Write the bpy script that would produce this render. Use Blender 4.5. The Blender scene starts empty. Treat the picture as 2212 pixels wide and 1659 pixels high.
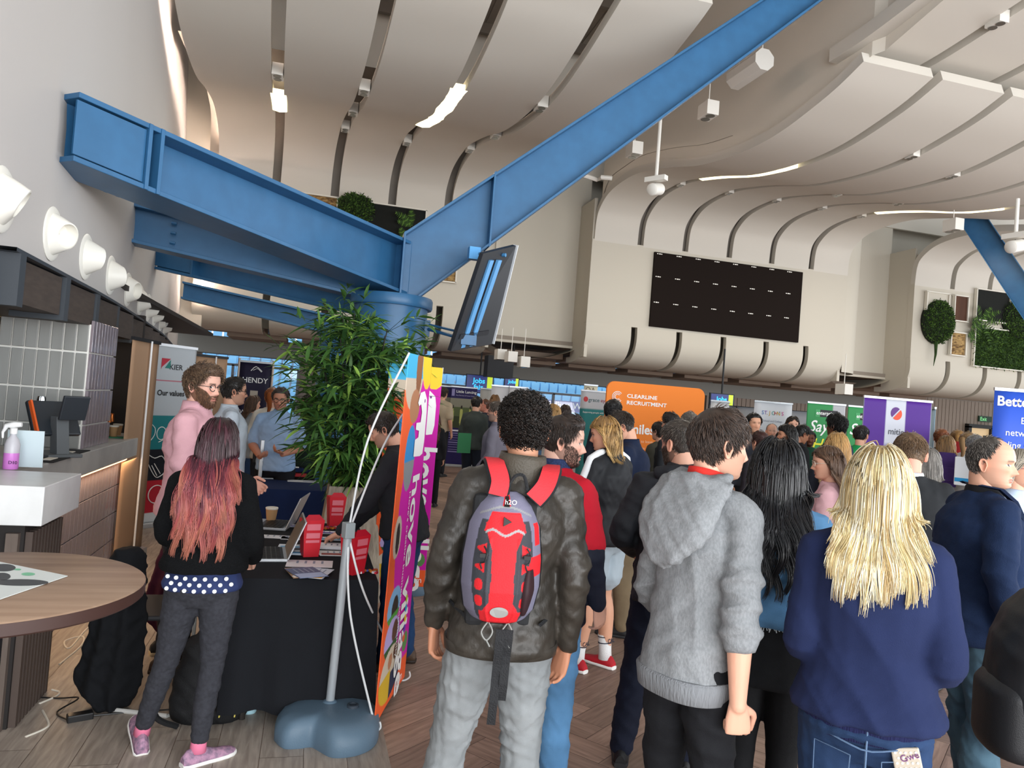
import bpy, bmesh, math, random
import numpy as np
from mathutils import Vector, Matrix, noise as mnoise
sc=bpy.context.scene; COL=sc.collection
PI=math.pi; rnd=random.Random(7)
# ---- camera
EYE=np.array([0,0,1.66]); FPX=1609.0
def _basis(p,r,y):
    p,r,y=[math.radians(v) for v in (p,r,y)]
    F=np.array([math.sin(y)*math.cos(p),math.cos(y)*math.cos(p),math.sin(p)])
    R0=np.array([math.cos(y),-math.sin(y),0]); U0=np.cross(R0,F)
    return F,R0*math.cos(r)+U0*math.sin(r),U0*math.cos(r)-R0*math.sin(r)
CF,CR,CU=_basis(1.55,4.4,15.0)
def ray(x,y): return CF+CR*((x-1106)/FPX)-CU*((y-829.5)/FPX)
def onX(x,y,X): d=ray(x,y); return EYE+d*(X/d[0])
def onY(x,y,Y): d=ray(x,y); return EYE+d*(Y/d[1])
def onZ(x,y,Z): d=ray(x,y); return EYE+d*((Z-EYE[2])/d[2])
def at(x,y,D): return EYE+ray(x,y)*D
cam=bpy.data.cameras.new('camera'); camo=bpy.data.objects.new('camera',cam); COL.objects.link(camo)
cam.sensor_width=36; cam.lens=FPX/2212*36; cam.clip_end=200
M=Matrix(((CR[0],CU[0],-CF[0],EYE[0]),(CR[1],CU[1],-CF[1],EYE[1]),(CR[2],CU[2],-CF[2],EYE[2]),(0,0,0,1)))
camo.matrix_world=M; sc.camera=camo
# ---- world, exposure
w=bpy.data.worlds.new('world'); sc.world=w; w.use_nodes=True
bg=w.node_tree.nodes['Background']; bg.inputs[0].default_value=(0.86,0.94,1.0,1); bg.inputs[1].default_value=1.15
vs=sc.view_settings; vs.view_transform='Standard'; vs.look='None'; vs.gamma=1; vs.use_curve_mapping=False; vs.exposure=0.6
cy=sc.cycles; cy.max_bounces=7; cy.diffuse_bounces=4; cy.glossy_bounces=3; cy.transmission_bounces=4; cy.transparent_max_bounces=8
cy.caustics_reflective=False; cy.caustics_refractive=False; cy.sample_clamp_indirect=6
def area(name,loc,size,power,color,direction,sy=None):
    l=bpy.data.lights.new(name,'AREA'); l.energy=power; l.color=color; l.size=size
    if sy: l.shape='RECTANGLE'; l.size_y=sy
    o=bpy.data.objects.new(name,l); COL.objects.link(o); o.location=loc
    o.rotation_euler=Vector(direction).to_track_quat('-Z','Y').to_euler(); return o
# daylight from the glazed side of the hall behind the camera
area('glazing_daylight',(6,-8,2.6),20,1000,(0.95,0.98,1.0),(0.05,1,0.10),5)
area('side_glazing_daylight',(24,5,2.6),14,700,(0.97,0.98,1.0),(-1,0.1,0.12),5)
area('paving_glare',(8,-4,0.4),22,1700,(0.98,0.97,0.97),(0,0.7,0.72),5)  # unseen lamp added near the floor to brighten the ceiling from below
# ---- colour and materials
def lin(c):
    c=c/255.0
    return c/12.92 if c<=0.04045 else ((c+0.055)/1.055)**2.4
def hexc(h):
    h=h.lstrip('#'); return tuple(lin(int(h[i:i+2],16)) for i in (0,2,4))+(1.0,)
_M={}
def mat(name,col='#808080',rough=0.6,metal=0.0,bump=0,bscale=30,bstretch=(1,1,1),var=0,vscale=4,col2=None,emit=0,spec=0.4,vcol=False,alpha=None,trans=0,coord='Object',detail=3,sheen=0):
    if name in _M: return _M[name]
    m=bpy.data.materials.new(name); m.use_nodes=True; nt=m.node_tree; N=nt.nodes; L=nt.links
    b=N['Principled BSDF']; c=hexc(col) if isinstance(col,str) else col
    b.inputs['Base Color'].default_value=c; b.inputs['Roughness'].default_value=rough; b.inputs['Metallic'].default_value=metal
    b.inputs['Specular IOR Level'].default_value=spec
    if trans: b.inputs['Transmission Weight'].default_value=trans
    if alpha is not None: b.inputs['Alpha'].default_value=alpha
    if sheen: b.inputs['Sheen Weight'].default_value=sheen
    if emit: b.inputs['Emission Color'].default_value=c; b.inputs['Emission Strength'].default_value=emit
    tc=None
    def coords(st,scale):
        nonlocal tc
        if tc is None: tc=N.new('ShaderNodeTexCoord')
        mp=N.new('ShaderNodeMapping'); mp.inputs['Scale'].default_value=tuple(s for s in st)
        L.new(tc.outputs[coord],mp.inputs[0]); n=N.new('ShaderNodeTexNoise'); n.inputs['Scale'].default_value=scale; n.inputs['Detail'].default_value=detail
        L.new(mp.outputs[0],n.inputs['Vector']); return n
    src=None
    if vcol:
        a=N.new('ShaderNodeVertexColor'); a.layer_name='Col'; src=a.outputs[0]; L.new(src,b.inputs['Base Color'])
    if var or col2:
        n=coords(bstretch,vscale); r=N.new('ShaderNodeMapRange'); L.new(n.outputs[0],r.inputs[0])
        r.inputs[1].default_value=0.35; r.inputs[2].default_value=0.65
        mx=N.new('ShaderNodeMix'); mx.data_type='RGBA'; L.new(r.outputs[0],mx.inputs[0])
        c2=hexc(col2) if col2 else tuple(min(1,x*(1-var)) for x in c[:3])+(1,)
        mx.inputs[6].default_value=c; mx.inputs[7].default_value=c2
        if src is not None:
            mx.blend_type='MULTIPLY'; L.new(src,mx.inputs[6]); mx.inputs[7].default_value=(1-var,)*3+(1,)
        L.new(mx.outputs[2],b.inputs['Base Color'])
    if bump:
        n=coords(bstretch,bscale); bp=N.new('ShaderNodeBump'); bp.inputs['Strength'].default_value=bump; bp.inputs['Distance'].default_value=0.01
        L.new(n.outputs[0],bp.inputs['Height']); L.new(bp.outputs[0],b.inputs['Normal'])
    _M[name]=m; return m
# ---- mesh builder
class MB:
    def __init__(s): s.v=[]; s.f=[]; s.m=[]
    def add(s,vs,fs,mi=0):
        o=len(s.v); s.v.extend([tuple(map(float,p)) for p in vs]); s.f.extend([tuple(o+i for i in f) for f in fs]); s.m.extend([mi]*len(fs)); return s
    def box(s,c,d,mi=0,rz=0,rot=None):
        cx,cy_,cz=c; hx,hy,hz=d[0]/2,d[1]/2,d[2]/2
        P=[Vector((x,y,z)) for x in(-hx,hx) for y in(-hy,hy) for z in(-hz,hz)]
        R=rot if rot is not None else Matrix.Rotation(rz,3,'Z')
        P=[R@p+Vector(c) for p in P]
        return s.add(P,[(0,1,3,2),(4,6,7,5),(0,4,5,1),(2,3,7,6),(0,2,6,4),(1,5,7,3)],mi)
    def tube(s,pts,r,n=8,mi=0,cap=True,r2=None,sq=None):
        pts=[Vector(p) for p in pts]; k=len(pts); rs=r if hasattr(r,'__len__') else [r+(((r2 if r2 is not None else r)-r)*i/max(1,k-1)) for i in range(k)]
        V=[]; up=None
        for i,p in enumerate(pts):
            t=(pts[min(i+1,k-1)]-pts[max(i-1,0)]); t=t.normalized() if t.length>1e-9 else Vector((0,0,1))
            if up is None: up=t.orthogonal().normalized()
            up=(up-t*up.dot(t)); up=up.normalized() if up.length>1e-6 else t.orthogonal().normalized()
            b=t.cross(up)
            for j in range(n):
                a=2*PI*(j+0.5)/n; V.append(p+(up*math.cos(a)+b*math.sin(a))*rs[i])
        F=[(i*n+j,i*n+(j+1)%n,(i+1)*n+(j+1)%n,(i+1)*n+j) for i in range(k-1) for j in range(n)]
        if cap: F+= [tuple(range(n-1,-1,-1)),tuple(range((k-1)*n,k*n))]
        return s.add(V,F,mi)
    def lathe(s,prof,c=(0,0,0),n=24,mi=0,cap=True,M=None):
        V=[]
        for r,z in prof:
            for j in range(n):
                a=2*PI*j/n; p=Vector((r*math.cos(a),r*math.sin(a),z))
                if M is not None: p=M@p
                V.append(p+Vector(c))
        k=len(prof); F=[(i*n+j,i*n+(j+1)%n,(i+1)*n+(j+1)%n,(i+1)*n+j) for i in range(k-1) for j in range(n)]
        if cap: F+=[tuple(range(n-1,-1,-1)),tuple(range((k-1)*n,k*n))]
        return s.add(V,F,mi)
    def grid(s,P,mi=0,closeu=False):  # P[i][j]
        a=len(P); b=len(P[0]); V=[p for r in P for p in r]
        F=[(i*b+j,i*b+(j+1)%b,(i+1)*b+(j+1)%b,(i+1)*b+j) for i in range(a-1) for j in range(b if closeu else b-1)]
        return s.add(V,F,mi)
    def prism(s,poly,z0,z1,M=None,mi=0):  # poly in xy extruded z0..z1, M maps
        n=len(poly); V=[Vector((x,y,z0)) for x,y in poly]+[Vector((x,y,z1)) for x,y in poly]
        if M is not None: V=[M@v for v in V]
        return s.add(V,[tuple(range(n-1,-1,-1)),tuple(range(n,2*n))]+[(i,(i+1)%n,n+(i+1)%n,n+i) for i in range(n)],mi)
    def build(s,name,mats,parent=None,smooth=False,bevel=0,loc=None,wn=False,seg=2):
        me=bpy.data.meshes.new(name); me.from_pydata(s.v,[],s.f)
        if not isinstance(mats,(list,tuple)): mats=[mats]
        for m in mats: me.materials.append(m)
        if len(mats)>1: me.polygons.foreach_set('material_index',s.m)
        bm=bmesh.new(); bm.from_mesh(me); bmesh.ops.recalc_face_normals(bm,faces=bm.faces); bm.to_mesh(me); bm.free()
        if smooth:
            me.polygons.foreach_set('use_smooth',[True]*len(me.polygons))
            if smooth!='all': me.set_sharp_from_angle(angle=math.radians(40))
        o=bpy.data.objects.new(name,me); COL.objects.link(o)
        if bevel:
            b=o.modifiers.new('b','BEVEL'); b.width=bevel; b.segments=seg; b.limit_method='ANGLE'; b.angle_limit=0.6
        if parent is not None: o.parent=parent
        if loc is not None: o.location=loc
        return o
def tag(o,label=None,cat=None,group=None,kind=None):
    if label: o['label']=label
    if cat: o['category']=cat
    if group: o['group']=group
    if kind: o['kind']=kind
    elif cat and o.name.split('_')[0] in('ceiling','wall','floor','window','stand'): o['kind']='thing'
    return o
def thing(name,label,cat,loc=(0,0,0),rz=0,group=None):
    o=bpy.data.objects.new(name,None); o.empty_display_size=0.1; COL.objects.link(o); o.location=loc; o.rotation_euler=(0,0,rz)
    return tag(o,label,cat,group)
def struct(o): o['kind']='structure'; return o
def copy_tree(o,parent=None):
    c=o.copy(); COL.objects.link(c)
    if parent is not None: c.parent=parent
    for ch in o.children: copy_tree(ch,c)
    return c
def text(s,size,m,name,parent=None,loc=(0,0,0),rot=(PI/2,0,0),ext=0.001,off=0,align='LEFT',M=None,sx=1,shear=0):
    cu=bpy.data.curves.new(name,'FONT'); cu.body=s; cu.size=size; cu.extrude=ext; cu.offset=off; cu.align_x=align; cu.resolution_u=3; cu.shear=shear
    o=bpy.data.objects.new(name,cu); COL.objects.link(o)
    bpy.context.view_layer.update(); dg=bpy.context.evaluated_depsgraph_get()
    me=bpy.data.meshes.new_from_object(o.evaluated_get(dg)); bpy.data.objects.remove(o); bpy.data.curves.remove(cu)
    me.materials.clear(); me.materials.append(m); me.name=name
    o=bpy.data.objects.new(name,me); COL.objects.link(o)
    if M is not None: o.matrix_local=M
    else: o.location=loc; o.rotation_euler=rot
    o.scale=(o.scale[0]*sx,o.scale[1],o.scale[2])
    if parent is not None:
        o.parent=parent
    return o
def cr(P,n=6):  # catmull-rom through points
    P=[np.array(p,float) for p in P]; out=[]
    for i in range(len(P)-1):
        a=P[max(i-1,0)]; b=P[i]; c=P[i+1]; d=P[min(i+2,len(P)-1)]
        for k in range(n):
            t=k/n; out.append(0.5*((2*b)+(c-a)*t+(2*a-5*b+4*c-d)*t*t+(3*b-a-3*c+d)*t**3))
    out.append(P[-1]); return out
# ---- setting
m_white=mat('hall_plaster','#c6bfb1',0.75,bump=0.05,bscale=60)
m_ribbon=mat('acoustic_plaster','#cfc9bf',0.85,bump=0.04,bscale=80)
m_rib_edge=m_ribbon
m_lwall=mat('bar_wall_plaster','#bebab7',0.7,bump=0.05,bscale=40)
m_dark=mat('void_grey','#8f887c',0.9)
m_steel=mat('blue_steel_paint','#32658f',0.38,bump=0.04,bscale=25,var=0.12,vscale=6)
def floor_mat():
    m=bpy.data.materials.new('herringbone_wood'); m.use_nodes=True; N=m.node_tree.nodes; L=m.node_tree.links; b=N['Principled BSDF']
    at_=N.new('ShaderNodeVertexColor'); at_.layer_name='Col'
    tc=N.new('ShaderNodeUVMap'); tc.uv_map='UVMap'
    mp=N.new('ShaderNodeMapping'); mp.inputs['Scale'].default_value=(1.6,14,1); L.new(tc.outputs[0],mp.inputs[0])
    n=N.new('ShaderNodeTexNoise'); n.inputs['Scale'].default_value=3; n.inputs['Detail'].default_value=6; n.inputs['Distortion'].default_value=0.4; L.new(mp.outputs[0],n.inputs[0])
    cr_=N.new('ShaderNodeValToRGB'); cr_.color_ramp.elements[0].position=0.3; cr_.color_ramp.elements[0].color=(0.68,0.65,0.63,1); cr_.color_ramp.elements[1].position=0.75; cr_.color_ramp.elements[1].color=(1.22,1.2,1.17,1)
    L.new(n.outputs[0],cr_.inputs[0])
    mx=N.new('ShaderNodeMix'); mx.data_type='RGBA'; mx.blend_type='MULTIPLY'; mx.inputs[0].default_value=1; L.new(at_.outputs[0],mx.inputs[6]); L.new(cr_.outputs[0],mx.inputs[7])
    L.new(mx.outputs[2],b.inputs['Base Color']); b.inputs['Roughness'].default_value=0.5; b.inputs['Specular IOR Level'].default_value=0.35
    bp=N.new('ShaderNodeBump'); bp.inputs['Strength'].default_value=0.15; bp.inputs['Distance'].default_value=0.004; L.new(n.outputs[0],bp.inputs['Height']); L.new(bp.outputs[0],b.inputs['Normal'])
    return m
def plank_mesh(name,planks,m,zofs=0.0):
    V=[];F=[];C=[];UV=[]
    for (cx,cy_,L_,W_,ang,col) in planks:
        ca,sa=math.cos(ang),math.sin(ang); hw=W_/2-0.0012; hl=L_/2-0.0012; o=len(V)
        for x,y in((-hl,-hw),(hl,-hw),(hl,hw),(-hl,hw)): V.append((cx+x*ca-y*sa,cy_+x*sa+y*ca,zofs))
        F.append((o,o+1,o+2,o+3)); u=rnd.random()*20; C+= [col+(1,)]*4; UV+=[(u-hl,u-hw),(u+hl,u-hw),(u+hl,u+hw),(u-hl,u+hw)]
    me=bpy.data.meshes.new(name); me.from_pydata(V,[],F); me.materials.append(m)
    ca=me.color_attributes.new('Col','FLOAT_COLOR','CORNER'); ca.data.foreach_set('color',[x for c in C for x in c])
    uv=me.uv_layers.new(name='UVMap'); uv.data.foreach_set('uv',[x for c in UV for x in c])
    o=bpy.data.objects.new(name,me); COL.objects.link(o); return struct(o)
m_floor=floor_mat()
MB().box((9,9,-0.06),(44,44,0.1)).build('floor_subfloor',mat('floor_joint','#241a15',0.8)).update_tag()
struct(bpy.data.objects['floor_subfloor'])
# big herringbone on the right, straight grey boards on the left of a slanting seam
def in_left(x,y): return x<0.48 and y<12
pl=[]; Lp,Wp=0.9,0.18; a0=math.radians(38)
for i in range(-50,75):
    for j in range(-16,34):
        for q in(0,1):
            # classic herringbone lattice
            if q==0: px,py=i*Wp+j*Lp, i*Wp-j*Lp; cx,cy_,an=px+Lp/2,py+Wp/2,0
            else: px,py=i*Wp+j*Lp, i*Wp-j*Lp+Wp; cx,cy_,an=px+Wp/2,py+Lp/2,PI/2
            X=cx*math.cos(a0)-cy_*math.sin(a0)+6; Y=cx*math.sin(a0)+cy_*math.cos(a0)+8
            if not(-5<X<27 and -2<Y<25): continue
            t=rnd.uniform(0.75,1.25); b=(lin(160)*t,lin(134)*t,lin(120)*t)
            pl.append((X,Y,Lp,Wp,an+a0,b))
plank_mesh('floor_herringbone',pl,m_floor,0.0)
pl=[]; 
for i in range(-12,3):
    y=-2+rnd.random()
    while y<12:
        L_=1.2; x=0.385-0.19*(2-i)
        X,Y=x,y
        an=math.radians(88)
        if X>-2.6 and X<0.55:
            t=rnd.uniform(0.85,1.15); pl.append((X,Y,L_,0.19,PI/2,(lin(166)*t,lin(156)*t,lin(147)*t)))
        y+=L_
plank_mesh('floor_boards',pl,m_floor,0.004)
# ribbons
KF=0.045
PROF=[(17.0,5.8),(16.95,6.3),(16.8,6.55),(16.4,6.78),(15.8,6.88),(15,6.88),(14.2,6.75),(13.4,6.58),(12.4,6.33),(11.5,6.2),(10.7,6.15),(10,6.18),(9.3,6.3),(8.8,6.42),(8.35,6.58)]
PROFL=PROF+[(7.4,6.9),(6,7.5),(4.5,8.2),(3,8.9)]
def ribbon(X0,X1,prof,thick=0.16,y1=None):
    C=cr(prof,5); n=len(C); mb=MB(); rows=[]
    for i,p in enumerate(C):
        a=C[max(i-1,0)]; b=C[min(i+1,n-1)]; t=(b-a)/np.linalg.norm(b-a); nn=np.array([-t[1],t[0]])
        if nn[1]<0 or (abs(nn[1])<0.3 and nn[0]<0): nn=-nn
        nn=np.array([abs(nn[0]) if p[0]>15.8 else nn[0],abs(nn[1])]); q=p+nn*thick
        row=[]
        for (Y,z) in (p,q):
            s=KF*(17-p[0]); row.append([(X0+s,Y,z),(X1+s,Y,z)])
        rows.append([row[0][0],row[0][1],row[1][1],row[1][0]])
    mb.grid(rows,closeu=True); mb.add(rows[0],[(0,1,2,3)]); mb.add(rows[-1],[(3,2,1,0)])
    return mb
ord_=['leftmost','second from the left','third from the left','fourth from the left','fifth from the left']
XL=[-2.3,-1.19,-1.01,0.06,0.24,1.33,1.51,2.61,2.79,3.87]
lab=['next to the bright cove of the bar wall','between the two yellow lit ceiling strips','just left of the second lit strip','passing behind the lower half of the rising blue beam','ending in a blunt edge beside the rising blue beam']
for i in range(5):
    pr=PROFL if i<4 else PROF[:-1]+[(8.3,6.55),(8.0,6.65)]
    o=ribbon(XL[2*i],XL[2*i+1],pr).build('ceiling_panel',m_ribbon,smooth=True)
    tag(o,'curved near-bay ceiling panel '+lab[i],'ceiling panel','curved ceiling panels of the near bay')
XM=[6.35,7.49,7.65,8.72,8.88,9.97,10.13,11.22,11.38,12.42,12.58,13.65]
lab=['nearest the blue beam, blunt at its front edge','second out from the blue beam','third out from the blue beam','fourth out from the blue beam','fifth out from the blue beam','farthest from the blue beam']
for i in range(6):
    o=ribbon(XM[2*i],XM[2*i+1],PROF).build('ceiling_panel',m_ribbon,smooth=True)
    tag(o,'wavy ceiling panel over the screen, '+lab[i],'ceiling panel','wavy ceiling panels over the screen')
XR=[15.85,17.05,17.21,18.35,18.51,19.6,19.76,21.0]
lab=['nearest the screen','second from the screen','third from the screen','farthest from the screen']
for i in range(4):
    o=ribbon(XR[2*i],XR[2*i+1],PROF[:9]).build('ceiling_panel',m_ribbon,smooth=True)
    tag(o,'curved ceiling panel over the right moss wall, '+lab[i],'ceiling panel','curved ceiling panels over the right moss wall')
T2=[(9.0,6.84),(8.3,6.88),(7.4,7.0),(6.4,7.16),(5,7.45),(3,8.0)]
XT=[6.33,7.5,7.66,8.73,8.89,10.0,10.15,11.25]
lab=['with a bare edge facing the beam','between the first and second upper gaps','between the second and third upper gaps','outermost, at the upper right corner']
for i in range(4):
    o=ribbon(XT[2*i],XT[2*i+1],T2,0.2).build('ceiling_panel',m_ribbon,smooth=True)
    tag(o,'flat upper ceiling panel at the top right, '+lab[i],'ceiling panel','upper tier of ceiling panels')
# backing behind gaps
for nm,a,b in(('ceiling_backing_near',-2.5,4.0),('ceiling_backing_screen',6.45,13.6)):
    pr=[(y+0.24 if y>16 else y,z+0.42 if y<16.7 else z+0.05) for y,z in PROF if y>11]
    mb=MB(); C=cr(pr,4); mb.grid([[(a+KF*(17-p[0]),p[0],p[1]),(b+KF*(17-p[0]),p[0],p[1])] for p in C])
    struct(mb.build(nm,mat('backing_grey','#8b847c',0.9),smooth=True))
# bulkhead faces with slots below
def bulk(name,X0,X1,slots,zt=5.84,round_right=False):
    mb=MB(); mb.box(((X0+X1)/2,17.1,(3.79+zt)/2),(X1-X0,0.2,zt-3.79))
    low=[(17.0,3.8),(16.985,3.6),(17.0,3.4),(17.08,3.2),(17.25,3.02),(17.5,2.91),(17.85,2.85),(18.3,2.84)]
    C=cr(low,4); xs=[X0]
    for s in slots: xs+= [s-0.08,s+0.08]
    xs.append(X1)
    for k in range(0,len(xs),2):
        a,b=xs[k],xs[k+1]; rows=[]
        for i,p in enumerate(C):
            t=C[min(i+1,len(C)-1)]-C[max(i-1,0)]; t/=np.linalg.norm(t); nn=np.array([-t[1],t[0]]); q=p+nn*0.14
            if i==0: q=p+np.array([0.14,0])
            rows.append([(a,p[0],p[1]),(b,p[0],p[1]),(b,q[0],q[1]),(a,q[0],q[1])])
        mb.grid(rows,closeu=True); mb.add(rows[0],[(0,1,2,3)]); mb.add(rows[-1],[(3,2,1,0)])
    struct(mb.build(name,m_white,smooth=True))
bulk('wall_near_bay',-2.6,3.93,[-1.1,0.15,1.42,2.70])
bulk('wall_screen_bay',6.3,13.65,[7.57,8.8,10.05,11.3,12.5])
bulk('wall_right_bay',15.85,21.5,[17.13,18.43,19.68])
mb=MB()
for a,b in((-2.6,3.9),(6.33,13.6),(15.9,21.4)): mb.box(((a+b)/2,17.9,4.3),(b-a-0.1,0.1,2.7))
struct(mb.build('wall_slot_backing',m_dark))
mb=MB(); mb.box((-3.5,17.25,6.8),(2.2,0.1,8.2)); struct(mb.build('wall_near_corner',m_white))
mb=MB()
for x in (3.88,6.35,13.6,15.9): mb.box((x,17.55,4.9),(0.08,1.0,3.9))
struct(mb.build('wall_bay_returns',m_white))
# recess walls
mb=MB(); mb.box((5.1,18.05,7.4),(2.9,0.1,8.4)); mb.box((3.95,17.5,7.2),(0.1,1.1,8.0)); struct(mb.build('wall_recess_near',m_white))
mb=MB(); mb.box((14.7,18.05,6.0),(2.4,0.1,5.6)); struct(mb.build('wall_recess_right',m_white))
# rounded end of the screen bay
mb=MB(); C=[(13.65+0.9*math.sin(a),17.0+1.05*(1-math.cos(a))) for a in np.linspace(0,PI/2,12)]
mb.grid([[(x,y,z) for x,y in C] for z in (3.2,4,5,6,7)]); struct(mb.build('wall_screen_bay_end',m_white,smooth=True))
# high wall behind the blue beam and roof
mb=MB(); C=cr(PROF,4); mb.grid([[(6.47+KF*(17-p[0]),p[0],z) for z in (p[1]+0.1,(p[1]+11)/2,10.9)] for p in C]+[[(6.55+KF*8.65,8.2,z) for z in (6.7,8.8,10.9)]]+[[(6.6+KF*8.65,3,z) for z in (7.9,9.4,10.9)]])
struct(mb.build('wall_high_side',mat('high_wall','#d8d1c5',0.85)))
mb=MB(); mb.box((9,18.0,9.3),(26,0.1,3.4)); struct(mb.build('wall_high_back',mat('high_wall','#d8d1c5',0.85)))
mb=MB()
for i in range(120): mb.box((-3+i*0.25,8,10.9+0.04*(i%2)),(0.25,24,0.04))
struct(mb.build('ceiling_deck',mat('roof_deck','#8d8479',0.8)))
mb=MB()
for i in range(7): mb.box((9,4.2+i*2.2,10.6),(24,0.12,0.25))
struct(mb.build('ceiling_joists',mat('joist_grey','#6f665c',0.8)))
# wavy undersides of the recesses
for nm,a,b in(('ceiling_recess_near',3.9,6.4),('ceiling_recess_right',13.6,15.9)):
    mb=MB(); rows=[]
    for i in range(17):
        t=i/16; x=a+(b-a)*t; dz=-0.34*math.sin(PI*t)**0.8
        rows.append([(x,17.0+0.0+0.9*math.sin(PI*t)*0.3+y,3.2+ (dz if y>0.4 else dz*0.0)) for y in (0.0 if 0 else 0.7,1.2,1.8,2.6)])
    mb.grid(rows); struct(mb.build(nm,m_white,smooth=True))
    mb=MB(); mb.box(((a+b)/2,17.98,3.22),(b-a,0.16,0.06)); struct(mb.build('trim_'+nm,m_white))
# low ceiling beyond
m_low=mat('low_ceiling_paint','#8f8478',0.8)
mb=MB(); mb.box((9,21.6,3.3),(26,7.4,0.1)); struct(mb.build('ceiling_low_back',m_low))
mb=MB(); rr=random.Random(3)
for i in range(12):
    x=-2+i*1.9; mb.box((x,19.6,3.02),(1.6,1.5,0.14)); mb.box((x+0.5,21.6,2.95),(1.5,1.6,0.14)); 
struct(mb.build('ceiling_low_panels',mat('low_panel_brown','#9a8676',0.8),bevel=0.01))
mb=MB(); mb.box((9,23.2,2.72),(26,0.8,0.5)); struct(mb.build('wall_window_header',mat('header_grey','#8b8983',0.7)))
# window wall
m_fr=mat('window_frame_grey','#77777a',0.5,metal=0.3)
def glass():
    m=mat('window_glass','#ffffff',0.02,trans=1.0,spec=0.5)
    return m
def window(n,X0,X1,z0,z1,Y,muls):
    mb=MB(); t=0.07
    mb.box(((X0+X1)/2,Y,z0),(X1-X0,0.1,t)); mb.box(((X0+X1)/2,Y,z1),(X1-X0,0.1,t))
    for x in [X0,X1]+list(muls): mb.box((x,Y,(z0+z1)/2),(t,0.1,z1-z0))
    r=struct(mb.build('window_%d'%n,m_fr))
    g=MB().box(((X0+X1)/2,Y+0.03,(z0+z1)/2),(X1-X0-0.05,0.008,z1-z0-0.05)).build('window_glass',glass(),r)
window(1,-3.2,-0.42,0.3,2.2,23.6,[-2.3,-1.35])
window(2,2.2,10.2,0.3,2.12,23.6,[4.2,6.2,7.78,9.1])
mb=MB(); mb.box((0.9,23.7,1.4),(2.6,0.2,2.9)); mb.box((3.5,23.7,0.15),(14,0.2,0.3)); mb.box((12.2,23.7,1.5),(4.2,0.2,3.1)); mb.box((-6,23.7,1.5),(5.6,0.2,3.1)); mb.box((22,23.7,2.4),(18,0.2,4.8))
struct(mb.build('wall_back',mat('back_wall_taupe','#8d8077',0.7)))
mb=MB()
for i in range(79): mb.box((13.1+i*0.17,22.9+0.0,1.5),(0.15,0.12,3.2))
mb.box((19.8,23.0,1.5),(13.6,0.1,3.1)); mb.box((13.1,23.3,1.5),(0.1,0.9,3.1))
struct(mb.build('wall_slatted_back',mat('slat_taupe','#8b7a6d',0.55)))
# stadium stand beyond the windows
mb=MB()
for i in range(14): mb.box((4,34+i*0.8,-3+i*0.5),(60,0.8,0.5),mi=0)
st=mb.build('stand',mat('stand_concrete','#dcdfe3',0.8)); tag(st,'stepped stadium stand seen through the windows','stadium stand')
mb=MB()
for i in range(14):
    for j in range(100): mb.box((-26+j*0.56,34+i*0.8,-2.35+i*0.5),(0.44,0.25,0.8))
o=mb.build('stand_seats',mat('seat_blue','#86bfe4',0.5)); tag(o,'rows of blue stadium seats on the stand outside the windows','stadium seats',kind='stuff')
mb=MB(); mb.box((11.6,32.5,1.75),(3.6,0.2,0.5)); ho=mb.build('sponsor_board',mat('board_purple','#6f74b4',0.5)); tag(ho,'purple and white hoarding on the stand outside the window','hoarding')
text('stadium WiFi provider',0.42,mat('hoard_white','#ffffff',0.6),'board_lettering',ho,(10.2,32.38,1.65))
mb=MB(); mb.box((13,18.7,7.2),(34,0.1,7.8)); struct(mb.build('wall_upper_back',m_white))
# exit door
d=thing('door_1',None,None,(0,0,0)); d['kind']='structure'; del_=0
p=onY(2092,922,22.8); dx=p[0]
mb=MB(); mb.box((dx-0.06,22.75,1.08),(0.14,0.2,2.16)); mb.box((dx+1.0,22.75,1.08),(0.14,0.2,2.16)); mb.box((dx+0.47,22.75,2.18),(1.2,0.2,0.14)); mb.build('door_frame',mat('door_frame_black','#1c1614',0.5),d)
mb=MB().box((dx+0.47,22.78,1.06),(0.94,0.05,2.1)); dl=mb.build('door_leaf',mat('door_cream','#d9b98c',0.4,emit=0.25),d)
MB().box((dx+0.72,22.73,1.5),(0.12,0.03,0.7)).build('door_window',mat('door_pane','#2a2320',0.2),d)
ex=thing('exit_sign','green lit exit sign above the cream door at the far right','exit sign',(dx+0.75,22.8,2.48))
MB().box((0,0,0),(0.6,0.05,0.22)).build('sign_box',mat('exit_box','#12351f',0.5),ex)
text('Exit',0.2,mat('exit_letters','#7fd68c',0.5,emit=0.6),'lettering',ex,(-0.25,-0.03,-0.07))
# left bar wall: curved plan, washed by a cove
WX=[(-3,-1.5),(1,-1.53),(4.3,-1.6),(5.2,-1.64),(6.1,-1.68),(7.1,-1.75),(8.1,-1.84),(9.1,-1.93),(10,-2.02),(11,-2.12),(12,-2.24),(13.2,-2.4),(15,-2.62),(17.2,-2.85)]
def wallx(Y): return float(np.interp(Y,[a for a,_ in WX],[b for _,b in WX]))
mb=MB(); ys=np.linspace(4.2,17.3,50); 
rows=[]
for z in list(np.linspace(2.2,3.2,5))+list(np.linspace(3.4,10.9,16)):
    bow=0.0 if z<3.2 else -0.05*(z-3.2)
    rows.append([(wallx(y)+bow,y,z) for y in ys])
mb.grid(rows); rows2=[[(wallx(y)-0.0,y,z) for y in np.linspace(-3,4.2,8)] for z in np.linspace(0,2.2,4)]
mb.grid([[(wallx(y)+(0 if z<3.2 else -0.05*(z-3.2)),y,z) for y in np.linspace(-3,4.2,8)] for z in [2.2,3.2]+list(np.linspace(3.4,10.9,12))])
mb.grid(rows2); mb.box((-1.9,4.2,1.1),(0.62,0.05,2.2))
struct(mb.build('wall_left',m_lwall,smooth=True))
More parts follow.
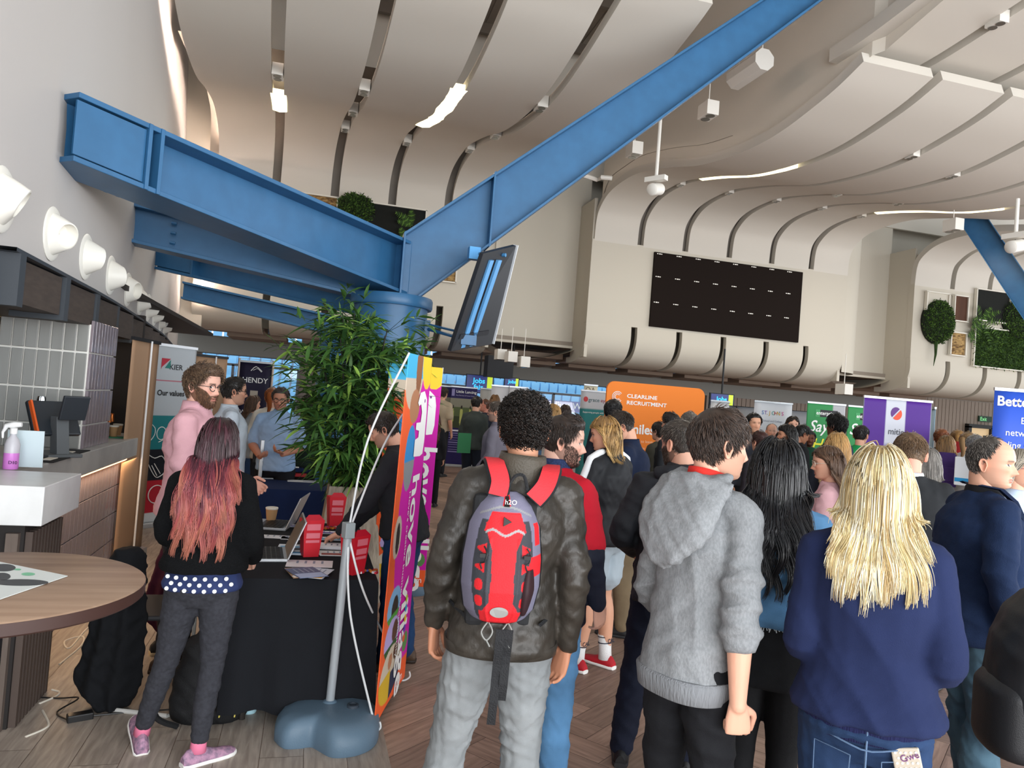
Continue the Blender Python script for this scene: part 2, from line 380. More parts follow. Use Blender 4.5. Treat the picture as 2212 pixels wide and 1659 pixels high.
# warm cove strip above the left edge of the near-bay ceiling
mb=MB(); C=cr([(y,z) for y,z in PROFL if y>5],3)
mb.tube([(-2.22+KF*(17-p[0]),p[0]+(0.15 if p[0]>16.3 else 0),p[1]+0.26) for p in C],0.02,6)
cv=mb.build('cove_led_strip',mat('cove_led','#ffe6d6',0.5,emit=48)); tag(cv,'warm white strip light hidden along the ceiling edge by the bar wall','strip light')
mb=MB(); mb.tube([(-2.4,16.9,3.3),(-2.4,16.9,5.9)],0.02,6); cv=mb.build('cove_led_strip',_M['cove_led']); tag(cv,'warm upright strip light in the corner where bar wall meets far wall','strip light')
# ---- steelwork
def ibeam(mb,P0,P1,h0,h1,w,tf=0.035,tw=0.02,ts=(0,1),mi=0):
    P0=Vector(P0);P1=Vector(P1); d=(P1-P0).normalized(); s=d.cross(Vector((0,0,1))).normalized()
    def seg(off0,off1,hw,hh0,hh1):
        V=[]
        for P,o,hh in((P0+(P1-P0)*ts[0],off0,hh0),(P0+(P1-P0)*ts[1],off1,hh1)):
            for a,b in((-1,-1),(1,-1),(1,1),(-1,1)): V.append(P+s*hw*a+Vector((0,0,o+hh*b)))
        mb.add(V,[(0,3,2,1),(4,5,6,7)]+[(i,(i+1)%4,4+(i+1)%4,4+i) for i in range(4)],mi)
    seg(h0/2,h1/2,w/2,tf/2,tf/2); seg(-h0/2,-h1/2,w/2,tf/2,tf/2); seg(0,0,tw/2,h0/2,h1/2)
    return s
def plate(mb,P,s,w,h,t,d):
    P=Vector(P); d=Vector(d).normalized(); V=[P+s*w/2*a+Vector((0,0,h/2*b))+d*t/2*c for c in(-1,1) for a,b in((-1,-1),(1,-1),(1,1),(-1,1))]
    mb.add(V,[(0,3,2,1),(4,5,6,7)]+[(i,(i+1)%4,4+(i+1)%4,4+i) for i in range(4)])
cc=at(846,660,8.25); CX,CY=cc[0],cc[1]
col=thing('steel_column','round blue steel column with capped top behind the tall bamboo plant','column',(CX,CY,0))
MB().lathe([(0.4,0),(0.4,2.62)],n=48).build('shaft',m_steel,col,smooth=True)
MB().lathe([(0.44,2.62),(0.45,2.64),(0.45,2.72),(0.44,2.74)],n=48).build('cap',m_steel,col,smooth=True,loc=(0,0,0))
def finish_beam(nm,label,P0,P1,h0,h1,w,group=None,stiff=(0.83,),bolts=0.80,box=(0.84,1),sgn=1,end=True):
    t=thing(nm,label,'steel beam',P0,0,group); L0=Vector((0,0,0)); L1=Vector(P1)-Vector(P0)
    mb=MB(); s=ibeam(mb,L0,L1,h0,h1,w); mb.build('beam_section',m_steel,t,bevel=0.004)
    d=L1.normalized(); mb=MB()
    for f in stiff: plate(mb,L0+L1*f,s,w*1.04,(h0+(h1-h0)*f)*1.08,0.03,d)
    if end: plate(mb,L0,s,w*1.05,h0*1.05,0.03,d)
    mb.build('stiffener_plate',m_steel,t,bevel=0.003)
    if box:
        mb=MB()
        for sd in(-1,1):
            V=[]
            for f in box:
                P=L0+L1*f+s*(w/2-0.015)*sd; hh=(h0+(h1-h0)*f)/2-0.03; V+= [P+Vector((0,0,-hh)),P+Vector((0,0,hh))]
            mb.add(V,[(0,1,3,2)])
            mb.add([v-s*0.012*sd for v in V],[(0,1,3,2)])
        mb.build('cover_plate',m_steel,t)
    if bolts:
        for k in range(3):
            for sd in(-1,1):
                P=L0+L1*bolts+Vector((0,0,(k-1)*0.28*h1))+s*sd*0.06
                MB().tube([P,P+d*0.05],0.018,6).build('bolt',m_steel,t)
    return t
p1=onX(120,278,wallx(5.3)-0.05); 
finish_beam('steel_beam','nearest wide blue steel beam from the column up to the bar wall',(CX,CY,3.06),tuple(p1),0.56,0.40,0.40,stiff=(0.84,0.865),box=(0.87,1),bolts=0.83)
p2=onX(279,483,wallx(8.3)-0.05)
finish_beam('steel_beam','second blue beam, seen in shade just below the nearest one',(CX-0.25,CY+0.2,2.92),tuple(p2),0.40,0.36,0.26,bolts=0.82,stiff=(),box=None)
p3=onX(342,560,wallx(9.8)-0.05)
finish_beam('steel_beam','third blue beam, its boxed end level with the cone lamps',(CX-0.1,CY+0.5,2.75),tuple(p3),0.42,0.24,0.26,bolts=None,stiff=(0.8,),box=(0.8,1))
c2=at(738,760,13.2)
p4=onX(396,628,wallx(11.6)-0.05)
finish_beam('steel_beam','dark blue fourth beam lying lowest, above the bamboo plant',(c2[0],c2[1],2.78),tuple(p4),0.3,0.26,0.26,bolts=None,stiff=(),box=None)
col2=thing('steel_column','far blue column mostly hidden behind the bamboo leaves','column',(c2[0],c2[1],0))
MB().lathe([(0.4,0),(0.4,2.6),(0.45,2.62),(0.45,2.72)],n=40).build('shaft',m_steel,col2,smooth=True)
a=at(866,592,8.15); b=at(1659,40,9.2); b=a+(b-a)*1.3
t=finish_beam('steel_beam','long light blue beam rising from the column to the upper right ceiling',tuple(a),tuple(b),0.84,0.46,0.30,bolts=None,stiff=(0.17,),box=None)
a=at(2030,365,17.6); b=at(2330,815,15.6)
finish_beam('steel_beam','dark blue beam slanting down at the right edge of the hall',tuple(a),tuple(b),0.95,0.95,0.42,bolts=None,stiff=(),box=None)
mb=MB(); V=Vector(at(2360,900,15.4)); mb.lathe([(0.4,0),(0.4,2.7),(0.45,2.72),(0.45,2.8)],n=32); tag(mb.build('steel_column',m_steel,smooth=True,loc=(V.x,V.y,0)),'blue column under the right hand beam','column')
# ---- tv seen from behind
tvp=[Vector(at(966,756,7.55)),Vector(at(1055,741,8.15)),Vector(at(1107,528,8.0)),Vector(at(1036,545,7.4))]
tv=thing('television','large flat screen seen from behind, tilted out from the blue column','television',tuple(tvp[0]))
def slab(mb,P,t,mi=0):
    n=(P[1]-P[0]).cross(P[3]-P[0]).normalized()*t; V=list(P)+[p+n for p in P]
    mb.add(V,[(0,3,2,1),(4,5,6,7)]+[(i,(i+1)%4,4+(i+1)%4,4+i) for i in range(4)],mi)
L=[p-tvp[0] for p in tvp]; back=mat('tv_back_black','#23252a',0.45)
mb=MB(); slab(mb,L,0.05); mb.build('housing',back,tv,bevel=0.005)
mb=MB(); n=(L[1]-L[0]).cross(L[3]-L[0]).normalized(); ee=[L[1]+(L[1]-L[0])*0.03,L[1]+(L[1]-L[0])*0.045,L[2]+(L[1]-L[0])*0.045,L[2]+(L[1]-L[0])*0.03]; slab(mb,ee,0.06); mb.build('bezel',mat('tv_bezel','#cfd3d8',0.3),tv)
def q(u,v,o=0): return L[0]+(L[1]-L[0])*u+(L[3]-L[0])*v-n*o
sg=-1 if (Vector(EYE)-tvp[0]).dot(n)>0 else 1
for u in(0.22,0.42):
    mb=MB(); V=[q(u,0.02,0.02*sg),q(u+0.09,0.02,0.02*sg),q(u+0.09,0.93,0.02*sg),q(u,0.93,0.02*sg)]; slab(mb,V,0.03*sg*-1); mb.build('mount_rail',mat('rail_blue','#5f9bcf',0.35),tv)
mb=MB(); V=[q(0.1,0.12,0.03*sg),q(0.8,0.12,0.03*sg),q(0.8,0.17,0.03*sg),q(0.1,0.17,0.03*sg)]; slab(mb,V,0.02); mb.build('cross_bar',back,tv)
ar=MB(); c0=Vector((CX+0.38,CY-0.12,2.42))-tvp[0]; ar.tube([c0,q(0.3,0.1,0.06*sg)],0.018,8); ar.tube([c0+Vector((0,0,0.05)),q(0.45,0.14,0.06*sg)],0.014,8); ar.box(tuple(q(0.3,0.1,0.06*sg)),(0.16,0.1,0.1)); ar.box(tuple(c0),(0.08,0.1,0.18)); ar.build('mount_arm',m_steel,tv)
cl=MB(); q0=Vector(at(1024,548,7.9))-tvp[0]; cl.box(tuple(q0),(0.12,0.1,0.13)); cl.tube([q0,q(0.6,0.98,0.03*sg)],0.02,8); cl.build('beam_clamp',mat('clamp_blue','#4d8fc4',0.3,metal=0.3),tv)
# ---- led screen
ls=thing('video_wall','wide black LED video wall on the white curved bulkhead','screen',(0,0,0))
MB().box((10.08,16.96,4.78),(4.27,0.06,1.86)).build('screen_panel',mat('led_black','#1d1613',0.85,spec=.1),ls)
mk=mat('led_marks','#d8d4cc',0.6,emit=0.3); mb=MB()
for r,z in enumerate((5.67,5.10,4.46)):
    for c in range(8):
        x=8.02+c*0.533; mb.box((x,16.925,z-0.02*0),(0.03,0.006,0.02)); mb.box((x+0.06,16.925,z),(0.05,0.006,0.022)); mb.box((x+0.11,16.925,z),(0.025,0.006,0.02))
mk_=mb.build('cabinet_marks',mk,ls); mk_['kind']='stuff'
# ---- lit strips between ceiling panels
def litstrip(X17,ya,yb,label,w=0.17):
    P=[(y,float(np.interp(y,[p[0] for p in PROFL][::-1],[p[1] for p in PROFL][::-1]))+0.0) for y in np.linspace(ya,yb,10)]
    mb=MB(); rows=[]
    for i,(y,z) in enumerate(P):
        s=KF*(17-y); ww=w/2; rows.append([(X17+s-ww,y,z-0.005),(X17+s,y,z-0.03),(X17+s+ww,y,z-0.005),(X17+s+ww,y,z+0.08),(X17+s-ww,y,z+0.08)])
    mb.grid(rows,closeu=True); mb.add(rows[0],[(0,1,2,3,4)]); mb.add(rows[-1],[(4,3,2,1,0)])
    o=mb.build('ceiling_light',mat('lit_diffuser','#fff2c4',0.5,emit=1.6),smooth=False); tag(o,label,'ceiling light','lit diffusers set between ceiling panels'); o['kind']='thing'
def striplamp(x,y,z,L_): area('ceiling_strip_lamp',(x,y,z-0.08),0.25,45,(1,0.93,0.8),(0,0,-1),L_)
striplamp(.4,12.1,5.9,2.5); striplamp(7.8,12.8,6.1,2.5); striplamp(12.8,13.2,6.1,2.5)
litstrip(-1.1,12.6,14.6,'short glowing yellow ceiling light at the far left gap',0.26)
litstrip(1.42,10.6,13.6,'curved glowing yellow ceiling light above the left blue beam',0.26)
litstrip(7.57,11.3,14.3,'thin glowing yellow ceiling light above the black screen')
litstrip(12.5,11.6,14.8,'thin glowing yellow ceiling light at the far right edge')
# twin spot boxes in the gaps
m_spot=mat('spot_white','#dcd8d0',0.5); m_lamp=mat('spot_reflector','#8f8f8a',0.25,metal=0.8)
def twin(x,y,z,label,s=0.16,rod=0):
    t=thing('twin_spotlight',label,'spotlight',(x,y,z),0,'white twin spotlights')
    mb=MB(); mb.box((0,0,s*0.55),(s,s*1.5,s*1.1)); mb.build('housing',m_spot,t,bevel=0.004)
    for k in(-1,1): MB().lathe([(s*0.36,-0.004),(s*0.33,0.002),(s*0.2,0.02),(s*0.05,0.022)],c=(0,k*s*0.38,-0.002),n=14).build('lamp',m_lamp,t,smooth=True)
    if rod: MB().tube([(0,0,s),(0,0,s+rod)],0.008,6).build('rod',m_spot,t)
    return t
def gapz(y): return float(np.interp(y,[p[0] for p in PROFL][::-1],[p[1] for p in PROFL][::-1]))
gi={-1.1:'first',0.15:'second',1.42:'third',2.70:'fourth'}
for X17,ys in((-1.1,(11.4,)),(0.15,(11.4,13.4,15.2)),(1.42,(15.4,)),(2.70,(10.7,13.2,15.2))):
    for k,y in enumerate(ys): twin(X17+KF*(17-y),y,gapz(y)-0.03,'white twin spotlight in the %s ceiling gap from the bar wall, %s'%(gi[X17],('nearest the viewer','midway along','farthest along')[k]))
gi={7.57:'first',8.8:'second',10.05:'third',11.3:'fourth',12.5:'fifth'}
for X17,ys in((7.57,(15.2,)),(8.8,(10.0,15.2)),(10.05,(10.4,13.2,15.2)),(11.3,(15.2,12.9)),(12.5,(15.3,))):
    for k,y in enumerate(ys): twin(X17+KF*(17-y),y,gapz(y)-0.02,'small white twin spotlight in the %s ceiling gap over the screen, %s'%(gi[X17],('first along it','second along it','third along it')[k]),0.13)
twin(7.57+KF*9.5,7.5,6.92,'white twin spotlight in the gap of the upper ceiling tier, top right',0.15)
for px,py,d,lb,rod in((1530,240,11.5,'white cube spotlight hanging on a rod below the long blue beam',0.5),(1370,325,13,'white cube spotlight hanging lower, left of the camera lamp on its rod',0.3),(1131,783,15.5,'white cube lamp hanging under the recess left of the orange board',0.35),(1823,842,15.6,'white cube lamp hanging under the recess above the green banners',0.35),(2059,488,14,'white cube lamp beside the dark blue right hand beam',0.2),(1104,772,15.5,'white lamp hanging between two others left of the recess',0.2),(1081,767,15.9,'leftmost small white lamp hanging under the recess',0.2)):
    p=at(px,py,d); rod=max(rod,3.15-p[2]) if p[2]<3.3 else rod; twin(p[0],p[1],p[2]-0.1,lb,0.2,rod)
# linear speaker hung by the beam
a=Vector(at(1588,172,11.6)); b=Vector(at(1652,128,10.9)); t=thing('hanging_speaker','long white speaker bar hanging from the rising blue beam','speaker',tuple(a))
b=b-a; mb=MB(); mb.tube([Vector((0,0,0)),b],0.17,8); mb.build('speaker_body',mat('speaker_white','#d9d6d0',0.5),t); MB().tube([b*0.9+Vector((0,0,0.12)),b*0.9+Vector((0,0,0.42))],0.01,6).build('rod',m_spot,t); MB().tube([b*0.1+Vector((0,0,0.12)),b*0.1+Vector((0,0,0.9))],0.01,6).build('rod',m_spot,t)
# pole spotlights
def poles(px,py,d,lb,L_=0.9,ang=0.6):
    p=at(px,py,d); t=thing('pole_spotlight',lb,'spotlight',tuple(p),ang)
    MB().tube([(0,0,0.12),(0,0,0.12+L_)],0.025,10).build('pole',m_spot,t); MB().box((0,0,0.12),(0.1,0.32,0.07)).build('bracket',m_spot,t)
    R=Matrix.Rotation(1.3,3,'Y'); MB().lathe([(0.06,-0.14),(0.085,-0.12),(0.085,0.1)],c=(0.02,0,-0.02),n=20,M=R).build('lamp_head',m_spot,t,smooth=True)
    MB().lathe([(0.082,0.1),(0.06,0.108)],c=(0.02,0,-0.02),n=20,M=R).build('lens',mat('lens_black','#101012',0.2),t)
    MB().tube(cr([(0,0.05,0.15),(0.12,0.08,0.12),(0.16,0.06,0),(0.08,0.02,-0.06)],6),0.006,6).build('cable',mat('cable_black','#111111',0.5),t)
poles(1416,405,10.5,'white spotlight on a long pole in front of the screen bay',1.0)
poles(2193,528,10,'white spotlight on a short pole at the right edge by the dark beam',0.5,0.2)
# pipes
mb=MB(); mb.tube([tuple(at(1225,368,14.5)),tuple(at(1290,388,14.8)),tuple(at(1300,383,14.6)),tuple(at(1322,385,14.6))],0.045,8); tag(mb.build('ceiling_pipe',m_spot,smooth=True),'short white pipe run beside the rising blue beam','pipe')
# ---- cone fittings on the bar wall
m_cone=mat('cone_white','#e9e6dd',0.4)
def cone(y,k,aim,label):
    x=wallx(y); t=thing('wall_cone','%s'%label,'wall cone',(x,y,2.5),0,'white cone fittings in a row on the bar wall')
    MB().lathe([(0.13,0),(0.165,0.0),(0.17,0.008),(0.158,0.016),(0.12,0.016)],n=28,M=Matrix.Rotation(PI/2,3,'Y')).build('wall_flange',m_cone,t,smooth=True)
    ax=Vector(aim).normalized(); rows=[]; u=ax.cross(Vector((0,0,1))).normalized(); v=u.cross(ax)
    O=Vector((0.07,0,0))+ax*0.028; n=28; base=[Vector((0.01,0.118*math.cos(a),0.135*math.sin(a))) for a in [2*PI*i/n for i in range(n)]]
    # match opening ring to base ring by angle in the wall plane
    op=[]; 
    for i in range(n):
        a=2*PI*i/n; e=Vector((0,math.cos(a),math.sin(a))); c_,s_=e.dot(u),e.dot(v); m_=math.hypot(c_,s_) or 1; op.append((u*c_/m_+v*s_/m_))
    def ring(c,r): return [c+o*r for o in op]
    R1=ring(O,0.086)
    for f in np.linspace(0,1,7):
        g=f**0.8; bulge=0.035*math.sin(PI*f); rows.append([b_.lerp(r_,g)+ (b_*Vector((0,1,1)) if 0 else (r_-O)*0.3)*bulge*3 for b_,r_ in zip(base,R1)])
    rows.append(ring(O+ax*0.003,0.077)); rows.append(ring(O-ax*0.03,0.072)); rows.append(ring(O-ax*0.06,0.06)); rows.append(ring(O-ax*0.062,0.002))
    MB().grid(rows,closeu=True).build('cone',m_cone,t,smooth=True)
aims=[(1,.3,-.5),(1,-.5,-.25),(1,.9,-.1),(1,.8,.15),(1,-.35,-.1),(1,.2,.4),(1,.9,-.1),(1,.7,.1),(1,-.1,-.1),(1,.6,.2)]
nth=['cut by the left picture edge, nearest','second nearest, its round mouth open to the viewer','third nearest, pointed away','fourth nearest, turned away','fifth nearest, its mouth showing','sixth nearest, tipped upward','seventh nearest','eighth nearest','ninth nearest','farthest of the row']
for k,(y,a_) in enumerate(zip([4.33,5.23,6.1,7.08,8.13,9.12,10.01,10.8,11.98,13.2],aims)): cone(y,k,a_,'white cone fitting on the bar wall, '+nth[k])
# ---- bar
m_can=mat('canopy_wood','#4a403a',0.6,var=0.25,vscale=8,bstretch=(1,1,6)); m_canm=mat('canopy_metal','#3a3f45',0.5)
m_tile=mat('tile_grey','#9a9a96',0.22,bump=0.35,bscale=9,var=0.25,vscale=3,bstretch=(1,1,0.3)); m_grout=mat('grout','#f0eee8',0.8)
cp=thing('bar_canopy','dark wood and metal boxed canopy running along above the bar','canopy',(0,0,0))
for k in range(11):
    y=4.32+k*0.88
    x=wallx(y+0.4)+0.04
    MB().box((x-0.06,y+0.47,2.11),(0.20,0.76,0.23)).build('panel',m_can,cp)
    mb=MB(); mb.box((x-0.05,y+.03,2.1),(0.30,0.08,0.27)); mb.build('metal_frame',m_canm,cp)
ys=np.linspace(4.25,14,24); mb=MB()
mb.grid([[(wallx(y)-0.5,y,2.0),(wallx(y)+0.02,y,2.0),(wallx(y)+0.02,y,2.03),(wallx(y)-0.5,y,2.03)] for y in ys],closeu=True); mb.build('canopy_soffit',m_can,cp)
mb=MB(); mb.grid([[(wallx(y)-0.02,y,2.235),(wallx(y)+0.12,y,2.235),(wallx(y)+0.12,y,2.255),(wallx(y)-0.02,y,2.255)] for y in ys],closeu=True); mb.build('canopy_top',m_canm,cp)
m_cnt=mat('counter_grey','#b4b2af',0.45,var=0.15,vscale=5)
bc=thing('bar_counter','long grey stone bar counter with light strip below its top','bar counter',(0,0,0))
MB().box((-1.83,6.1,1.02),(0.72,3.5,0.16)).build('counter_top',m_cnt,bc,bevel=0.006)
mb=MB(); mb.box((-1.72,6.1,0.5),(0.3,3.4,0.94)); mb.build('counter_base',m_grout,bc)
m_glaze=mat('glazed_tile','#857a80',0.1,bump=0.6,bscale=22,bstretch=(1,1,0.12),spec=0.8)
mb=MB()
for j in range(4):
    for i in range(80):
        y=4.45+i*0.095
        if y>7.8: break
        mb.box((-1.56,y,0.12+j*0.235),(0.03,0.09,0.228))
tl=mb.build('front_tiles',m_glaze,bc,bevel=0.002,seg=1); tl['kind']='stuff'
MB().box((-1.50,6.1,0.04),(0.1,3.4,0.03)).build('foot_rail',mat('rail_wood','#b98a4e',0.4),bc)
mb=MB().tube([(-1.515,4.5,0.925),(-1.515,7.8,0.925)],0.012,6); mb.build('light_strip',mat('counter_led','#ffb978',0.5,emit=5),bc)
# tiled pillar on the counter
pa=onZ(172,970,1.1); pb=onZ(205,957,1.1); px_,py_=pa[0],pa[1]
tp=thing('tiled_pillar','square pillar faced in tall glossy grey tiles on the bar counter','pillar',(px_,py_,1.1))
MB().box((-0.285,0.35,0.45),(0.57,0.7,0.9)).build('core',m_grout,tp)
mb=MB()
for j,(z0,z1) in enumerate(((0,0.165),(0.175,0.42),(0.43,0.69),(0.7,0.93))):
    for i in range(7):
        mb.box((-0.043-i*0.081,-0.006,(z0+z1)/2),(0.070,0.016,z1-z0-.004))
mb.build('front_tiles',m_tile,tp,bevel=0.003,seg=1)
mb=MB()
for j,(z0,z1) in enumerate(((0,0.165),(0.175,0.42),(0.43,0.69),(0.7,0.93))):
    for i in range(9): mb.box((0.008,0.045+i*0.078,(z0+z1)/2),(0.02,0.072,z1-z0))
mb.build('side_tiles',m_glaze,tp,bevel=0.003,seg=1)
# back bar
bb=thing('back_bar','dark back bar with bottle shelves behind the counter','shelf unit',(0,0,0))
mb=MB(); mb.box((-3.5,9,1.3),(0.1,11,2.6)); mb.build('back_panel',mat('back_bar_black','#1d1511',0.6),bb)
for z in(0.95,1.28,1.62): MB().box((-3.3,9,z),(0.35,11,0.03)).build('shelf',m_can,bb)
MB().box((-2.7,9,2.5),(1.8,11,0.05)).build('ceiling_board',_M['back_bar_black'],bb)
MB().box((-2.62,8.7,1.15),(1.7,.08,2.3)).build('end_panel',_M['back_bar_black'],bb); MB().box((-2.35,8.64,1.2),(.34,.03,1.5)).build('end_door',mat('bar_door_tan','#6b5238',.5),bb)
cm=thing('coffee_machine','dark coffee machine with copper parts at the far end of the bar','coffee machine',(-1.95,7.2,1.1),.1)
MB().box((0,0,.22),(.4,.5,.3)).build('machine_body',mat('machine_black','#1b1b1d',.3),cm,bevel=.02); MB().box((0,0,.03),(.42,.52,.05)).build('drip_tray',mat('copper','#b5652c',.3,metal=.7),cm,bevel=.005)
for y in(-.15,0,.15): MB().tube([(.2,y,.2),(.27,y,.19),(.27,y,.13)],.018,8).build('group_head',_M['copper'],cm)
bot=mat('bottle_dark','#2b1a10',0.1,spec=0.8); bo2=mat('bottle_amber','#8a4a14',0.1,spec=0.8); glm=mat('glass_amber','#d7a85a',0.08,spec=0.9,metal=0.3); lbm=mat('bottle_label','#d8cdb8',0.6)
def bottle(p,m,lb):
    t=thing('bottle',lb,'bottle',p,0,'bottles on the back bar shelves')
    MB().lathe([(0.035,0),(0.037,0.01),(0.037,0.17),(0.03,0.2),(0.013,0.235),(0.012,0.29),(0.014,0.3)],n=12).build('glass_body',m,t,smooth=True); MB().lathe([(0.0385,0.06),(0.0385,0.13)],n=12,cap=False).build('bottle_label',lbm,t,smooth=True)
for s_,z in enumerate((0.965,1.295,1.635)):
    for k in range(8):
        y=5.2+k*0.12+(0.0 if s_ else 0); bottle((-3.26+0.05*(k%2),y,z),(bot,bo2)[(k+s_)%3==0],'dark bottle with pale label on the %s back bar shelf'%('lower','middle','upper')[s_])
for k in range(3):
    p=at((14,8,10)[k],(740,800,870)[k],6.6); lp=MB().tube([p+np.array([0,0,-0.06]),p+np.array([0,0,0.06])],0.022,10).build('tube_lamp',mat('warm_tube','#ffc779',0.4,emit=14)); tag(lp,'warm glowing tube lamp at the back bar, %s'%('upper','middle','lower')[k],'lamp')
l=bpy.data.lights.new('bar_glow','POINT'); l.energy=5; l.color=(1,0.7,0.4); l.shadow_soft_size=0.1; o=bpy.data.objects.new('bar_glow',l); COL.objects.link(o); o.location=(-2.8,6.5,1.9)
l=bpy.data.lights.new('under_counter_glow','AREA'); l.energy=8; l.color=(1,0.7,0.42); l.shape='RECTANGLE'; l.size=0.05; l.size_y=3.2; o=bpy.data.objects.new('under_counter_glow',l); COL.objects.link(o); o.location=(-1.49,6.2,0.91); o.rotation_euler=Vector((0.45,0,-1)).to_track_quat('-Z','Y').to_euler(); o.rotation_euler=(0,-0.4,0)
# counter items
def bx(name,label,cat,p,d,m,rz=0,group=None,bevel=0.003):
    o=MB().box((0,0,d[2]/2),d).build(name,m,bevel=bevel,loc=p); o.rotation_euler=(0,0,rz); return tag(o,label,cat,group)
tapm=mat('chrome','#d8d8d8',0.12,metal=1)
p=onZ(80,965,1.1); t=thing('beer_tap','chrome beer tap tower on the bar beside the till','beer tap',(p[0],p[1],1.1))
MB().lathe([(0.05,0),(0.05,0.02),(0.032,0.03),(0.032,0.34),(0.028,0.36)],n=20).build('tower',tapm,t,smooth=True)
MB().tube([(0.02,0,0.27),(0.12,-0.02,0.27),(0.13,-0.02,0.2)],[0.035,0.04,0.02],12).build('spout',tapm,t,smooth=True)
def till(p,rz,label,s=1.0):
    t=thing('till',label,'till',p,rz); dk=mat('till_dark','#2d3238',0.4); gr=mat('till_grey','#5a5e61',0.5)
    MB().box((0,0,0.012),(0.3*s,0.22*s,0.024)).build('base',gr,t,bevel=0.005)
    mb=MB(); mb.prism([(-0.02,0),(0.06,0),(0.02,0.24),(-0.05,0.24)],-0.04,0.04,Matrix(((1,0,0,0.06),(0,0,1,0),(0,1,0,0.02),(0,0,0,1)))); mb.build('stand',gr,t,bevel=0.004)
    R=Matrix.Rotation(-0.5,3,'Y'); mb=MB(); mb.box((-0.02,0,0.24),(0.035,0.3,0.24),rot=R); mb.build('touch_screen',dk,t,bevel=0.008)
    mb=MB(); mb.box((0.005,-0.14,0.24),(0.045,0.012,0.24),rot=R); mb.build('orange_edge',mat('till_orange','#e8632a',0.4),t)
    mb=MB(); mb.box((0.16,0.02,0.32),(0.02,0.17,0.16),rot=Matrix.Rotation(0.25,3,'Y')); mb.build('customer_display',dk,t,bevel=0.006)
    return t
p=onZ(112,985,1.1); till((p[0],p[1],1.1),-0.75,'grey and orange touch screen till on the bar in front of the tiled pillar')
p=onZ(240,930,1.1); till((p[0]-0.3,p[1],1.1),-1.2,'second touch screen till farther along the bar, past the tiled pillar')
cup=mat('kraft_card','#b98f63',0.7); lid=mat('cup_rim','#eae3d6',0.6)
def papercup(p,label,group=None):
    t=thing('paper_cup',label,'cup',tuple(p),0,group); MB().lathe([(0.028,0),(0.04,0.09),(0.037,0.088),(0.026,0.005)],n=20).build('sleeve',cup,t,smooth=True)
    MB().lathe([(0.041,0.09),(0.043,0.1),(0.039,0.104)],n=20).build('rim',lid,t,smooth=True)
for (x,y),lb in (((217,948),'brown paper cup at the left of the three on the bar'),((244,944),'brown paper cup, front right of the three on the bar'),((253,940),'brown paper cup standing behind another on the green mat')): papercup(onZ(x,y,1.1),lb,'paper cups on the bar')
p=onZ(245,945,1.1); bx('bar_mat','green and white mat under two paper cups on the bar','mat',(p[0],p[1],1.1),(0.24,0.16,0.006),mat('mat_green','#1f7a55',0.6),0.2)
for (x,y),lb in (((113,992),'black bar runner mat nearer the sanitiser bottle'),((152,978),'black bar runner mat beside the tiled pillar')):
    p=onZ(x,y,1.1); o=bx('bar_mat',lb,'mat',(p[0],p[1],1.1),(0.14,0.42,0.006),mat('mat_black','#15161a',0.7),0.0,'black mats on the bar'); MB().box((0.0,-0.05,0.008),(0.05,0.14,0.004)).build('white_print',lid,o)
# sanitiser stand: slatted box with white top
A=onZ(59,1586,0); B=onZ(121,1483,0); sx=(A[0]+B[0])/2; 
st=thing('sanitiser_stand','slatted dark wood stand with thick white stone top','stand',(0,0,0))
ta=onZ(97,1052,1.12); tb=onZ(160,1022,1.12); 
X1=ta[0]; Y0=ta[1]; Y1=tb[1]
MB().box((X1-0.215,(Y0+Y1)/2,1.03),(0.43,Y1-Y0,0.18)).build('stone_top',mat('stone_white','#dfe0e0',0.35,var=0.06,vscale=10),st,bevel=0.004)
MB().box((X1-0.25,(Y0+Y1)/2,0.47),(0.34,Y1-Y0-0.1,0.94)).build('core',mat('slat_black','#1f1b1a',0.7),st)
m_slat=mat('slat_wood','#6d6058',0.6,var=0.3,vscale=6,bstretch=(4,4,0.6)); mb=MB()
for i in range(4): mb.box((X1-0.12-i*0.09,Y0+0.035,0.45),(0.05,0.03,0.9))
n_=int((Y1-Y0-0.1)/0.045)
mb2=MB()
for i in range(n_): mb2.box((X1-0.065,Y0+0.08+i*0.045,0.45),(0.03,0.026,0.9))
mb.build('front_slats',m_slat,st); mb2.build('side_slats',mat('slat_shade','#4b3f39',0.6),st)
p=onZ(22,1013,1.12); sb=thing('spray_bottle','clear trigger spray bottle half full of pink liquid','spray bottle',(p[0],p[1],1.12))
MB().lathe([(0.034,0),(0.036,0.01),(0.036,0.085),],n=24).build('pink_liquid',mat('pink_liquid','#d07fd0',0.2),sb,smooth=True)
MB().lathe([(0.0362,0.085),(0.036,0.13),(0.028,0.155),(0.014,0.175),(0.014,0.19)],n=24).build('bottle_shoulder',mat('milky_plastic','#d5d3da',0.25,alpha=0.75),sb,smooth=True)
mb=MB(); mb.lathe([(0.017,0.185),(0.017,0.215)],n=16); mb.tube([(0.035,0,0.235),(0,0,0.232),(-0.035,0,0.225),(-0.05,0,0.19),(-0.048,0,0.16)],[0.012,0.017,0.013,0.007,0.005],10); mb.build('trigger_head',mat('white_plastic','#f2f2f2',0.3),sb,smooth=True)
text('D10',0.024,mat('print_dark','#30203a',0.6),'label_print',sb,(0.0,-0.0375,0.03)); 
p=onZ(45,1012,1.12); o=MB().box((0,0,0.1),(0.17,0.008,0.2)).build('notice_stand',mat('frosted_white','#cfe0e6',0.3),loc=(p[0]-0.01,p[1]+0.08,1.12)); o.rotation_euler=(0.12,0,0.1); tag(o,'plain pale upright notice holder behind the spray bottle','notice holder')
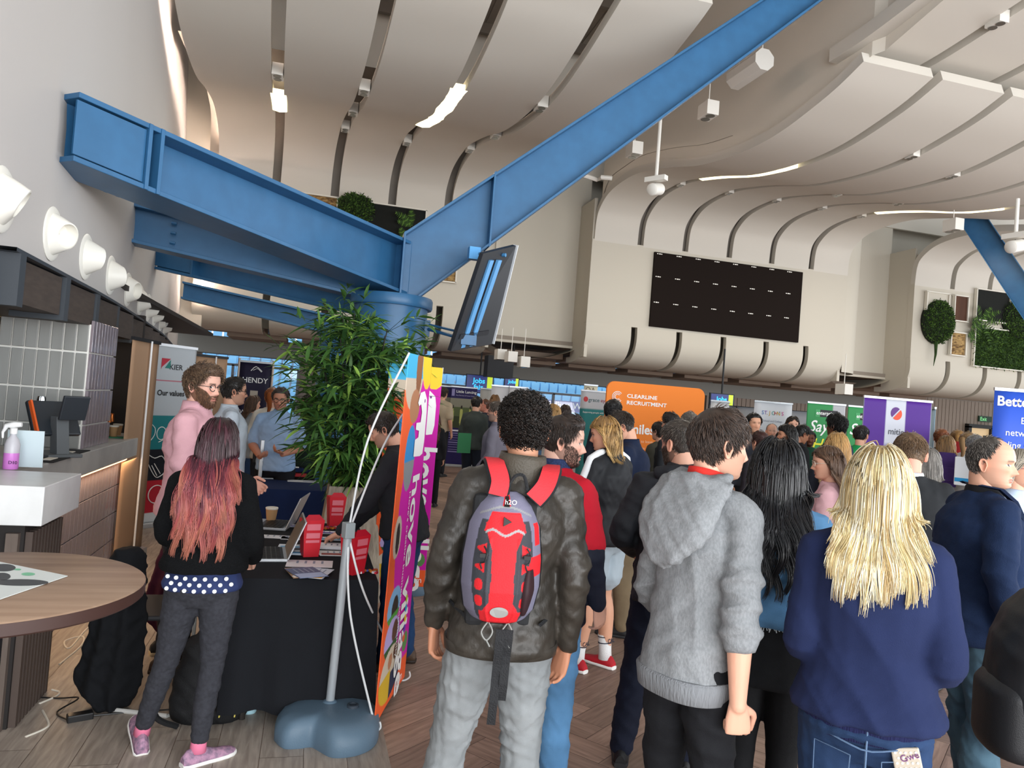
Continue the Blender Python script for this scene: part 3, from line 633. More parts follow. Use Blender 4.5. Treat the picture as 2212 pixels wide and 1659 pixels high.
# round high table
rt=thing('round_table','round wooden topped high table on a black post','table',(-0.83,2.38,0))
m_oak=mat('table_wood','#a58a74',0.45,col2='#8a6f5b',vscale=2.2,bstretch=(0.6,9,1),bump=0.05,bscale=6,detail=6); 
MB().lathe([(0.40,1.015),(0.405,1.02),(0.405,1.05)],n=64).build('table_edge',mat('table_edge_brown','#3a2520',0.5),rt,smooth=True)
MB().lathe([(0.404,1.0502),(0.398,1.0545)],n=64).build('tabletop',m_oak,rt,smooth=True)
MB().lathe([(0.055,0.03),(0.055,1.015)],n=24).build('post',mat('post_black','#191a1d',0.4),rt,smooth=True)
MB().lathe([(0.26,0),(0.26,0.012),(0.06,0.03)],n=32).build('foot_plate',_M['post_black'],rt,smooth=True)
q1=onZ(146,1245,1.056); q2=onZ(-120,1190,1.056); q3=onZ(-100,1330,1.056)
lf=thing('leaflet','white leaflet printed with dark bubbles and green dots','leaflet',(q1[0],q1[1],1.056),0)
mb=MB(); e1=Vector((q2[0]-q1[0],q2[1]-q1[1],0)); e2=Vector((q3[0]-q1[0],q3[1]-q1[1],0)); mb.add([(0,0,0),e1,e1+e2,e2,(0,0,0.002),e1+Vector((0,0,.002)),e1+e2+Vector((0,0,.002)),e2+Vector((0,0,.002))],[(0,1,2,3),(4,5,6,7),(0,1,5,4),(1,2,6,5),(2,3,7,6),(3,0,4,7)]); mb.build('sheet',mat('paper_white','#e6ecea',0.5),lf)
def blob(px,py,rx,ry,m,nm,s=None):
    c=onZ(px,py,1.0585); u=onZ(px+rx,py,1.0585)-c; v=onZ(px,py-ry,1.0585)-c; mb=MB(); V=[tuple(c-np.array([q1[0],q1[1],1.056])+u*math.cos(a)+v*math.sin(a)) for a in np.linspace(0,2*PI,24,endpoint=False)]; mb.add(V,[tuple(range(24))]); return mb.build(nm,m,lf)
dkp=mat('print_grey','#4c4f52',0.5); gnp=mat('print_green','#86cda6',0.5)
blob(8,1226,26,8,dkp,'speech_bubble'); blob(5,1245,18,8,dkp,'speech_bubble'); blob(45,1258,60,7,dkp,'speech_bubble'); blob(61,1240,15,3.5,gnp,'green_dot'); blob(38,1230,8,2,gnp,'green_dot')
# ---- people library: local frame faces +Y, +X is the person's right hand side, 1.75 m tall
def mesh_arrays(me):
    n=len(me.vertices); v=np.empty(n*3); me.vertices.foreach_get('co',v); return v.reshape(-1,3)
def remesh(mb,vox,sm=4,fac=0.5):
    me=bpy.data.meshes.new('tmp'); me.from_pydata(mb.v,[],mb.f); bm=bmesh.new(); bm.from_mesh(me); bmesh.ops.recalc_face_normals(bm,faces=bm.faces); bm.to_mesh(me); bm.free()
    o=bpy.data.objects.new('tmp',me); COL.objects.link(o)
    r=o.modifiers.new('r','REMESH'); r.mode='VOXEL'; r.voxel_size=vox
    if sm: s=o.modifiers.new('s','SMOOTH'); s.factor=fac; s.iterations=sm
    bpy.context.view_layer.update(); dg=bpy.context.evaluated_depsgraph_get(); m2=bpy.data.meshes.new_from_object(o.evaluated_get(dg))
    bpy.data.objects.remove(o); bpy.data.meshes.remove(me); return m2
def link(me,name,m,parent=None,smooth=True):
    me.name=name; me.materials.clear()
    for k in (m if isinstance(m,(list,tuple)) else [m]): me.materials.append(k)
    if smooth: me.polygons.foreach_set('use_smooth',[True]*len(me.polygons))
    o=bpy.data.objects.new(name,me); COL.objects.link(o)
    if parent is not None: o.parent=parent
    return o
def setcol(me,C):
    C=np.asarray(C,float)
    if C.ndim==1: C=np.tile(C,(len(me.vertices),1))
    a=me.color_attributes.new('Col','FLOAT_COLOR','POINT'); a.data.foreach_set('color',np.hstack([C,np.ones((len(C),1))]).ravel().astype(np.float32))
def rgb(h): return np.array(hexc(h)[:3])
def sst(a,b,x): t=np.clip((x-a)/(b-a),0,1); return t*t*(3-2*t)
def folds(me,amp,freq,seed,mask=None,direction=(0.15,0.1,1.0),fine=0.3):
    v=mesh_arrays(me); n=np.empty(len(v)*3)
    me.vertices.foreach_get('normal',n) if hasattr(me.vertices[0],'normal') else None
    n=n.reshape(-1,3); r=np.random.RandomState(seed); d=np.array(direction,float); d/=np.linalg.norm(d); f=np.zeros(len(v))
    for k in range(5):
        dd=d+r.normal(0,0.35,3); dd/=np.linalg.norm(dd); w_=freq*r.uniform(0.6,1.5)
        e=r.normal(0,1,3)*freq*0.35; e2=r.normal(0,1,3)*freq*0.25
        ph=v@dd*w_+1.6*np.sin(v@e+r.rand()*6)+r.rand()*6; env=0.5+0.5*np.sin(v@e2+r.rand()*6)
        f+=(1-np.abs(np.sin(ph))**0.7*1.6)*env**1.5
    for k in range(3):
        e=r.normal(0,1,3)*freq*2.2; f+=fine*np.sin(v@e+r.rand()*6+np.sin(v@(e[::-1])))
    f=f/4
    if mask is not None: f=f*mask(v)
    v=v+n*(amp*1.7*f)[:,None]; me.vertices.foreach_set('co',v.ravel()); me.update()
# head
HZ=[-.124,-.118,-.108,-.095,-.08,-.065,-.05,-.035,-.02,0,.02,.045,.07,.09,.105,.115,.1195]
HF=[.035,.058,.076,.083,.084,.0845,.0855,.087,.088,.086,.092,.091,.083,.066,.045,.022,.0]
HB=[.012,.0,-.018,-.035,-.052,-.068,-.08,-.088,-.094,-.099,-.101,-.1,-.093,-.078,-.058,-.033,-.01]
HW=[.008,.024,.041,.052,.059,.064,.0675,.07,.0725,.0745,.0755,.0755,.071,.060,.045,.026,.004]
def headpt(phi,z,off=0.0):
    """phi 0 = front (+y), grows to +x; arrays"""
    f=np.interp(z,HZ,HF); b=np.interp(z,HZ,HB); w_=np.interp(z,HZ,HW)
    s,c=np.sin(phi),np.cos(phi); p=np.where(c>0,0.86,0.95)
    x=w_*np.sign(s)*np.abs(s)**p; ym=np.where(c>0,0.0,0.0); y=np.where(c>0,f,-b)*np.sign(c)*np.abs(c)**np.where(c>0,0.92,0.95)
    fr=sst(0.0,0.5,c)
    g=lambda v,m,sg: np.exp(-((v-m)/sg)**2)
    nose=g(x,0,.010+.004*sst(.0,-.04,z))*np.interp(z,[-.056,-.047,-.038,-.02,.0,.014],[0,.012,.027,.016,.005,0])
    y=y+fr*(nose+.006*(g(x,.013,.007)+g(x,-.013,.007))*g(z,-.043,.008)
        +.0035*g(z,.019,.007)*g(np.abs(x),.028,.022)-.011*g(np.abs(x),.031,.014)*g(z,.001,.011)+.005*g(np.abs(x),.031,.009)*g(z,-.001,.007)
        +.0065*g(x,0,.018)*(g(z,-.066,.0045)+1.1*g(z,-.077,.005))-.003*g(x,0,.02)*g(z,-.0715,.0022)
        -.003*g(x,0,.02)*g(z,-.087,.006)+.006*g(x,0,.019)*g(z,-.101,.011)+.004*g(np.abs(x),.045,.016)*g(z,-.024,.014))
    n=np.stack([s*1.0/0.075*w_ if False else s,c,np.sin(np.clip(z/.12,-1,1)*PI/2)*0.9],-1); n/=np.linalg.norm(n,axis=-1,keepdims=True)
    P=np.stack([x,y,z+0*x],-1)
    return P+n*(off if np.ndim(off)==0 else np.asarray(off)[...,None])
def head_grid(nu,nv):
    t=np.linspace(0,1,nv); z=-0.124+0.2435*(0.5-0.5*np.cos(PI*t))*0.5+0.2435*t*0.5
    u=np.linspace(0,2*PI,nu,endpoint=False); u=u-0.32*np.sin(u)  # denser at the front
    return np.meshgrid(u,z,indexing='xy')
def add_ear(V,F,sx,big=1.0):
    n,m=14,7; o=len(V); a=np.linspace(0,2*PI,n,endpoint=False)
    prof=[(1.0,0.0,0.0),(1.06,0.006,0.0),(1.08,0.012,0),(0.98,0.017,0),(0.82,0.014,0),(0.6,0.008,0),(0.3,0.006,0)]
    for s_,h_,_ in prof:
        for t in a:
            yy=math.cos(t)*0.0165*s_; zz=math.sin(t)*0.031*s_
            if zz<0: yy*=0.75
            V.append((sx*(0.0725+(h_+0.30*max(0,-yy)*1.0)*big), -0.014+yy*big-0.1*zz, -0.014+zz*big))
    for i in range(m-1):
        for j in range(n): F.append((o+i*n+j,o+i*n+(j+1)%n,o+(i+1)*n+(j+1)%n,o+(i+1)*n+j))
    F.append(tuple(o+(m-1)*n+j for j in range(n)))
def head_mesh(nu,nv,skin,brow=None,beard=None,lips='#b0675c',eyes=True,bold=0.0):
    U,Z=head_grid(nu,nv); P=headpt(U,Z); V=[tuple(p) for r in P for p in r]; F=[(i*nu+j,i*nu+(j+1)%nu,(i+1)*nu+(j+1)%nu,(i+1)*nu+j) for i in range(nv-1) for j in range(nu)]
    F+=[tuple(range(nu-1,-1,-1)),tuple(range((nv-1)*nu,nv*nu))]; nh=len(V)
    add_ear(V,F,1); add_ear(V,F,-1)
    V=np.array(V); C=np.tile(rgb(skin),(len(V),1)); x,y,z=V.T; fr=y>0.03; ax=np.abs(x)
    def mixc(m,c): C[:]=C*(1-m[:,None])+np.asarray(c)*m[:,None]
    red=rgb(skin)*np.array([1.08,0.78,0.72]); g=lambda v,m,s_: np.exp(-((v-m)/s_)**2)
    mixc(0.55*fr*(g(ax,.04,.02)*g(z,-.03,.02)+g(x,0,.012)*g(z,-.035,.014)).clip(0,1),red)
    mixc(((np.arange(len(V))>=nh)*0.4),red)
    if beard is not None:
        col,st,hi=beard; m=((ax>.03)&(z<-.055+(ax-.03)*1.1))*1.0; m=np.maximum(m,(z<-.052)*1.0*(~((ax<.022)&(z>-.083)&(z<-.060))))*(y>-0.03); m=np.where((ax<.03)&(z>-.058)&(z<-.05)&fr,1,m)
        m=m*(z<hi+0.02)*(np.arange(len(V))<nh); mixc(m*st,rgb(col))
    if nu>=40:
        mixc((fr&(ax<.024-.25*np.abs(z+.071))&(z<-.0615)&(z>-.082))*0.75,rgb(lips))
        if brow: mixc(g(z,.0195+0.06*(ax-.03)*0-(ax-.03)**2*4,.0042)*(ax>.013)*(ax<.05)*fr*0.9,rgb(brow))
        if eyes:
            e=fr&(np.hypot((ax-.031)/.013,(z+.0005)/.0048)<1); mixc(e*0.9,rgb('#e8e0da')); mixc((fr&(np.hypot((ax-.031)/.0055,(z+.0005)/.005)<1))*1.0,rgb('#2a1d18'))
            mixc(g(z,.0055,.002)*(np.abs(ax-.031)<.015)*fr*0.8,rgb('#3a2620'))
    else:
        if brow: mixc(g(z,.012,.011)*g(ax,.031,.014)*fr*0.75,rgb(brow))
        mixc(fr*g(z,-.07,.008)*g(ax,0,.02)*0.5,rgb(lips))
    return V,F,C
SK=mat('skin','#ffffff',0.5,vcol=True,spec=0.35,bump=0.02,bscale=300)
HAIRM=mat('hair_strands','#ffffff',0.42,vcol=True,spec=0.5)
def fabric(nm,col,rough=0.85,bump=0.25,bs=350,st=(1,1,1),var=0.12,**k): return mat(nm,col,rough,bump=bump,bscale=bs,bstretch=st,var=var,vscale=k.pop('vscale',6),spec=k.pop('spec',0.25),**k)
class Pose:
    def __init__(s,lean=0,side=0,twist=0,head=(0,0,0),build=1.0,female=False,armR=None,armL=None,legR=None,legL=None,handR=None,handL=None,crouch=0,neckf=0.0):
        s.lean=math.radians(lean); s.side=math.radians(side); s.tw=math.radians(twist); s.head=[math.radians(a) for a in head]; s.b=build; s.f=female
        sw=(0.145 if female else 0.166)*(0.6+0.4*build); s.sw=sw
        s.sh={1:Vector((sw,-.005,1.385)),-1:Vector((-sw,-.005,1.385))}
        dfl=lambda q:[Vector((q*(sw+.05),-.03,1.115)),Vector((q*(sw+.062),.035,.88))]
        s.arm={1:[Vector(p) for p in armR] if armR else dfl(1),-1:[Vector(p) for p in armL] if armL else dfl(-1)}
        lg=lambda q:[Vector((q*.10,.015,.49)),Vector((q*.115,-.02,.085))]
        s.leg={1:[Vector(p) for p in legR] if legR else lg(1),-1:[Vector(p) for p in legL] if legL else lg(-1)}
        s.hand={1:handR or {},-1:handL or {}}; s.neckf=neckf
    def T(s,p,f=None):
        p=Vector(p); t=float(sst(0.85,1.15,p.z)) if f is None else f
        R=Matrix.Rotation(-s.lean*t,3,'X')@Matrix.Rotation(s.side*t,3,'Y')@Matrix.Rotation(s.tw*t,3,'Z'); c=Vector((0,0,0.95)); return R@(p-c)+c
    def headM(s):
        c=s.T((0,0.0+s.neckf*0.5,1.50)); R=Matrix.Rotation(s.head[0]+s.tw,4,'Z')@Matrix.Rotation(-s.head[1],4,'X')@Matrix.Rotation(s.head[2],4,'Y')
        return Matrix.Translation(c)@R@Matrix.Translation((0,0.022+s.neckf,0.108))
def ell(mb,rings,pose,n=20,p=2.4,warp=True):
    rows=[]
    for z,w_,d,y0 in rings:
        r=[]
        for j in range(n):
            a=2*PI*j/n; c,s_=math.cos(a),math.sin(a); x=w_*math.copysign(abs(c)**(2/p),c); y=y0+d*math.copysign(abs(s_)**(2/p),s_)
            q=Vector((x,y,z)); r.append(pose.T(q) if warp else q)
        rows.append(r)
    mb.grid(rows,closeu=True); mb.add(rows[0],[tuple(range(n))]); mb.add(rows[-1],[tuple(range(n-1,-1,-1))])
def limb(mb,pts,rs,n=14,sub=4):
    P=cr([list(p)+[r] for p,r in zip(pts,rs)],sub); mb.tube([p[:3] for p in P],[max(0.004,p[3]) for p in P],n)
    for q,r in ((pts[0],rs[0]),(pts[-1],rs[-1])):
        mb.lathe([(r*math.cos(a),r*math.sin(a)) for a in np.linspace(-PI/2+.01,PI/2-.01,7)],c=q,n=12)
def hand(mb,W,D,N,q,curl=0.35,spread=0.12,thumb=0.5,sc=1.0):
    """W wrist, D direction, N back-of-hand normal; q=+1 right hand"""
    D=Vector(D).normalized(); N=Vector(N); N=(N-D*N.dot(D)).normalized(); S=N.cross(D).normalized()*q
    W=Vector(W); pl=0.095*sc; rows=[]
    for t,w_,h_ in((-.1,.024,.02),(0.15,.03,.017),(.5,.038,.0155),(.85,.041,.014),(1.02,.039,.012)):
        r=[]; c=W+D*pl*t
        for j in range(12):
            a=2*PI*j/12; r.append(c+S*(w_*sc*math.copysign(abs(math.cos(a))**.8,math.cos(a)))+N*(h_*sc*math.sin(a)))
        rows.append(r)
    mb.grid(rows,closeu=True); mb.add(rows[0],[tuple(range(12))]); mb.add(rows[-1],[tuple(range(11,-1,-1))])
    for k,(o,L_,r) in enumerate(((.03,.072,.0092),(.0105,.08,.0095),(-.0095,.074,.009),(-.029,.058,.008))):
        p=W+D*(pl*0.92-abs(o-.008)*0.15)+S*o*sc; d=(D+S*(o*spread*12)).normalized(); pts=[p-d*.012]; cc=curl*(1+0.18*k)
        ang=0
        pts.append(p)
        for f,ca in((.45,0.75),(.32,1.0),(.23,0.7)):
            ang+=cc*ca*1.4; dd=d*math.cos(ang)-N*math.sin(ang); p=p+dd*L_*f*sc; pts.append(p)
        mb.tube(cr(pts,3),[r*sc*x for x in np.linspace(1.05,0.82,3*(len(pts)-1)+1)],8)
        mb.lathe([(r*sc*.82*math.cos(a),r*sc*.82*math.sin(a)) for a in np.linspace(-1.5,1.5,5)],c=pts[-1],n=8)
    p=W+D*pl*0.22+S*.024*sc-N*.006; d=(D*0.62+S*0.72-N*0.25*thumb).normalized(); pts=[p-d*.015,p,p+d*.038*sc]; d2=(D*0.9+S*(0.25-0.35*thumb)-N*(0.3*thumb)).normalized(); pts+= [pts[-1]+d2*.032*sc]; pts+=[pts[-1]+(d2-N*.2*thumb)*.026*sc]
    mb.tube(cr(pts,3),[.0135*sc-.00045*sc*i for i in range(3*(len(pts)-1)+1)],8); mb.lathe([(.0085*sc*math.cos(a),.0085*sc*math.sin(a)) for a in np.linspace(-1.5,1.5,5)],c=pts[-1],n=8)
def armpts(P,q):
    sh=P.T(P.sh[q]); f=1.0
    el=P.arm[q][0]; wr=P.arm[q][1]
    if len(P.arm[q])>2 or getattr(P,'absarm',False): return sh,el,wr
    return sh,P.T(el,1.0 if P.lean or P.side or P.tw else None),P.T(wr,1.0 if P.lean or P.side or P.tw else None)
def body_mesh(P,skin,lod,hnu,bare=False,**hk):
    b=P.b; k=1.0 if bare else .72; mb=MB()
    ell(mb,[(0.82,.10,.075,0),(0.95,.12,.08,0),(1.1,.105,.08,0),(1.3,.12,.085,0),(1.37,.10,.07,0),(1.43,.06,.055,0)],P)
    limb(mb,[P.T((0,0,1.40)),P.T((0,-.005,1.47)),P.headM()@Vector((0,-.03,-.05))],[.06*b**.5,.055*b**.5,.056*b**.5])
    for q in(1,-1):
        limb(mb,[P.T((q*.085,0,.9)),P.leg[q][0],P.leg[q][1]],[.075*k,.053*k,.038*k]); limb(mb,[P.leg[q][0],P.leg[q][0].lerp(P.leg[q][1],.3)+Vector((0,-.015,0)),P.leg[q][1]],[.05*k,.055*k,.036*k])
        sh,el,wr=armpts(P,q); limb(mb,[sh,sh.lerp(el,.4),el],[.042,.04,.037])
        if lod>=2 or True: mb.tube([sh,P.T((0,0,1.36))],[.04,.05],10)
    vox=(0.022,0.014,0.011)[lod]; m1=remesh(mb,vox,3); V=[mesh_arrays(m1)]; F=[[tuple(p.vertices) for p in m1.polygons]]; bpy.data.meshes.remove(m1)
    mb=MB()
    for q in(1,-1):
        sh,el,wr=armpts(P,q); fb=1.0
        limb(mb,[sh.lerp(el,.75),el,el.lerp(wr,.3),wr,wr+(wr-el).normalized()*.02],[.043*b**.3,.04*b**.3,.042*b**.3,.027*b**.2,.026])
        h=P.hand[q]; D=Vector(h.get('d',(wr-el).normalized())); N=Vector(h.get('n',(q,0,0)))
        hand(mb,wr+D*.012,D,N,q,h.get('curl',.3),h.get('spread',.1),h.get('thumb',.5),h.get('s',1.0)*(0.9 if P.f else 1.0))
    m2=remesh(mb,(0.012,0.0065,0.0042)[lod],2,0.4); V.append(mesh_arrays(m2)); F.append([tuple(p.vertices) for p in m2.polygons]); bpy.data.meshes.remove(m2)
    hv,hf,hc=head_mesh(hnu,int(hnu*0.95),skin,**hk); Mh=np.array(P.headM()); fs=0.92 if P.f else .97
    hv=(hv*fs)@Mh[:3,:3].T+Mh[:3,3]; V.append(hv); F.append(hf)
    C=[np.tile(rgb(skin),(len(V[0]),1)),np.tile(rgb(skin)*np.array([1.0,.93,.9]),(len(V[1]),1)),hc]
    off=0; FF=[]
    for v,f in zip(V,F): FF+= [tuple(off+i for i in t) for t in f]; off+=len(v)
    me=bpy.data.meshes.new('person'); me.from_pydata(np.vstack(V).tolist(),[],FF); setcol(me,np.vstack(C)); return me
# garments
def top_mb(P,hem=.84,loose=.02,sleeve=1.0,cuff=.034,hood=False,belly=0.0,flare=0.0,hi=1.485,sl=0.0):
    """sleeve: 0 none, 0.4 short, 0.75 pushed up, 1 long"""
    b=P.b; mb=MB(); g=loose; hw=.01 if P.f else 0
    R=[(hem,.154*b+g+hw*1.8+flare,.126*b+g+flare*.6+belly*.5,-.008),(hem+.03,.158*b+g+hw*1.8+flare,.130*b+g+flare*.5+belly*.6,-.01),(.95,.154*b+g+hw+flare*.6,.122*b+g+belly*.9,-.004),(1.02,.148*b+g+flare*.4,.112*b+g+belly,.01*bool(belly)),(1.12,.142*b+g-hw*.8,.108*b+g+belly*.9,.01),(1.25,.158*b+g-hw*.6,.118*b+g+belly*.4,.0),(1.33,.158*b+g*.8-hw,.115*b+g,-.005),(1.385,.128*b**.5+g*.6,.098*b+g*.7,-.008),(1.43,.088+g*.5,.078+g*.5,-.008),(hi,.062+g*.35,.06+g*.35,-.006)]
    R=[r for i,r in enumerate(R) if i<2 or r[0]>hem+.05]
    ell(mb,R,P)
    for q in(1,-1):
        sh,el,wr=armpts(P,q); 
        mb.tube([P.T((q*.045,-.006,1.415)),P.T((q*.1,-.006,1.40)),sh],[.056+g*.5,.056+g*.5,.05+g*.6],12)
        limb(mb,[P.T((q*.09,-.004,1.335)),sh+Vector((0,0,-.02))],[.07+g*.4,.05*b**.4+g*.6])
        a0,a1=.052*b**.4+g*.62,.043*b**.4+g*.6
        if sleeve<=0: continue
        if sleeve<.55: e=sh.lerp(el,sleeve/.5); limb(mb,[sh,e],[a0,a1+.012+sl])
        elif sleeve<1: e=el.lerp(wr,(sleeve-.5)/.5); limb(mb,[sh,sh.lerp(el,.5),el,e],[a0,(a0+a1)/2,a1+.004,a1+sl])
        else: limb(mb,[sh,sh.lerp(el,.5),el,el.lerp(wr,.5),wr-(wr-el).normalized()*.005],[a0,(a0+a1)/2,a1,.038+g*.5,cuff-.004+g*.3])
    return mb
def trousers_mb(P,hem=.07,loose=.012,waist=1.0,short=None,hip=1.0,ank=.05,crease=0):
    b=P.b; mb=MB(); g=loose; hw=.014 if P.f else 0
    ell(mb,[(.80,.10*b+g,.085*b+g,0),(.85,.148*b+g+hw,.112*b+g,-.005),(.90,.155*b*hip+g+hw,.122*b+g+hw,-.012),(.96,.150*b+g+hw*.5,.112*b+g,-.006),(waist,.142*b+g*.5,.102*b+g*.5,0)],P)
    for q in(1,-1):
        hp=P.T((q*.083*b,-.008,.87),0); kn,an=P.leg[q]
        if short: e=hp.lerp(kn,short); limb(mb,[hp,e],[.086*b+g,.078*b+g*1.6]); continue
        e=an+(kn-an).normalized()*(hem-.07)
        limb(mb,[hp,hp.lerp(kn,.5),kn,kn.lerp(e,.4)+Vector((0,-.008,0)),e],[.089*b+g+hw*.4,.076*b+g,.056*b+g,.054*b+g,ank+g*.5])
    return mb
def shoe(P,q,body,m_up,m_sole,yaw=0,toe=0.0,parent=None,high=0,big=1.0):
    kn,an=P.leg[q]; mb=MB(); ms=MB(); R=Matrix.Rotation(yaw,3,'Z')@Matrix.Rotation(-toe,3,'X'); c=Vector((an.x,an.y,0))
    base=Vector((an.x,an.y,an.z-.085))
    S=[(-.075,.026,.062),(-.055,.036,.085+high),(-.01,.038,.095+high),(.04,.040,.078),(.09,.045,.058),(.14,.046,.05),(.175,.038,.042),(.195,.02,.032)]
    rows=[];rs=[]
    for y,w_,h_ in S:
        r=[];s2=[]
        for j in range(14):
            a=2*PI*j/14; x=w_*math.cos(a)*big; z=.02+max(0,math.sin(a))*(h_-.02) if math.sin(a)>0 else .02+math.sin(a)*.004
            x=x*(1-.35*max(0,math.sin(a))**2) if y<.06 else x*(1-.15*max(0,math.sin(a)))
            r.append(base+R@Vector((x+.012*(-q)*(y-.05)*3,y*big,z)))
        for j in range(14):
            a=2*PI*j/14; s2.append(base+R@Vector((w_*1.1*math.cos(a)*big+.012*(-q)*(y-.05)*3,(y-.003 if y<0 else y+.004)*big,.013+.0135*math.copysign(abs(math.sin(a))**.4,math.sin(a)))))
        rows.append(r); rs.append(s2)
    for m_,rw in((mb,rows),(ms,rs)): m_.grid(rw,closeu=True); m_.add(rw[0],[tuple(range(14))]); m_.add(rw[-1],[tuple(range(13,-1,-1))])
    o=mb.build('shoe',m_up,body,smooth='all'); s_=ms.build('sole',m_sole,o,smooth='all'); return o
# hair
def strands_mesh(Pt,rad,C,name='hair',n=3,taper=True):
    K,S,_=Pt.shape; T=np.gradient(Pt,axis=1); T/=np.linalg.norm(T,axis=2,keepdims=True)+1e-9
    ref=np.array([0.3,0.2,1.0]); A=np.cross(T,ref); A/=np.linalg.norm(A,axis=2,keepdims=True)+1e-9; B=np.cross(T,A)
    rr=np.asarray(rad)*np.ones((K,1)) if np.ndim(rad)<2 else rad
    tp=np.interp(np.linspace(0,1,S),[0,.1,.75,1],[.6,1,.85,.25]) if taper else np.ones(S)
    V=[]; 
    for j in range(n):
        a=2*PI*j/n; V.append(Pt+(A*math.cos(a)+B*math.sin(a))*(rr*tp[None,:])[:,:,None])
    V=np.stack(V,2).reshape(-1,3) # K,S,n
    k=np.arange(K)[:,None,None]*S*n; s=np.arange(S-1)[None,:,None]*n; j=np.arange(n)[None,None,:]; j2=(j+1)%n
    F=np.stack([k+s+j,k+s+j2,k+s+n+j2,k+s+n+j],-1).reshape(-1,4)
    me=bpy.data.meshes.new(name); me.vertices.add(len(V)); me.vertices.foreach_set('co',V.ravel()); me.loops.add(F.size); me.loops.foreach_set('vertex_index',F.ravel()); me.polygons.add(len(F)); me.polygons.foreach_set('loop_start',np.arange(0,F.size,4)); me.update(); me.validate()
    Cc=np.repeat(C.reshape(K,S,3) if C.ndim==3 else np.repeat(C[:,None,:],S,1),n,axis=1).reshape(-1,3) if False else np.repeat((C if C.ndim==3 else np.repeat(C[:,None,:],S,1)).reshape(K*S,3),n,axis=0)
    setcol(me,Cc); return me
def join_np(parts):
    V=[];F=[];C=[];o=0
    for me in parts:
        v=mesh_arrays(me); V.append(v); 
        ls=np.empty(len(me.polygons),int); lt=np.empty(len(me.polygons),int); me.polygons.foreach_get('loop_start',ls); me.polygons.foreach_get('loop_total',lt)
        li=np.empty(len(me.loops),int); me.loops.foreach_get('vertex_index',li); F.append((li+o,lt)); c=np.empty(len(v)*4,np.float32); me.color_attributes['Col'].data.foreach_get('color',c); C.append(c.reshape(-1,4)[:,:3]); o+=len(v)
    me=bpy.data.meshes.new('hair'); V=np.vstack(V); me.vertices.add(len(V)); me.vertices.foreach_set('co',V.ravel()); li=np.concatenate([f[0] for f in F]); lt=np.concatenate([f[1] for f in F]); me.loops.add(len(li)); me.loops.foreach_set('vertex_index',li); me.polygons.add(len(lt)); me.polygons.foreach_set('loop_start',np.concatenate([[0],np.cumsum(lt)[:-1]])); me.update(); me.validate(); setcol(me,np.vstack(C))
    for p in parts: bpy.data.meshes.remove(p)
    return me
def hairline(phi,style):
    a=np.abs((phi+PI)%(2*PI)-PI)  # 0 front .. pi back
    if style=='receding': return np.interp(a,[0,.5,.9,1.3,1.6,1.9,2.4,PI],[.085,.095,.06,.02,-.005,-.05,-.07,-.075])
    if style=='bald': return np.interp(a,[0,.9,1.25,1.5,1.75,1.95,2.4,PI],[.12,.12,.075,.03,.0,-.045,-.07,-.075])
    return np.interp(a,[0,.6,.95,1.2,1.5,1.75,2.0,2.5,PI],[.070,.068,.058,.028,-.010,-.02,-.05,-.07,-.078])
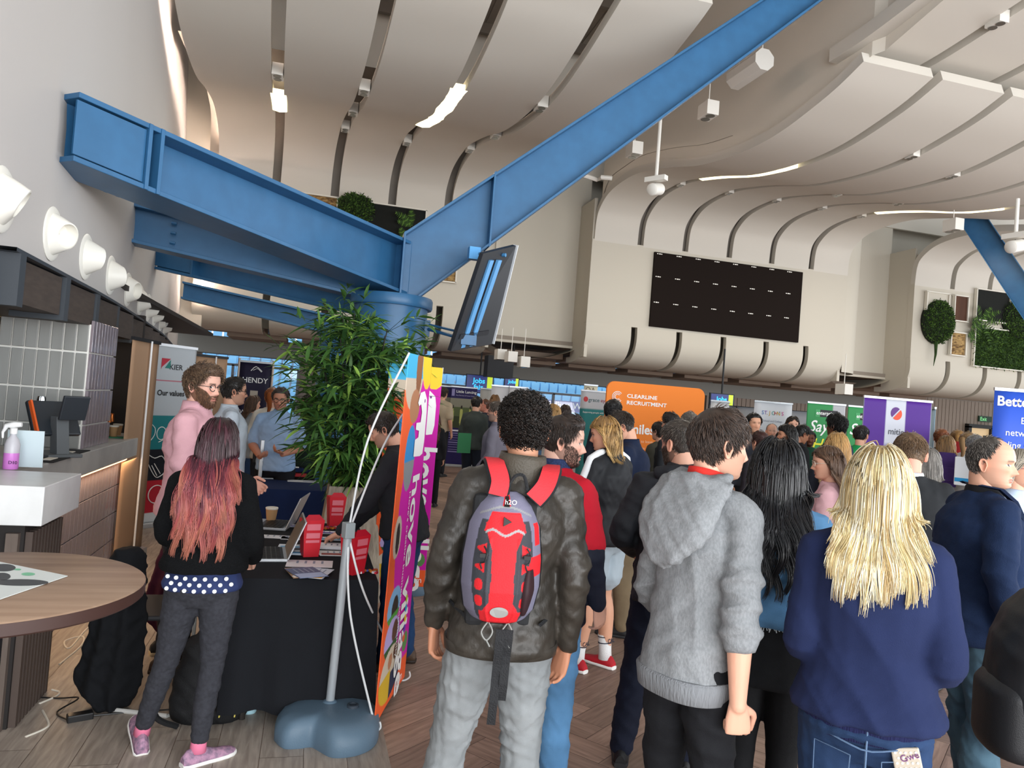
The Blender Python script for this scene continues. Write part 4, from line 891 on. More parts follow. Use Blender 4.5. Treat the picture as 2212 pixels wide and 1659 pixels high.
def short_hair(P,cols,length=.03,vol=.012,K=900,style='normal',curl=0.0,messy=.3,seed=1,rad=.0016,quiff=0,fade=False,nu=44,cap=True,fwd=0.5):
    r=np.random.RandomState(seed); fs=0.92 if P.f else .97; cols=[rgb(c) for c in cols]
    parts=[]
    if cap:
        U,Z=head_grid(nu,nu); hl=hairline(U,style); m=sst(-.004,.018,Z-hl); top=sst(-.02,.07,Z)
        th=vol*m*(0.35+0.65*top if fade else (0.6+0.4*top))+.0012*m-.004*(1-m)
        if quiff: th=th+quiff*sst(.03,.09,Z)*np.exp(-((((U+PI)%(2*PI)-PI))/0.9)**2)
        if style=='bald': th=th*1.0
        th=th+m*(vol*.35)*(np.sin(U*9+Z*90)*np.sin(Z*130+U*5+seed)+.5*np.sin(U*23+Z*60))*0.5*(1 if not fade else .6)
        Q=headpt(U,Z,th); V=[tuple(p) for row in Q for p in row]; nv=nu
        F=[(i*nu+j,i*nu+(j+1)%nu,(i+1)*nu+(j+1)%nu,(i+1)*nu+j) for i in range(nv-1) for j in range(nu) if m[i,j]>.02 or m[i+1,j]>.02 or m[i,(j+1)%nu]>.02]
        if style!='bald': F.append(tuple((nv-1)*nu+j for j in range(nu)))
        me=bpy.data.meshes.new('c'); me.from_pydata(V,[],F); cc=np.tile(cols[0]*.8,(len(V),1))*(1+.25*np.sin(np.arange(len(V))*1.7))[:,None]; setcol(me,cc); parts.append(me)
    if K:
        u=r.uniform(-PI,PI,K*3); z=r.uniform(-.08,.119,K*3); ok=z>hairline(u,style)+.004; w_=np.interp(z,HZ,HW)/.075; ok&=r.rand(K*3)<w_+.12; u=u[ok][:K]; z=z[ok][:K]; K=len(u); S=7
        B0=headpt(u,z,np.full(K,.001)); N=headpt(u,z,np.full(K,.011))-B0; N/=np.linalg.norm(N,axis=1,keepdims=True)
        crown=np.array([0,-.045,.11]); D=B0-crown; D-=N*np.sum(D*N,1,keepdims=True); D/=np.linalg.norm(D,axis=1,keepdims=True)+1e-6
        ft=sst(.02,.07,B0[:,1])[:,None]; D=D*(1-.9*ft)+ft*np.array([0,-.5,.5])*1.0; D=D+np.array([0,fwd,-.25])*0.6*(1-ft); D+=r.normal(0,messy,(K,3)); D-=N*np.sum(D*N,1,keepdims=True); D/=np.linalg.norm(D,axis=1,keepdims=True)+1e-6
        topf=sst(-.03,.07,z); L_=length*(0.45+0.55*topf if fade else (0.7+.3*topf))*r.uniform(.7,1.2,K); lift=vol*(0.3+.7*topf if fade else 1.0)*np.ones(K)*r.uniform(.6,1.3,K)
        if quiff: lift=lift+quiff*sst(.03,.09,z)*np.exp(-(u/.9)**2)
        t=np.linspace(0,1,S); Pt=B0[:,None]+D[:,None]*(L_[:,None]*t)[:,:,None]+N[:,None]*(lift[:,None]*np.sin(t*PI*.62)*1.05-L_[:,None]**2*t**2*5.0)[:,:,None]
        if curl:
            E=np.cross(D,N); ph=r.rand(K)*6; a=t[None,:]*2*PI*1.6+ph[:,None]; Pt+= curl*(E[:,None]*np.cos(a)[:,:,None]+N[:,None]*(np.sin(a)[:,:,None]+.6))
        ci=r.randint(0,len(cols),K); C=np.array(cols)[ci]*r.uniform(.65,1.35,(K,1)); parts.append(strands_mesh(Pt,rad,C))
    me=join_np(parts); v=mesh_arrays(me)*fs; Mh=np.array(P.headM()); me.vertices.foreach_set('co',(v@Mh[:3,:3].T+Mh[:3,3]).ravel()); me.update(); return me
def beard_hair(P,body,cols,hi=-.03,length=.012,K=1300,seed=1,rad=.0009,side=1.0):
    r=np.random.RandomState(seed); fs=0.92 if P.f else .97; cols=[rgb(c) for c in cols]; u=r.uniform(-1.5,1.5,K*5); z=r.uniform(-.122,hi+.03,K*5); B0=headpt(u,z,0*u); x,y=np.abs(B0[:,0]),B0[:,1]
    ok=((z<-.078)|((x>.03)&(z<-.055+(x-.03)*1.1)&(z<hi+.02))|((z<-.052)&(z>-.0605)&(x<.03)))&(y>-.005)&~((x<.026)&(z>-.086)&(z<-.0605)); ok&=r.rand(K*5)>sst(.01,.0,y)*0
    u,z,B0=u[ok][:K],z[ok][:K],B0[ok][:K]; K=len(u); N=headpt(u,z,np.full(K,.01))-B0; N/=np.linalg.norm(N,axis=1,keepdims=True); D=np.array([0,.25,-1.0])+r.normal(0,.3,(K,3)); D-=N*(D*N).sum(1,keepdims=True)*.8; D/=np.linalg.norm(D,axis=1,keepdims=True)
    t=np.linspace(0,1,4); L_=length*r.uniform(.6,1.2,K); Pt=B0[:,None]+D[:,None]*(L_[:,None]*t)[:,:,None]+N[:,None]*(L_[:,None]*.35*np.sin(t*2))[:,:,None]
    C=np.array(cols)[r.randint(0,len(cols),K)]*r.uniform(.7,1.25,(K,1)); me=strands_mesh(Pt,rad,C,'beard'); v=mesh_arrays(me)*fs; Mh=np.array(P.headM()); me.vertices.foreach_set('co',(v@Mh[:3,:3].T+Mh[:3,3]).ravel()); me.update(); link(me,'beard',HAIRM,body)
def long_hair(P,colf,length=.5,K=1500,vol=.02,wave=.012,wfreq=18,seed=1,rad=.0028,part=0.0,back=0.0,clump=.45,spread=.06,body_off=.03,S=26,fringe=False,pull=0.0,loose=.03,widen=0.0,smooth=9,xlim=.11):
    """strands start on the scalp, run over the head and hang over neck, shoulders and back; colf(t,k,rand)->rgb arrays"""
    r=np.random.RandomState(seed); fs=0.92 if P.f else .97; Mh=np.array(P.headM()); Rh=Mh[:3,:3]; th=Mh[:3,3]
    u=r.uniform(-PI,PI,K*3); z=r.uniform(-.04,.119,K*3); hl=hairline(u,'normal'); ok=(z>np.maximum(hl,-.03)); w_=np.interp(z,HZ,HW)/.075; ok&=r.rand(K*3)<w_+.15; u=u[ok][:K]; z=z[ok][:K]; K=len(u)
    B0=headpt(u,z,np.full(K,.002)); X=B0.copy()
    dirx=np.where(np.abs(B0[:,0]-part)<.002,r.choice([-1,1],K),np.sign(B0[:,0]-part)); L_=length*r.uniform(.82,1.06,K)*(1-.10*sst(.06,.11,B0[:,1]))
    step=(L_+.16)/S; out=[X.copy()]; lay=r.uniform(.3,1,K)*vol; fw=sst(-.03,.04,B0[:,1]); cw=np.array([part,-.02,.125]); dv=(B0-cw)*np.array([1,1,.4]); dv/=np.linalg.norm(dv,axis=1,keepdims=True)+1e-6
    dl=np.zeros((K,3)); dl[:,0]=dirx*.8; dl[:,1]=-.5-back; dl[:,2]=.1; vel=dv*(1-fw)[:,None]+dl*fw[:,None]; vel/=np.linalg.norm(vel,axis=1,keepdims=True)
    ctr=np.array([0,-.004,-.002]); rad_=np.array([.078,.101,.122])
    Rinv=Rh.T; g_local=Rinv@np.array([0,0,-1.0])
    outw=r.normal(0,1,(K,3))*spread; 
    sp={q:(np.array(P.T(P.sh[q]))-th)@Rh for q in(1,-1)}; nk=(np.array(P.T((0,-.01,1.38)))-th)@Rh; tb=(np.array(P.T((0,-.0,1.0)))-th)@Rh
    for s in range(S-1):
        vel=vel*.6+g_local[None]*.55+outw*.12*(s>6); vel/=np.linalg.norm(vel,axis=1,keepdims=True); X=X+vel*step[:,None]
        for it in range(2):
            # head ellipsoid
            d=(X-ctr)/(rad_+lay[:,None]*.9); m=np.linalg.norm(d,axis=1); ins=m<1; X[ins]=ctr+(d[ins]/m[ins,None])*(rad_+lay[ins,None]*.9)
            # keep off the face
            fc=(X[:,1]>-.005)&(X[:,2]<.05); X[fc,1]-= (X[fc,1]+.005)*.5; Y_=X[:,2]<-.08; X[Y_,1]=np.minimum(X[Y_,1],-.03)
            # shoulders capsule
            a,b=sp[-1],sp[1]; ab=b-a; t=np.clip(((X-a)@ab)/(ab@ab),.06,.94); c=a+t[:,None]*ab; d=X-c; m=np.linalg.norm(d,axis=1); R_=.075+loose+body_off*lay/vol*.4; ins=m<R_; X[ins]=c[ins]+d[ins]/(m[ins,None]+1e-6)*R_[ins,None]
            # torso column
            ab=tb-nk; t=np.clip(((X-nk)@ab)/(ab@ab),0,1.1); c=nk+t[:,None]*ab; d=X-c; sc_=np.array([.62,1,1]); dd=d*sc_; m=np.linalg.norm(dd,axis=1); R_=.118+loose*.9+body_off*lay/vol*.5; ins=(m<R_)&(X[:,2]<nk[2]+.02); X[ins]=c[ins]+d[ins]*(R_[ins]/(m[ins]+1e-6))[:,None]
        out.append(X.copy())
    Pt=np.stack(out,1); t=np.linspace(0,1,S)
    sw_=(.6*sst(.22,.42,t[1:-1]))[None,:,None]
    for _ in range(smooth): Pt[:,1:-1]=Pt[:,1:-1]*(1-sw_)+sw_*.5*(Pt[:,:-2]+Pt[:,2:])
    # clumps
    nc=max(8,K//26); ci=r.randint(0,K,nc); seed_d=((Pt[:,S//2][:,None]-Pt[ci][:,S//2][None])**2).sum(2); cl=ci[seed_d.argmin(1)]
    w2=(clump*sst(.35,1,t))[None,:,None]; Pt=Pt*(1-w2)+Pt[cl]*w2+ (r.normal(0,.004,(K,1,3))*w2)
    ph=(cl*1.7)%6.28; amp=wave*sst(.25,.7,t)[None,:]; Pt[:,:,0]+=amp*np.sin(wfreq*Pt[:,:,2]+ph[:,None]); Pt[:,:,1]+=amp*.5*np.cos(wfreq*Pt[:,:,2]*.8+ph[:,None])
    if widen: Pt[:,:,0]*=1+widen*sst(.3,1,t)[None,:]
    lim=(.10+xlim*t)[None,:]; Pt[:,:,0]=np.clip(Pt[:,:,0],-lim,lim)*.7+Pt[:,:,0]*.3*(np.abs(Pt[:,:,0])<=lim)+np.sign(Pt[:,:,0])*lim*.3*(np.abs(Pt[:,:,0])>lim)
    C=colf(t,cl,r,K)
    keep=(Pt[:,0,2]-Pt[:,-1,2])>.5*length; Pt=Pt[keep]; C=C[keep]
    me1=strands_mesh(Pt,rad,C)
    # under cap
    nu=40; U,Z=head_grid(nu,nu); m=sst(-.002,.01,Z-np.maximum(hairline(U,'normal'),-.06)); Q=headpt(U,Z,vol*.5*m-.004*(1-m)); F=[(i*nu+j,i*nu+(j+1)%nu,(i+1)*nu+(j+1)%nu,(i+1)*nu+j) for i in range(nu-1) for j in range(nu) if m[i,j]>.3]+[tuple((nu-1)*nu+j for j in range(nu))]
    me=bpy.data.meshes.new('c'); me.from_pydata([tuple(p) for row in Q for p in row],[],F); setcol(me,colf(np.array([0.05]),np.zeros(1,int),r,1)[0,0]*.7)
    me=join_np([me,me1]); v=mesh_arrays(me)*fs; me.vertices.foreach_set('co',(v@Rh.T+th).ravel()); me.update(); return me
def colramp(stops,jit=.3,names=None):
    ts=[a for a,_ in stops]; cs=np.array([rgb(c) for _,c in stops])
    def f(t,cl,r,K):
        sh=((np.asarray(cl)*0.618)%1-.5)*.35 if K>1 else np.zeros(1)
        tt=np.clip(t[None,:]+sh[:,None]*.6,0,1); C=np.stack([np.interp(tt,ts,cs[:,i]) for i in range(3)],-1); return C*r.uniform(1-jit,1+jit,(K,1,1))*(1+ (((np.asarray(cl)*.37)%1-.5)*jit*1.6)[:,None,None] if K>1 else 1)
    return f
def glasses(P,body,m,r=.0225,parent=None,rnd_=True):
    Mh=P.headM(); mb=MB(); fs=0.92 if P.f else .97
    for q in(1,-1):
        pts=[Mh@(Vector((q*.032+r*1.08*math.cos(a),.094+(-.006)*abs(math.cos(a)),-.004+r*.9*math.sin(a)))*fs) for a in np.linspace(0,2*PI,17)]; mb.tube(pts,.0022,5)
        mb.tube([Mh@(Vector(p)*fs) for p in((q*.054,.088,.002),(q*.074,.055,.003),(q*.078,-.0,.0),(q*.078,-.02,-.008))],.0017,5)
    mb.tube([Mh@(Vector(p)*fs) for p in((-.011,.097,.0),(0,.1,.003),(.011,.097,.0))],.0016,5)
    return mb.build('glasses',m,body)
def finish(body,P,px,py,d,yaw,label,group=None,floor=0.0):
    """place: head centre lands on the pixel at that distance, feet on the floor"""
    W=at(px,py,d); hc=P.headM()@Vector((0,0,0)); s=(W[2]-floor)/hc.z; y=math.radians(yaw); ox=hc.x*s; oy=hc.y*s
    body.scale=(s,s,s); body.rotation_euler=(0,0,y); body.location=(W[0]-(ox*math.cos(y)-oy*math.sin(y)),W[1]-(ox*math.sin(y)+oy*math.cos(y)),floor)
    tag(body,label,'person',group); return s
def garment(mb,name,m,body,vox,sm=4,amp=.006,freq=28,seed=1,**k):
    me=remesh(mb,vox,sm); 
    if amp: folds(me,amp,freq,seed,**k)
    return link(me,name,m,body)
# ---- the people standing nearest
M_SH=dict(black=('#17181a','#1c1c1e'),)
def shoes(P,body,up,sole,yaws=(0,0),high=0,toes=(0,0),big=1.0):
    a=mat('shoe_'+up,up,0.55,bump=0.1,bscale=200); b=mat('sole_'+sole,sole,0.6)
    return [shoe(P,q,body,a,b,yaws[i],toes[i],high=high,big=big) for i,q in enumerate((1,-1))]
def newp(P,skin='#d9a58b',lod=1,hnu=48,**hk): return link(body_mesh(P,skin,lod,hnu,**hk),'person',SK)
def tocal(P,px,py,d,yaw,W):
    """world point -> the figure's unscaled local frame"""
    Hd=at(px,py,d); hc=P.headM()@Vector((0,0,0)); s=Hd[2]/hc.z; y=math.radians(yaw); c,n=math.cos(y),math.sin(y)
    x0=Hd[0]-(hc.x*s*c-hc.y*s*n); y0=Hd[1]-(hc.x*s*n+hc.y*s*c); dx,dy=W[0]-x0,W[1]-y0
    return Vector(((dx*c+dy*n)/s,(-dx*n+dy*c)/s,W[2]/s))
VOX=(0.02,0.013,0.009)
# 1 curly haired man with the red backpack
P=Pose(build=1.0,side=3,head=(4,0,0),legR=[(.10,.02,.49),(.11,-.02,.085)],legL=[(-.15,.03,.49),(-.22,-.02,.085)],armR=[(.228,-.04,1.11),(.245,.03,.86)],armL=[(-.228,-.03,1.11),(-.235,.06,.88)],
   handR=dict(d=(-.25,.12,-1),n=(.75,.55,0),curl=.28,spread=.2),handL=dict(d=(.05,.1,-1),n=(-.9,.3,0),curl=.35))
b=newp(P,'#b98468',2,64,brow='#1a1412')
Y1=-12; s1=finish(b,P,1132,922,2.62,Y1,'person with curly black hair, brown leather jacket and pale grey jeans, wearing the red backpack')
leather=fabric('leather_olive_brown','#3a352f',0.47,bump=0.22,bs=70,st=(1,1,.6),var=0.5,vscale=9,spec=0.4)
j=garment(top_mb(P,hem=.835,loose=.028,cuff=.036,flare=.004,hi=1.50),'leather_jacket',leather,b,.009,4,.011,26,3)
mb=MB(); ell(mb,[(1.41,.098,.09,-.012),(1.45,.092,.088,-.014),(1.495,.084,.084,-.018),(1.515,.08,.082,-.02),(1.51,.07,.072,-.017),(1.46,.062,.062,-.01)],P,n=36); c=mb.build('collar',fabric('leather_collar','#4a443b',0.45,bump=0.3,bs=150),b,smooth='all')
mb=MB(); ell(mb,[(.832,.192,.152,0),(.835,.197,.157,0),(.865,.2,.16,0),(.87,.196,.156,0)],P,n=48,warp=True); mb.build('jacket_hem_band',leather,j,smooth='all')
garment(trousers_mb(P,loose=.016,waist=1.0),'jeans',fabric('denim_pale_grey','#8b8f91',0.9,bump=0.25,bs=500,var=0.25,vscale=7),b,.009,3,.009,34,5)
link(short_hair(P,['#17120f','#221a16','#2c221c','#120e0c'],length=.018,vol=.012,K=3600,curl=.0062,messy=1.2,seed=4,rad=.0019),'hair',HAIRM,b)
shoes(P,b,'#3a3a3c','#d8d8d8')
bp_body,bp_P=b,P
# 2 grey hoodie man
P=Pose(build=.87,lean=3,head=(-24,5,0),armR=[(.20,-.04,1.11),(.215,-.03,.85)],armL=[(-.2,.0,1.11),(-.2,.12,.9)],
   handR=dict(d=(-.02,.12,-1),n=(.8,-.55,0),curl=.75,thumb=.8),handL=dict(curl=.4),legR=[(.10,.03,.49),(.13,-.03,.085)])
b=newp(P,'#dfae96',2,72,brow='#4a3a30',beard=('#8a6a55',.35,-.035))
finish(b,P,1556,960,2.45,-69,'person in heather grey hooded sweatshirt with pushed up sleeves and black trousers')
gm=fabric('heather_grey','#8d9093',0.95,bump=0.3,bs=420,st=(1,1,.5),var=0.22,vscale=150)
hm=top_mb(P,hem=.825,loose=.021,sleeve=.66,sl=.006,belly=.015,hi=1.47)
for q in(1,-1):
    sh,el,wr=armpts(P,q)
    for k in range(6):
        f=-.42+.14*k; c=el+(sh-el)*(-f) if f<0 else el+(wr-el)*f; tt=((sh-el) if f<0 else (el-wr)).normalized()+Vector((.25*(-1)**k,.2,0)); hm.tube([c-tt*.006,c+tt*.006],.071 if k%2 else .068,16)
h=garment(hm,'hooded_sweatshirt',gm,b,.009,4,.012,22,12,direction=(.5,.3,1))
mb=MB(); ell(mb,[(.80,.152,.132,-.008),(.805,.162,.142,-.008),(.865,.170,.152,-.008),(.873,.164,.144,-.008)],P,n=40); mb.build('ribbed_hem',fabric('rib_grey','#83868a',0.95,bump=0.6,bs=160,st=(1,1,.05)),h,smooth='all')
mb=MB() # hood lying on the back
rows=[]
for i,(z,yc,w_,d_) in enumerate(((1.20,-.165,.03,.014),(1.225,-.175,.085,.03),(1.27,-.165,.125,.045),(1.33,-.145,.15,.062),(1.40,-.115,.152,.072),(1.455,-.07,.135,.082),(1.495,-.035,.112,.085),(1.505,-.02,.10,.075))):
    rows.append([P.T(Vector((w_*math.cos(a)*1.0,yc+d_*math.sin(a)*(1.0 if math.sin(a)<0 else .7),z+.012*math.cos(2*a)))) for a in np.linspace(0,2*PI,28,endpoint=False)])
mb.grid(rows,closeu=True); mb.add(rows[0],[tuple(range(28))]); mb.add(rows[-1],[tuple(range(28))]); mb.tube([P.T((x*1.0,-.02-.09*math.cos(x*9),1.45+.03*math.cos(x*9))) for x in np.linspace(-.135,.135,12)],.03,10)
garment(mb,'hood',gm,b,.008,4,.010,30,8,direction=(1,.4,.6))
mb=MB(); rows=[]
for (z,w_,d_,y0) in ((1.45,.07,.072,-.008),(1.50,.064,.066,-.012),(1.515,.062,.064,-.012),(1.515,.058,.06,-.012),(1.46,.057,.058,-.008)): rows.append([P.T((w_*math.cos(a),y0+d_*math.sin(a),z+.012*-math.sin(a))) for a in np.linspace(0,2*PI,30,endpoint=False)])
mb.grid(rows,closeu=True); mb.build('polo_collar',fabric('red_collar','#d5342c',0.8),b,smooth='all')
garment(trousers_mb(P,loose=.016,waist=.90),'trousers',fabric('black_cotton','#15161a',0.85,bump=0.2,bs=300),b,.010,3,.010,26,6)
link(short_hair(P,['#33261f','#3f3028','#2a1f1a','#4c3b31'],length=.045,vol=.009,K=3800,messy=.22,seed=8,rad=.0014,fwd=.5,style='normal'),'hair',HAIRM,b)
shoes(P,b,'#1c1c1e','#2a2a2c')
# 3 blonde woman
P=Pose(build=1.0,female=True,head=(0,2,0),lean=0,armR=[(.19,-.04,1.12),(.12,.2,1.06)],armL=[(-.186,-.03,1.12),(-.11,.2,1.06)],legR=[(.095,.01,.49),(.10,-.02,.085)],legL=[(-.095,.01,.49),(-.10,-.02,.085)])
b=newp(P,'#dcae98',1,48,brow='#a08060')
YB=-38; finish(b,P,1898,1046,2.15,YB,'person with long light blonde hair, navy sweatshirt and dark blue jeans')
nv=fabric('navy_sweat','#1c2649',0.92,bump=0.2,bs=380,var=0.12,vscale=5)
g_=garment(top_mb(P,hem=.92,loose=.033,cuff=.04,flare=.01),'sweatshirt',nv,b,.009,5,.013,17,21,direction=(.9,.2,.8),fine=.1)
mb=MB(); ell(mb,[(.875,.165,.13,-.004),(.88,.178,.143,-.004),(.935,.186,.152,-.004),(.945,.18,.146,-.004)],P,n=44); mb.build('ribbed_hem',fabric('rib_navy','#1b1f45',0.95,bump=0.6,bs=200,st=(1,1,.05)),g_,smooth='all')
dj=fabric('denim_dark_blue','#22395c',0.85,bump=0.25,bs=500,var=0.35,vscale=5)
jn=garment(trousers_mb(P,loose=.010,waist=.97,hip=1.06),'jeans',dj,b,.009,3,.004,30,5)
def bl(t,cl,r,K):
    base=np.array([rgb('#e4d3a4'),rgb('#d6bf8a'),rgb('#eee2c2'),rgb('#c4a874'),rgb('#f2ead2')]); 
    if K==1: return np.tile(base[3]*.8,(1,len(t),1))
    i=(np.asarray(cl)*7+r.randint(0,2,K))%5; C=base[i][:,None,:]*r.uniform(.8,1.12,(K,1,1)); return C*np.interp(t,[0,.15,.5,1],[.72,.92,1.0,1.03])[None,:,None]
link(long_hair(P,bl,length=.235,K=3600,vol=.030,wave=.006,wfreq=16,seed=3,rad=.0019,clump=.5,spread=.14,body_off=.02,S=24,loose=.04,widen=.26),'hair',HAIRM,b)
shoes(P,b,'#e8e6e2','#f2f2f2')
# jeans details and phone
st_=fabric('denim_seam','#5c7391',0.8,bump=.2)
def onback(P,x,z,k=0): return P.T((x,-(.13+.022)-.0+ -k+.05*(abs(x)/.15)**2.2*1.2,z))
for q in(1,-1):
    mb=MB(); c=[(q*.04,.845),(q*.135,.852),(q*.133,.73),(q*.09,.705),(q*.045,.735)]; pts=[onback(P,x,z,.004) for x,z in c]; mb.tube(pts+[pts[0]],.0016,4); mb.build('pocket_stitching',st_,jn)
mb=MB(); mb.tube([onback(P,0,z,.0) for z in (.965,.9,.84,.78)],.003,5); mb.tube([onback(P,x,.865+abs(x)*.22,.002) for x in np.linspace(-.15,.15,12)],.0025,5); mb.build('yoke_seam',st_,jn)
ph=thing('phone','pale phone in a polka dot case sticking out of the back jeans pocket','phone',(0,0,0)); ph.matrix_world=b.matrix_basis.copy()
ph.location=b.location; ph.rotation_euler=b.rotation_euler; ph.scale=b.scale
c=Vector(onback(P,.108,.845,.012)); Rp=Matrix.Rotation(math.radians(-14),3,'Y'); MB().box(c,(.072,.011,.10),rot=Rp).build('phone_case',mat('phone_case','#b7ac9c',0.4),ph,bevel=.004)
mb=MB()
for i in range(5):
    for k in range(5): mb.lathe([(0.0035,0),(.0034,.0008)],c=c+Rp@Vector((-.026+i*.013+(k%2)*.006,-.0062,.038-k*.014)),n=8,M=Matrix.Rotation(PI/2,3,'X'))
dots=mb.build('case_dots',mat('dot_white','#f1ece2',0.5),ph); dots['kind']='stuff'
text('Gwe',.026,mat('purple_ink','#6c3a6e',0.5),'case_lettering',ph,tuple(c+Rp@Vector((-.014,-.0066,.012))),(PI/2,math.radians(-30),0))
# 4 woman with long black hair and denim jacket
P=Pose(build=1.04,female=True,head=(12,0,0),armR=[(.235,.0,1.15),(.13,.22,1.10)],armL=[(-.235,.0,1.15),(-.12,.22,1.10)],legR=[(.08,.02,.49),(.09,-.02,.085)],legL=[(-.08,.02,.49),(-.085,-.02,.085)])
b=newp(P,'#b98a70',1,40,brow='#1a1210')
finish(b,P,1680,1015,2.75,-36,'person with very long black hair, light denim jacket and black leggings')
garment(top_mb(P,hem=.80,loose=.018,sleeve=0,flare=.03),'black_top',fabric('black_jersey','#101114',0.9),b,.012,4,.006,26,4)
dn=fabric('denim_light_blue','#5d8db8',0.85,bump=0.3,bs=450,var=0.3,vscale=7)
jk=garment(top_mb(P,hem=1.03,loose=.038,cuff=.03),'denim_jacket',dn,b,.010,4,.008,24,9)
rf=MB(); rr=random.Random(5)
for i in range(150):
    a=2*PI*i/150; x,y=(.196)*math.cos(a),.155*math.sin(a); p=P.T((x,y,1.03)); rf.tube([p,p+Vector((rr.uniform(-.006,.006),rr.uniform(-.006,.006),-rr.uniform(.008,.018)))],.0022,3)
r_=rf.build('frayed_hem',mat('fray_white','#dfe6ea',0.9),jk); r_['kind']='stuff'
garment(trousers_mb(P,loose=.003,waist=.99,ank=.042),'leggings',fabric('legging_black','#0e0f12',0.8),b,.010,3,.002,30,4)
link(long_hair(P,colramp([(0,'#0c0c10'),(.5,'#131318'),(1,'#17161a')],.4),length=.37,K=2800,xlim=.2,vol=.042,wave=.016,wfreq=22,seed=13,rad=.0027,clump=.6,spread=.07,body_off=.05,S=26,loose=.045,widen=.32),'hair',mat('black_hair_strands','#ffffff',0.33,vcol=True,spec=0.6),b)
shoes(P,b,'#9a6a3c','#5a3a20',high=.04)
# 5 man in black soft shell jacket
P=Pose(build=1.12,head=(42,6,0),armL=[(-.28,-.04,1.14),(-.20,.20,1.02)],armR=[(.27,-.02,1.14),(.20,.20,1.05)],legR=[(.10,.02,.49),(.10,-.02,.085)],legL=[(-.15,.03,.49),(-.20,.0,.085)])
b=newp(P,'#cf9d85',1,56,brow='#4a3f38',beard=('#54463c',.75,-.03))
finish(b,P,1466,958,3.6,-22,'person with greying hair and beard in black hooded jacket and dark navy trousers')
bk=fabric('softshell_black','#25272c',0.75,bump=0.15,bs=300,spec=.3)
garment(top_mb(P,hem=.82,loose=.034,cuff=.04,belly=.02,hi=1.51),'softshell_jacket',bk,b,.011,4,.011,24,17)
mb=MB(); mb.tube([P.T((x,-.03-.075*math.cos(x*10),1.44+.035*math.cos(x*10))) for x in np.linspace(-.13,.13,12)],.036,10); garment(mb,'folded_hood',bk,b,.011,4,.006,30,2)
garment(trousers_mb(P,loose=.014,waist=1.0,ank=.056),'trousers',fabric('navy_check','#14192a',0.85,bump=.2,bs=200),b,.011,3,.008,26,7)
link(short_hair(P,['#3a322c','#5a5149','#4a413a','#6b6259'],length=.03,vol=.008,K=2000,messy=.35,seed=18,rad=.0014,fade=True),'hair',HAIRM,b)
beard_hair(P,b,['#4a3c32','#6a5a4e'],hi=-.025,length=.014,K=1600,seed=5); shoes(P,b,'#141416','#202022')
# 6 man in navy blazer
P=Pose(build=1.18,head=(-40,2,0),armR=[(.275,-.05,1.14),(.275,.02,.88)],armL=[(-.27,.02,1.14),(-.25,.12,.9)],handR=dict(d=(0,.15,-1),n=(.7,.7,0),curl=.85,thumb=.9),legR=[(.10,.02,.49),(.12,-.02,.085)],legL=[(-.09,.02,.49),(-.12,.08,.085)])
b=newp(P,'#dba78d',2,80,brow='#5a5048',beard=('#b99a88',.15,-.04))
finish(b,P,2143,1000,3.35,-112,'balding person with grey sides in a navy blazer and faded jeans')
bz=fabric('blazer_navy','#1b2c4c',0.9,bump=0.35,bs=260,var=0.15,vscale=8)
j=garment(top_mb(P,hem=.80,loose=.034,cuff=.036,belly=.03,flare=.006,hi=1.475),'blazer',bz,b,.010,4,.008,20,19)
mb=MB()
for q in(1,-1):
    pts=[(q*.075,-.05,1.50),(q*.09,.03,1.49),(q*.085,.085,1.44),(q*.07,.145,1.33),(q*.02,.185,1.15)]; rows=[]
    for i,(x,y,z) in enumerate(pts):
        w_=(.018,.03,.05,.055,.01)[i]; rows.append([P.T((x-q*.0,y+.004,z)),P.T((x+q*w_,y-.012+.008,z+.008)),P.T((x+q*w_,y-.02,z+.004)),P.T((x-q*.0,y-.012,z-.003))])
    mb.grid(rows,closeu=True)
mb.build('lapels',fabric('blazer_lapel','#162440',0.85),j,smooth=True)
mb=MB(); ell(mb,[(1.40,.09,.09,.01),(1.45,.078,.08,.0),(1.49,.066,.07,-.004),(1.50,.06,.064,-.004)],P,n=28); mb.build('polo_shirt',fabric('polo_black','#15161a',0.85),b,smooth='all')
garment(trousers_mb(P,loose=.018,waist=1.0,ank=.058),'jeans',fabric('denim_faded_blue','#4c6878',0.88,bump=.25,bs=450,col2='#2f4658',var=.3,vscale=5),b,.010,3,.010,24,8)
link(short_hair(P,['#4b4642','#6f6963','#8b857e','#3a3531'],length=.022,vol=.006,K=2600,messy=.2,seed=28,rad=.0013,style='bald',cap=True),'hair',HAIRM,b)
shoes(P,b,'#141416','#202022')
# 7 red and navy jacket man
P=Pose(build=1.08,head=(-48,4,0),armR=[(.26,-.02,1.14),(.24,.08,.9)],armL=[(-.25,.0,1.14),(-.22,.1,.92)],legR=[(.10,.02,.49),(.13,-.01,.085)])
b=newp(P,'#dcae9a',2,80,brow='#2c201a',beard=('#4a362c',.55,-.036))
finish(b,P,1219,953,3.28,-62,'person with dark hair and beard in red and navy jacket, face in profile')
nvj=fabric('jacket_navy_shell','#1c2030',0.7,bump=.15,bs=200)
j=garment(top_mb(P,hem=.78,loose=.03,cuff=.04,hi=1.48),'jacket',nvj,b,.011,4,.009,22,23)
